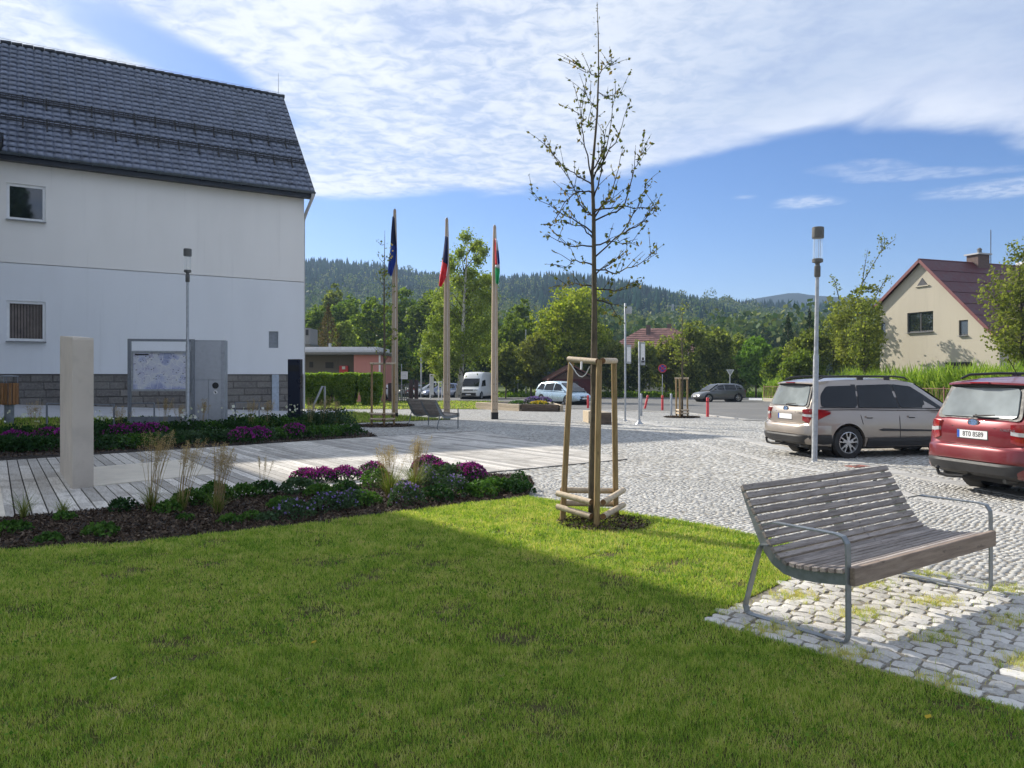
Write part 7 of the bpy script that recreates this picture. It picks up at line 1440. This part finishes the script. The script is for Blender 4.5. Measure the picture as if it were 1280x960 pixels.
for px, py, r, h, mt, lf in ((15, 668, .17, .13, L_GREEN, .04), (128, 672, .17, .14, L_GREEN, .045), (62, 680, .13, .10, L_GREEN, .04), (152, 641, .17, .17, L_DARK, .05), (212, 643, .16, .16, L_GREEN, .05), (238, 634, .24, .22, L_GREEN, .05), (232, 652, .10, .08, L_GREEN, .04), (268, 628, .24, .26, L_GREEN, .055), (305, 624, .22, .2, L_GREEN, .045), (330, 620, .22, .2, L_DARK, .045), (352, 636, .18, .14, L_GREEN, .04), (287, 656, .13, .1, L_GREEN, .04), (316, 652, .12, .11, L_GREEN, .045), (334, 654, .12, .11, L_BLUEG, .04), (372, 618, .25, .22, L_BLUEG, .05), (400, 622, .2, .18, L_GREEN, .045), (430, 620, .22, .2, L_DARK, .045), (455, 634, .2, .2, L_GREEN, .045), (470, 610, .24, .28, L_GREEN, .05), (548, 628, .24, .22, L_DARK, .045), (600, 622, .26, .22, L_GREEN, .05), (620, 616, .26, .2, L_GREEN, .05), (640, 617, .24, .19, L_DARK, .045), (655, 618, .16, .17, L_DARK, .04), (560, 607, .28, .3, L_BLUEG, .05), (575, 602, .28, .28, L_BLUEG, .045), (538, 606, .26, .3, L_DARK, .045), (80, 652, .12, .1, L_GREEN, .04), (650, 612, .16, .26, L_DARK, .035)):
    perennial(px, py, r, h, mt, plab(('small ' if r < .15 else '')+TONE[id(mt)], 'perennial near the lawn edge' if py > np.interp(px, [0, 340, 660], [668, 640, 614]) else 'perennial near the deck edge', ANC_F, px), lf, group=GF)
for px, py, r, h, lb, fn in ((383, 603, .26, .22, 'purple aster mound at the left end of the front row of asters', 330), (404, 604, .30, .24, 'purple aster mound second from the left in the front bed', 420), (430, 603, .30, .25, 'wide purple aster mound left of the tall plumed grass', 420), (467, 598, .28, .28, 'darker purple aster behind the plumed grass tuft', 260), (535, 593, .34, .34, 'tall pink-purple aster right of the plumed grass', 430), (553, 598, .3, .26, 'pink-purple aster with grey-green leaves beside the deck edge', 300), (588, 605, .32, .34, 'round purple aster ball at the right end of the front bed', 620)):
    perennial(px, py, r*.9, h*.9, L_DARK, lb, .035, None, L_PURP, int(fn*1.3), .026, 'aster_plant', 'flowering plant', cover=.1)
for px, py, r, h, lb, fn in ((505, 634, .24, .30, 'violet aster in front of the plumed grass tuft', 130), (566, 622, .26, .3, 'violet aster just below the round purple aster', 110), (365, 650, .24, .22, 'violet aster nearest the lawn edge', 90), (412, 640, .30, .22, 'sprawling violet aster over dark mulch', 110), (440, 634, .24, .2, 'small violet aster between mulch and green leaves', 80), (535, 612, .2, .34, 'violet aster among reed blades at the bed centre', 70)):
    perennial(px, py, r, h, L_BLUEG, lb, .035, None, L_VIOL, int(fn*.75), .026, 'aster_plant', 'flowering plant', cover=.2)
reed_grass(188, 640, 1.02, 'tall feathery grass clump in front of the pale stone slab', 30, 24, (.10, 0), .24, .42); reed_grass(226, 640, .92, 'feathery grass clump leaning right over the deck boards', 26, 20, (.18, 0), .2, .4); reed_grass(272, 644, .88, 'dense tan feather grass clump standing upright at mid bed', 34, 26, (.10, 0), .14, .35, .04)
reed_grass(488, 626, .78, 'feathery grass clump with green blades beside the violet aster', 60, 22, (-.02, 0), .2, .62); reed_grass(518, 618, .84, 'feathery grass clump leaning right among purple asters', 60, 22, (.10, 0), .18, .6); reed_grass(330, 612, .5, 'sparse thin grass stalks left of the purple asters', 8, 5, (.03, 0), .1, .25, .02)
reed_grass(30, 650, .3, 'broad green grass tuft at the left end of the front bed', 18, 0, (0, 0), .1, .45); reed_grass(78, 646, .12, 'soft fine grass tuft on the deck edge', 26, 0, (0, 0), .1, .26)
# rear bed
def rb_base(px, py): return G(px, py)
rr = random.Random(17)
for px in range(2, 66, 11): perennial(px, 566+rr.uniform(-4, 0), .42, .34, L_DARK, plab('dark green', 'front-row perennial', ANC_R, px), .07, 420, group=GR)
for px in range(124, 452, 15):
    fy = np.interp(px, [0, 117, 230, 340, 457], [569, 564, 556, 550, 544]); mt = rr.choice((L_GREEN, L_BLUEG, L_DARK)); perennial(px, fy, .44, .34, mt, plab(TONE[id(mt)], 'front-row perennial', ANC_R, px), .075, 420, group=GR)
for px in range(0, 440, 20):
    if 66 < px < 120: continue
    by = np.interp(px, [0, 200, 440], [553, 546, 535]); mt = rr.choice((L_GREEN, L_DARK)); perennial(px, by, .52, .42, mt, plab(TONE[id(mt)], 'middle-row perennial', ANC_R, px), .085, 420, group=GR)
for px in range(130, 420, 26): mt = rr.choice((L_DARK, L_GREEN)); perennial(px, np.interp(px, [0, 440], [546, 530]), .6, .46, mt, plab(TONE[id(mt)], 'back-row perennial', ANC_R, px), .09, 380, group=GR)
for px, py, r, h, lb in ((405, 536, .6, .75, 'tall bushy perennial right of the dark totem'), (425, 537, .55, .7, 'tall bushy perennial at the right end of the rear bed'), (385, 535, .5, .6, 'bushy perennial directly at the foot of the dark totem')): perennial(px, py, r, h, L_BLUEG, lb, .07, 800, group='bushy grey-green perennials')
for px, py, r, lb in ((18, 561, .42, 'purple aster left of the standing stone'), (62, 556, .46, 'dull purple aster right beside the standing stone'), (150, 550, .42, 'purple aster right of the standing stone in the rear bed'), (190, 548, .44, 'purple aster in front of the notice board'), (172, 549, .4, 'deep purple aster between two others below the notice board'), (303, 556, .36, 'bright purple aster at the deck edge below the cabinet'), (322, 554, .36, 'bright purple aster touching its neighbour at the deck edge'), (368, 549, .40, 'round bright purple aster before the dark totem')):
    perennial(px, py, r, .42, L_DARK, lb, .05, 420, L_PURP, 230, .045, 'aster_plant', 'flowering plant', cover=.1)
for px, py, lb in ((22, 556, 'white flowers left of the standing stone'), (123, 552, 'white flowers at the right side of the standing stone'), (238, 546, 'white flowers in front of the steel cabinet'), (298, 542, 'white flowers below the right bike stand'), (366, 538, 'white flowers at the foot of the dark totem')):
    t = perennial(px, py, .36, .62, L_DARK, lb, .06, 160, None, 0, .06, 'white_anemone', 'flowering plant'); rng = np.random.default_rng(px); p = np.stack([rng.normal(0, .25, 16), rng.normal(0, .2, 16), rng.uniform(.55, .85, 16)], 1); tag(leaves('flowers', p, .085, L_WHITE, t, rng=rng, up=-.5, aspect=.95), kind='stuff')
for px, py, h, lb in ((44, 552, 1.15, 'thin plumed grass behind the asters at far left'), (150, 548, .95, 'plumed grass right of the standing stone in the rear bed'), (205, 545, 1.15, 'plumed grass rising before the notice board map'), (225, 544, 1.0, 'plumed grass beside the left street lamp'), (252, 543, 1.15, 'plumed grass rising before the steel cabinet'), (312, 541, 1.1, 'plumed grass between two bike stands'), (335, 540, 1.05, 'plumed grass right of the last bike stand'), (386, 538, 1.1, 'plumed grass beside the dark totem'), (404, 537, 1.15, 'plumed grass in front of the short handrail'), (420, 537, 1.0, 'plumed grass at the right end of the rear bed')):
    reed_grass(px, py, h, lb, 16, 12, (.06, 0), .32, .55, .06)
# planter flowers
pcz = c0.z
for px, Y, r, h, mt, fl, lb in ((668, 43.6, .55, .42, L_DARK, L_VIOL, 'violet flowers in the timber planter'), (681, 44.2, .5, .38, L_DARK, L_VIOL, 'violet flowers at the right of the timber planter'), (675, 42.8, .5, .18, L_GREEN, L_YEL, 'yellow flowers at the front of the timber planter'), (648, 43.8, .55, .2, L_GREEN, None, 'low green plants at the left of the timber planter')):
    b = Vector(((px-CX)/F*Y, Y, gz(Y)+.32)); perennial(px, 400, r, h, mt, lb, .10, 300, fl, 260, .085, 'planter_flowers', 'flowering plant', base=b, cover=.2)
# ------------------------------------------------------------------ hedge, verge, reeds
for x0, x1, lb in ((380, 418, 'clipped green hedge block on the left, beside the building'), (419, 447, 'middle clipped hedge block'), (451, 477, 'right clipped hedge block, wider at its top')):
    Y = 52; X0, X1 = (x0-CX)/F*Y, (x1-CX)/F*Y; W_ = X1-X0; zt = CH+(HY-467.5)/F*Y-gz(Y); t = thing('hedge', lb, 'hedge', ((X0+X1)/2, Y, gz(Y)), 0, 'clipped hedge blocks'); rng = np.random.default_rng(x0); n = 9000
    u = rng.uniform(-1, 1, n); v = rng.uniform(0, 1, n)**.8; d = rng.uniform(-1, 1, n); k = rng.random(n); tap = .70+.30*np.clip(v*1.6, 0, 1)-.12*np.clip(v-.8, 0, 1)*4; bm_ = 1+.04*np.sin(v*9+u*5)
    face = k < .6; X = u*W_/2*tap*bm_; Yy = np.where(face, -.85*tap+rng.uniform(0, .25, n), d*.85*tap); Z = np.where(k > .8, zt*rng.uniform(.93, 1.02, n), v*zt); X = np.where((k > .6) & (k < .8), np.sign(u)*W_/2*tap*rng.uniform(.88, 1.02, n), X); Z = Z+.03*np.sin(X*4)
    leaves('foliage', np.stack([X, Yy, Z+rng.normal(0, .03, n)], 1), .11, L_HEDGE, t, rng=rng); m = MB(); [m.tube([(q*W_, 0, -.1), (q*W_*1.1, 0, zt*.7)], [.05, .02], 5) for q in (-.3, 0, .3)]; m.build('stems', MT['barkfar'], t); MB().loft([[(sx*W_/2*q, sy*.6*q, z) for sx, sy in ((-1, -1), (1, -1), (1, 1), (-1, 1))] for z, q in ((.15, .6), (.6, .85), (zt*.93, .9))]).build('inner_shade', M('hedge_inner_shade', (.02, .03, .012), .95, var=.4, scale=9), t)  # dark core: shade inside the hedge put into its colour
rng = np.random.default_rng(31)
def verge(name, label, n, fx, size, mat, h):
    X, Y = fx(n); z = np.array([gz(y) for y in Y])+rng.uniform(0, 1, n)**1.5*h; p = np.stack([X, Y, z], 1); v, f = leaf_quads(p, size, rng=rng, up=-.6, aspect=.3); tag(meshobj(name, np_mesh(name, v, f), mat), label, 'grass', kind='stuff')
def fx1(n): Y = rng.uniform(78.5, 90, n); return rng.uniform(-.02, .36, n)*Y, Y
verge('verge_grass', 'rough yellow-green verge along the far side of the road', 9000, fx1, .45, L_HEDGE, .45)
def fx2(n):
    t_ = rng.uniform(0, 1, n); P0 = np.array([[20.9, 63.5], [22.9, 53.3], [24.5, 43.4], [26.2, 36.7]]); i = np.minimum((t_*3).astype(int), 2); f_ = t_*3-i; p = P0[i]*(1-f_[:, None])+P0[i+1]*f_[:, None]; return p[:, 0]+rng.uniform(.3, 3.0, n), p[:, 1]+rng.uniform(.3, 2.5, n)
n = 16000; X, Y = fx2(n); h = rng.uniform(1.8, 3.1, n)*np.where(X/Y < .43, .85, 1.0)*(1+.10*np.sin(X*1.3+Y*.7)); V, Fc = [], []
a = rng.uniform(0, 6.28, n); ln = rng.uniform(.3, 1.25, n); w_ = rng.uniform(.02, .045, n)
for q, (u, k) in enumerate(((0, 1), (.45, 1.2), (.8, .9), (1, .1))):
    r_ = ln*h*.45*u**2.2; zz_ = h*(u-.22*u**3*ln*1.5)
    for s in (-1, 1): V.append(np.stack([X+np.cos(a)*r_-np.sin(a)*w_*k*s, Y+np.sin(a)*r_+np.cos(a)*w_*k*s, np.array([gz(y) for y in Y])+zz_], 1))
V = np.stack(V, 1).reshape(-1, 3); b = np.arange(n)[:, None]*8; Fc = np.concatenate([b+np.array((2*q, 2*q+1, 2*q+3, 2*q+2)) for q in range(3)])
tag(meshobj('tall_reeds', np_mesh('tall_reeds', V, Fc), L_REEDS), 'tall light green reeds growing behind the rusty fence', 'reeds', kind='stuff')
# ------------------------------------------------------------------ trees of the middle distance
GT = 'trees beyond the square'
def T(label, px, Y, top, bot, w_, mat, n=500, **k): k.setdefault('group', GT); nm = k.pop('name', 'tree'); return tree(nm, label, px, Y, top, bot, w_, mat, n=n, **k)
# birch: slender, drooping
bz = thing('birch_tree', 'tall birch with white trunk and drooping yellow-green foliage', 'tree', at_depth(575, 66)); Y = 66; rng = np.random.default_rng(2); pts = []
def bw(px, py, dY=0): return Vector(((px-CX)/F*Y, Y+dY, zat(py, Y)))-bz.location
mb = MB(); mb.tube([bw(573, 497), bw(577, 460), bw(579, 420), bw(580, 380), bw(583, 330), bw(585, 300)], [.26, .2, .16, .12, .06, .02], 10); mb.build('trunk', M('birch_bark', (.52, .50, .46), .8, var=.2, scale=3, dirt=((.03, .028, .025), 5, .95)), bz, smooth='all'); mb = MB()
tips = [(583, 298, 9), (598, 304, 8), (604, 316, 8), (562, 322, 8), (612, 352, 9), (614, 372, 10), (546, 372, 10), (592, 306, 8), (576, 318, 9), (596, 322, 9), (565, 335, 9), (588, 340, 12), (604, 345, 9), (572, 350, 14), (592, 358, 16), (558, 365, 10), (606, 368, 14), (580, 372, 18), (552, 385, 13), (600, 385, 18), (568, 392, 16), (586, 400, 18), (544, 403, 13), (608, 402, 13), (560, 410, 16), (596, 416, 18), (536, 420, 13), (575, 424, 18), (608, 424, 13), (550, 432, 17), (590, 436, 15), (532, 440, 11), (562, 446, 14), (545, 458, 11), (606, 440, 9), (572, 452, 9), (553, 468, 7)]
for px, py, s in tips:
    dY = rng.uniform(-1.6, 1.6); c = bw(px, py, dY); st_ = bw(580, min(470, py+22)); mb.tube([st_, st_.lerp(c, .55)+Vector((0, 0, .35)), c], [.05, .03, .008], 4); k = int(38*s); q = rng.normal(size=(k, 3))*np.array([.46, .46, .44])*s/F*Y; pts.append(np.array(tuple(c))+q); kk = k//2; q = rng.normal(size=(kk, 3))*np.array([.28, .28, .5])*s/F*Y; q[:, 2] -= abs(q[:, 2])*.9; pts.append(np.array(tuple(c))+q)
mb.build('branches', MT['barkfar'], bz); leaves('crown', np.concatenate(pts), .17, L_BIRCH, bz, rng=rng, droop=.3)
T('broad round lime tree with a dense yellow-green crown', 708, 82, 358, 478, 96, L_MAPLE, 1500, per=9, lobes_n=16, seed=5, power=2.6)
# dark wall of trees on the left, behind the hedge
for lb, px, Y, a, b, w_, mt, n in (('dark tree right behind the building corner', 392, 100, 382, 478, 46, L_TREE, 600), ('rounded green tree above the garage roof', 432, 108, 370, 470, 52, L_TREE, 600), ('darker tree between garage and left flagpole', 462, 96, 373, 478, 54, L_TREE, 700), ('bright topped tree behind the left flagpole', 500, 104, 366, 478, 56, L_TREE, 700), ('dark tree between the left two flagpoles', 532, 100, 362, 480, 56, L_TREE, 700), ('deep green tree behind the birch foot', 560, 92, 395, 482, 60, L_TREE, 700), ('pale tree crown behind the brown spruce', 415, 125, 358, 430, 34, L_OLIVE, 350), ('dark low tree behind the pink wall', 492, 84, 415, 486, 52, L_TREE, 600), ('low dark tree behind the distant parked cars', 540, 88, 428, 486, 62, L_TREE, 650), ('tree between birch and right flagpole', 606, 84, 385, 486, 48, L_TREE, 600), ('dark leafy tree right of the right flagpole', 640, 88, 395, 488, 58, L_TREE, 650), ('shrubby tree behind the white town sign', 664, 78, 415, 488, 50, L_OLIVE, 600), ('small leafy tree left of the planter pole', 632, 74, 430, 486, 40, L_OLIVE, 450), ('dark tree left of the lime tree', 652, 96, 372, 460, 40, L_TREE, 450)):
    T(lb, px, Y, a, b, w_, mt, n)
# brown conifer with yellow neighbour
def conifer(label, px, Y, top, bot, w_, mat, n=2600, group=None, seed=1, zb=None, name='conifer'):
    z0 = gz(Y) if zb is None else zb; X = (px-CX)/F*Y; zt, zl = zat(top, Y), max(zat(bot, Y), z0+.3); t = thing(name, label, 'tree', (X, Y, z0), 0, group); rng = np.random.default_rng(seed); R_ = w_/F*Y/2; u = rng.uniform(0, 1, n)**.7; tier = np.round(u*11)/11*.7+u*.3; az = rng.uniform(0, 6.28, n); br = 1+.28*np.sin(az*5+np.round(u*11)*2.1); r_ = R_*tier*br*rng.uniform(.35, 1.0, n)**.5; z = zt-(zt-zl)*u-.16*r_-z0
    leaves('crown', np.stack([r_*np.cos(az), r_*np.sin(az), z], 1), max(.16, 2.6/F*Y), mat, t, rng=rng, droop=.5, aspect=.4); MB().tube([(0, 0, -.1), (0, 0, (zt-z0)*.97)], [max(.1, R_*.09), .02], 8).build('trunk', MT['barkfar'], t, smooth=True); return t
conifer('brownish spruce standing above the garage roof', 410, 88, 380, 448, 44, L_BROWN, 2600, seed=3); T('yellowing bushy tree beside the brown spruce', 430, 90, 398, 446, 28, L_BIRCH, 350)
# orchard along the road
for lb, px, Y, a, b, w_, mt, n, kw in (('bushy orchard tree behind the stake frame top', 748, 84, 405, 488, 54, L_OLIVE, 520, {}), ('low orchard tree left of the bus stop poles', 765, 78, 425, 490, 44, L_OLIVE, 450, {}), ('orchard tree with bare dark limbs under the red roof', 800, 80, 428, 488, 54, L_OLIVE, 420, {}), ('orchard tree behind the round blue sign', 832, 82, 420, 488, 54, L_OLIVE, 480, {}), ('tall sparse orchard tree behind the far stake frame', 862, 80, 402, 490, 56, L_OLIVE, 520, {}), ('dense olive orchard tree right of the far stake frame', 892, 82, 410, 490, 60, L_OLIVE, 620, {}), ('orchard tree behind the give-way sign', 920, 88, 418, 490, 44, L_OLIVE, 420, {}), ('low dark orchard bush at the verge', 780, 92, 440, 492, 60, L_TREE, 420, {}), ('dark hedge-like bush behind the verge', 850, 92, 445, 492, 90, L_TREE, 700, {}), ('bright green weeping tree at the fence end', 945, 76, 424, 484, 48, L_FRESH, 800, {'droop': .4}), ('small dark tree left of the conifers', 970, 70, 436, 482, 36, L_TREE, 400, {}), ('olive tree in front of the dark conifer', 1008, 62, 412, 482, 60, L_OLIVE, 700, {}), ('low dark bush beside the conifer', 1000, 58, 440, 486, 60, L_TREE, 600, {})):
    T(lb, px, Y, a, b, w_, mt, n, **kw)
conifer('dark pointed conifer left of the right-hand house', 985, 74, 392, 478, 40, L_SPRUCE, 2600, seed=8); conifer('second dark conifer partly behind the olive tree', 1012, 70, 384, 478, 36, L_SPRUCE, 2200, seed=9)
for k, (px, a) in enumerate(((30, 0),)): pass
# garden tree with a long shoot, beside the house
gt = tree('garden_tree', 'loose garden tree with one long leafy shoot above the fence', 1072, 58, 352, 470, 74, L_OLIVE, n=620, per=7, leaf=.19, group=None, seed=33); rng = np.random.default_rng(6); pts = []; mb = MB(); o_ = gt.location; Y = 58
for path in ([(1076, 360), (1090, 335), (1104, 312), (1122, 297)], [(1078, 365), (1082, 335), (1086, 312)], [(1095, 372), (1108, 350), (1118, 345)], [(1050, 372), (1045, 352), (1042, 345)], [(1104, 312), (1104, 300), (1103, 296)]):
    q = [Vector(((x-CX)/F*Y, Y+.2, zat(y, Y)))-o_ for x, y in path]; mb.tube(q, [.04-.03*i/(len(q)-1) for i in range(len(q))], 5)
    for s, e in zip(q, q[1:]):
        for w_ in range(26): c = s.lerp(e, rng.uniform()); pts.append((c.x+rng.normal()*.17, c.y+rng.normal()*.17, c.z+rng.normal()*.17))
mb.build('long_shoots', MT['barkfar'], gt); leaves('shoot_leaves', pts, .17, L_OLIVE, gt, rng=rng)
tree('garden_tree', 'slim leafy tree in front of the house corner', 1082, 53.5, 372, 470, 46, L_OLIVE, n=380, per=7, leaf=.17, group=None, seed=34); tree('garden_tree', 'slender tree between long-shoot tree and conifers', 1045, 60, 378, 472, 50, L_OLIVE, n=420, per=7, leaf=.16, group=None, seed=35)
tree('apple_tree', 'apple tree overlapping the right end of the house', 1278, 42, 300, 470, 92, L_OLIVE, n=1000, per=7, leaf=.15, group=None, seed=41, lobes_n=12, inner=.2)
tree('spruce_tree', 'tall spruce standing behind the viewer, mirrored in the upper window', 640, 20, 470, 469, 1, L_SPRUCE, n=1, per=1, group=None) if False else None
sp_ = thing('spruce_tree', 'tall dark spruce standing behind the viewpoint', 'tree', (9.5, -16, 0)); rng = np.random.default_rng(77); n = 5000; u = rng.uniform(0, 1, n)**.7; az = rng.uniform(0, 6.28, n); r_ = 4.2*u*(1+.2*np.sin(az*5+u*50))*rng.uniform(.5, 1, n); leaves('crown', np.stack([r_*np.cos(az), r_*np.sin(az), 24-21*u], 1), .7, L_SPRUCE, sp_, rng=rng, droop=.5, aspect=.4); MB().tube([(0, 0, -.2), (0, 0, 23)], [.35, .05], 8).build('trunk', MT['barkfar'], sp_)
# small things on the lawn
for px, py, mt, lb in ((141, 859, L_WHITE, 'small white paper scrap lying on the lawn'), (392, 812, L_YEL, 'small orange fallen leaf on the lawn'), (1160, 908, L_YEL, 'small tan fallen leaf near the corner of the setts')):
    g_ = G(px, py, .04); tag(MB().loft([[(-.014, -.01, 0), (.012, -.008, .006), (.016, .009, .012), (-.01, .012, .004)], [(-.014, -.01, .002), (.012, -.008, .008), (.016, .009, .014), (-.01, .012, .006)]]).build('fallen_leaf' if mt is L_YEL else 'paper_scrap', mt), lb, 'leaf' if mt is L_YEL else 'litter'); C.objects[-1].location = g_
# ------------------------------------------------------------------ haze
HZ = True
if HZ:
    hm = bpy.data.materials.new('haze_air'); hm.use_nodes = True; t_ = hm.node_tree; t_.nodes.clear(); o_ = t_.nodes.new('ShaderNodeOutputMaterial'); v_ = t_.nodes.new('ShaderNodeVolumePrincipled'); v_.inputs['Color'].default_value = (.50, .70, 1, 1); v_.inputs['Density'].default_value = .00030; v_.inputs['Anisotropy'].default_value = .3; t_.links.new(v_.outputs[0], o_.inputs['Volume'])
    tag(MB().bbox(-2600, 2600, -70, 2620, -3.5, 172).build('haze', hm), kind='stuff')
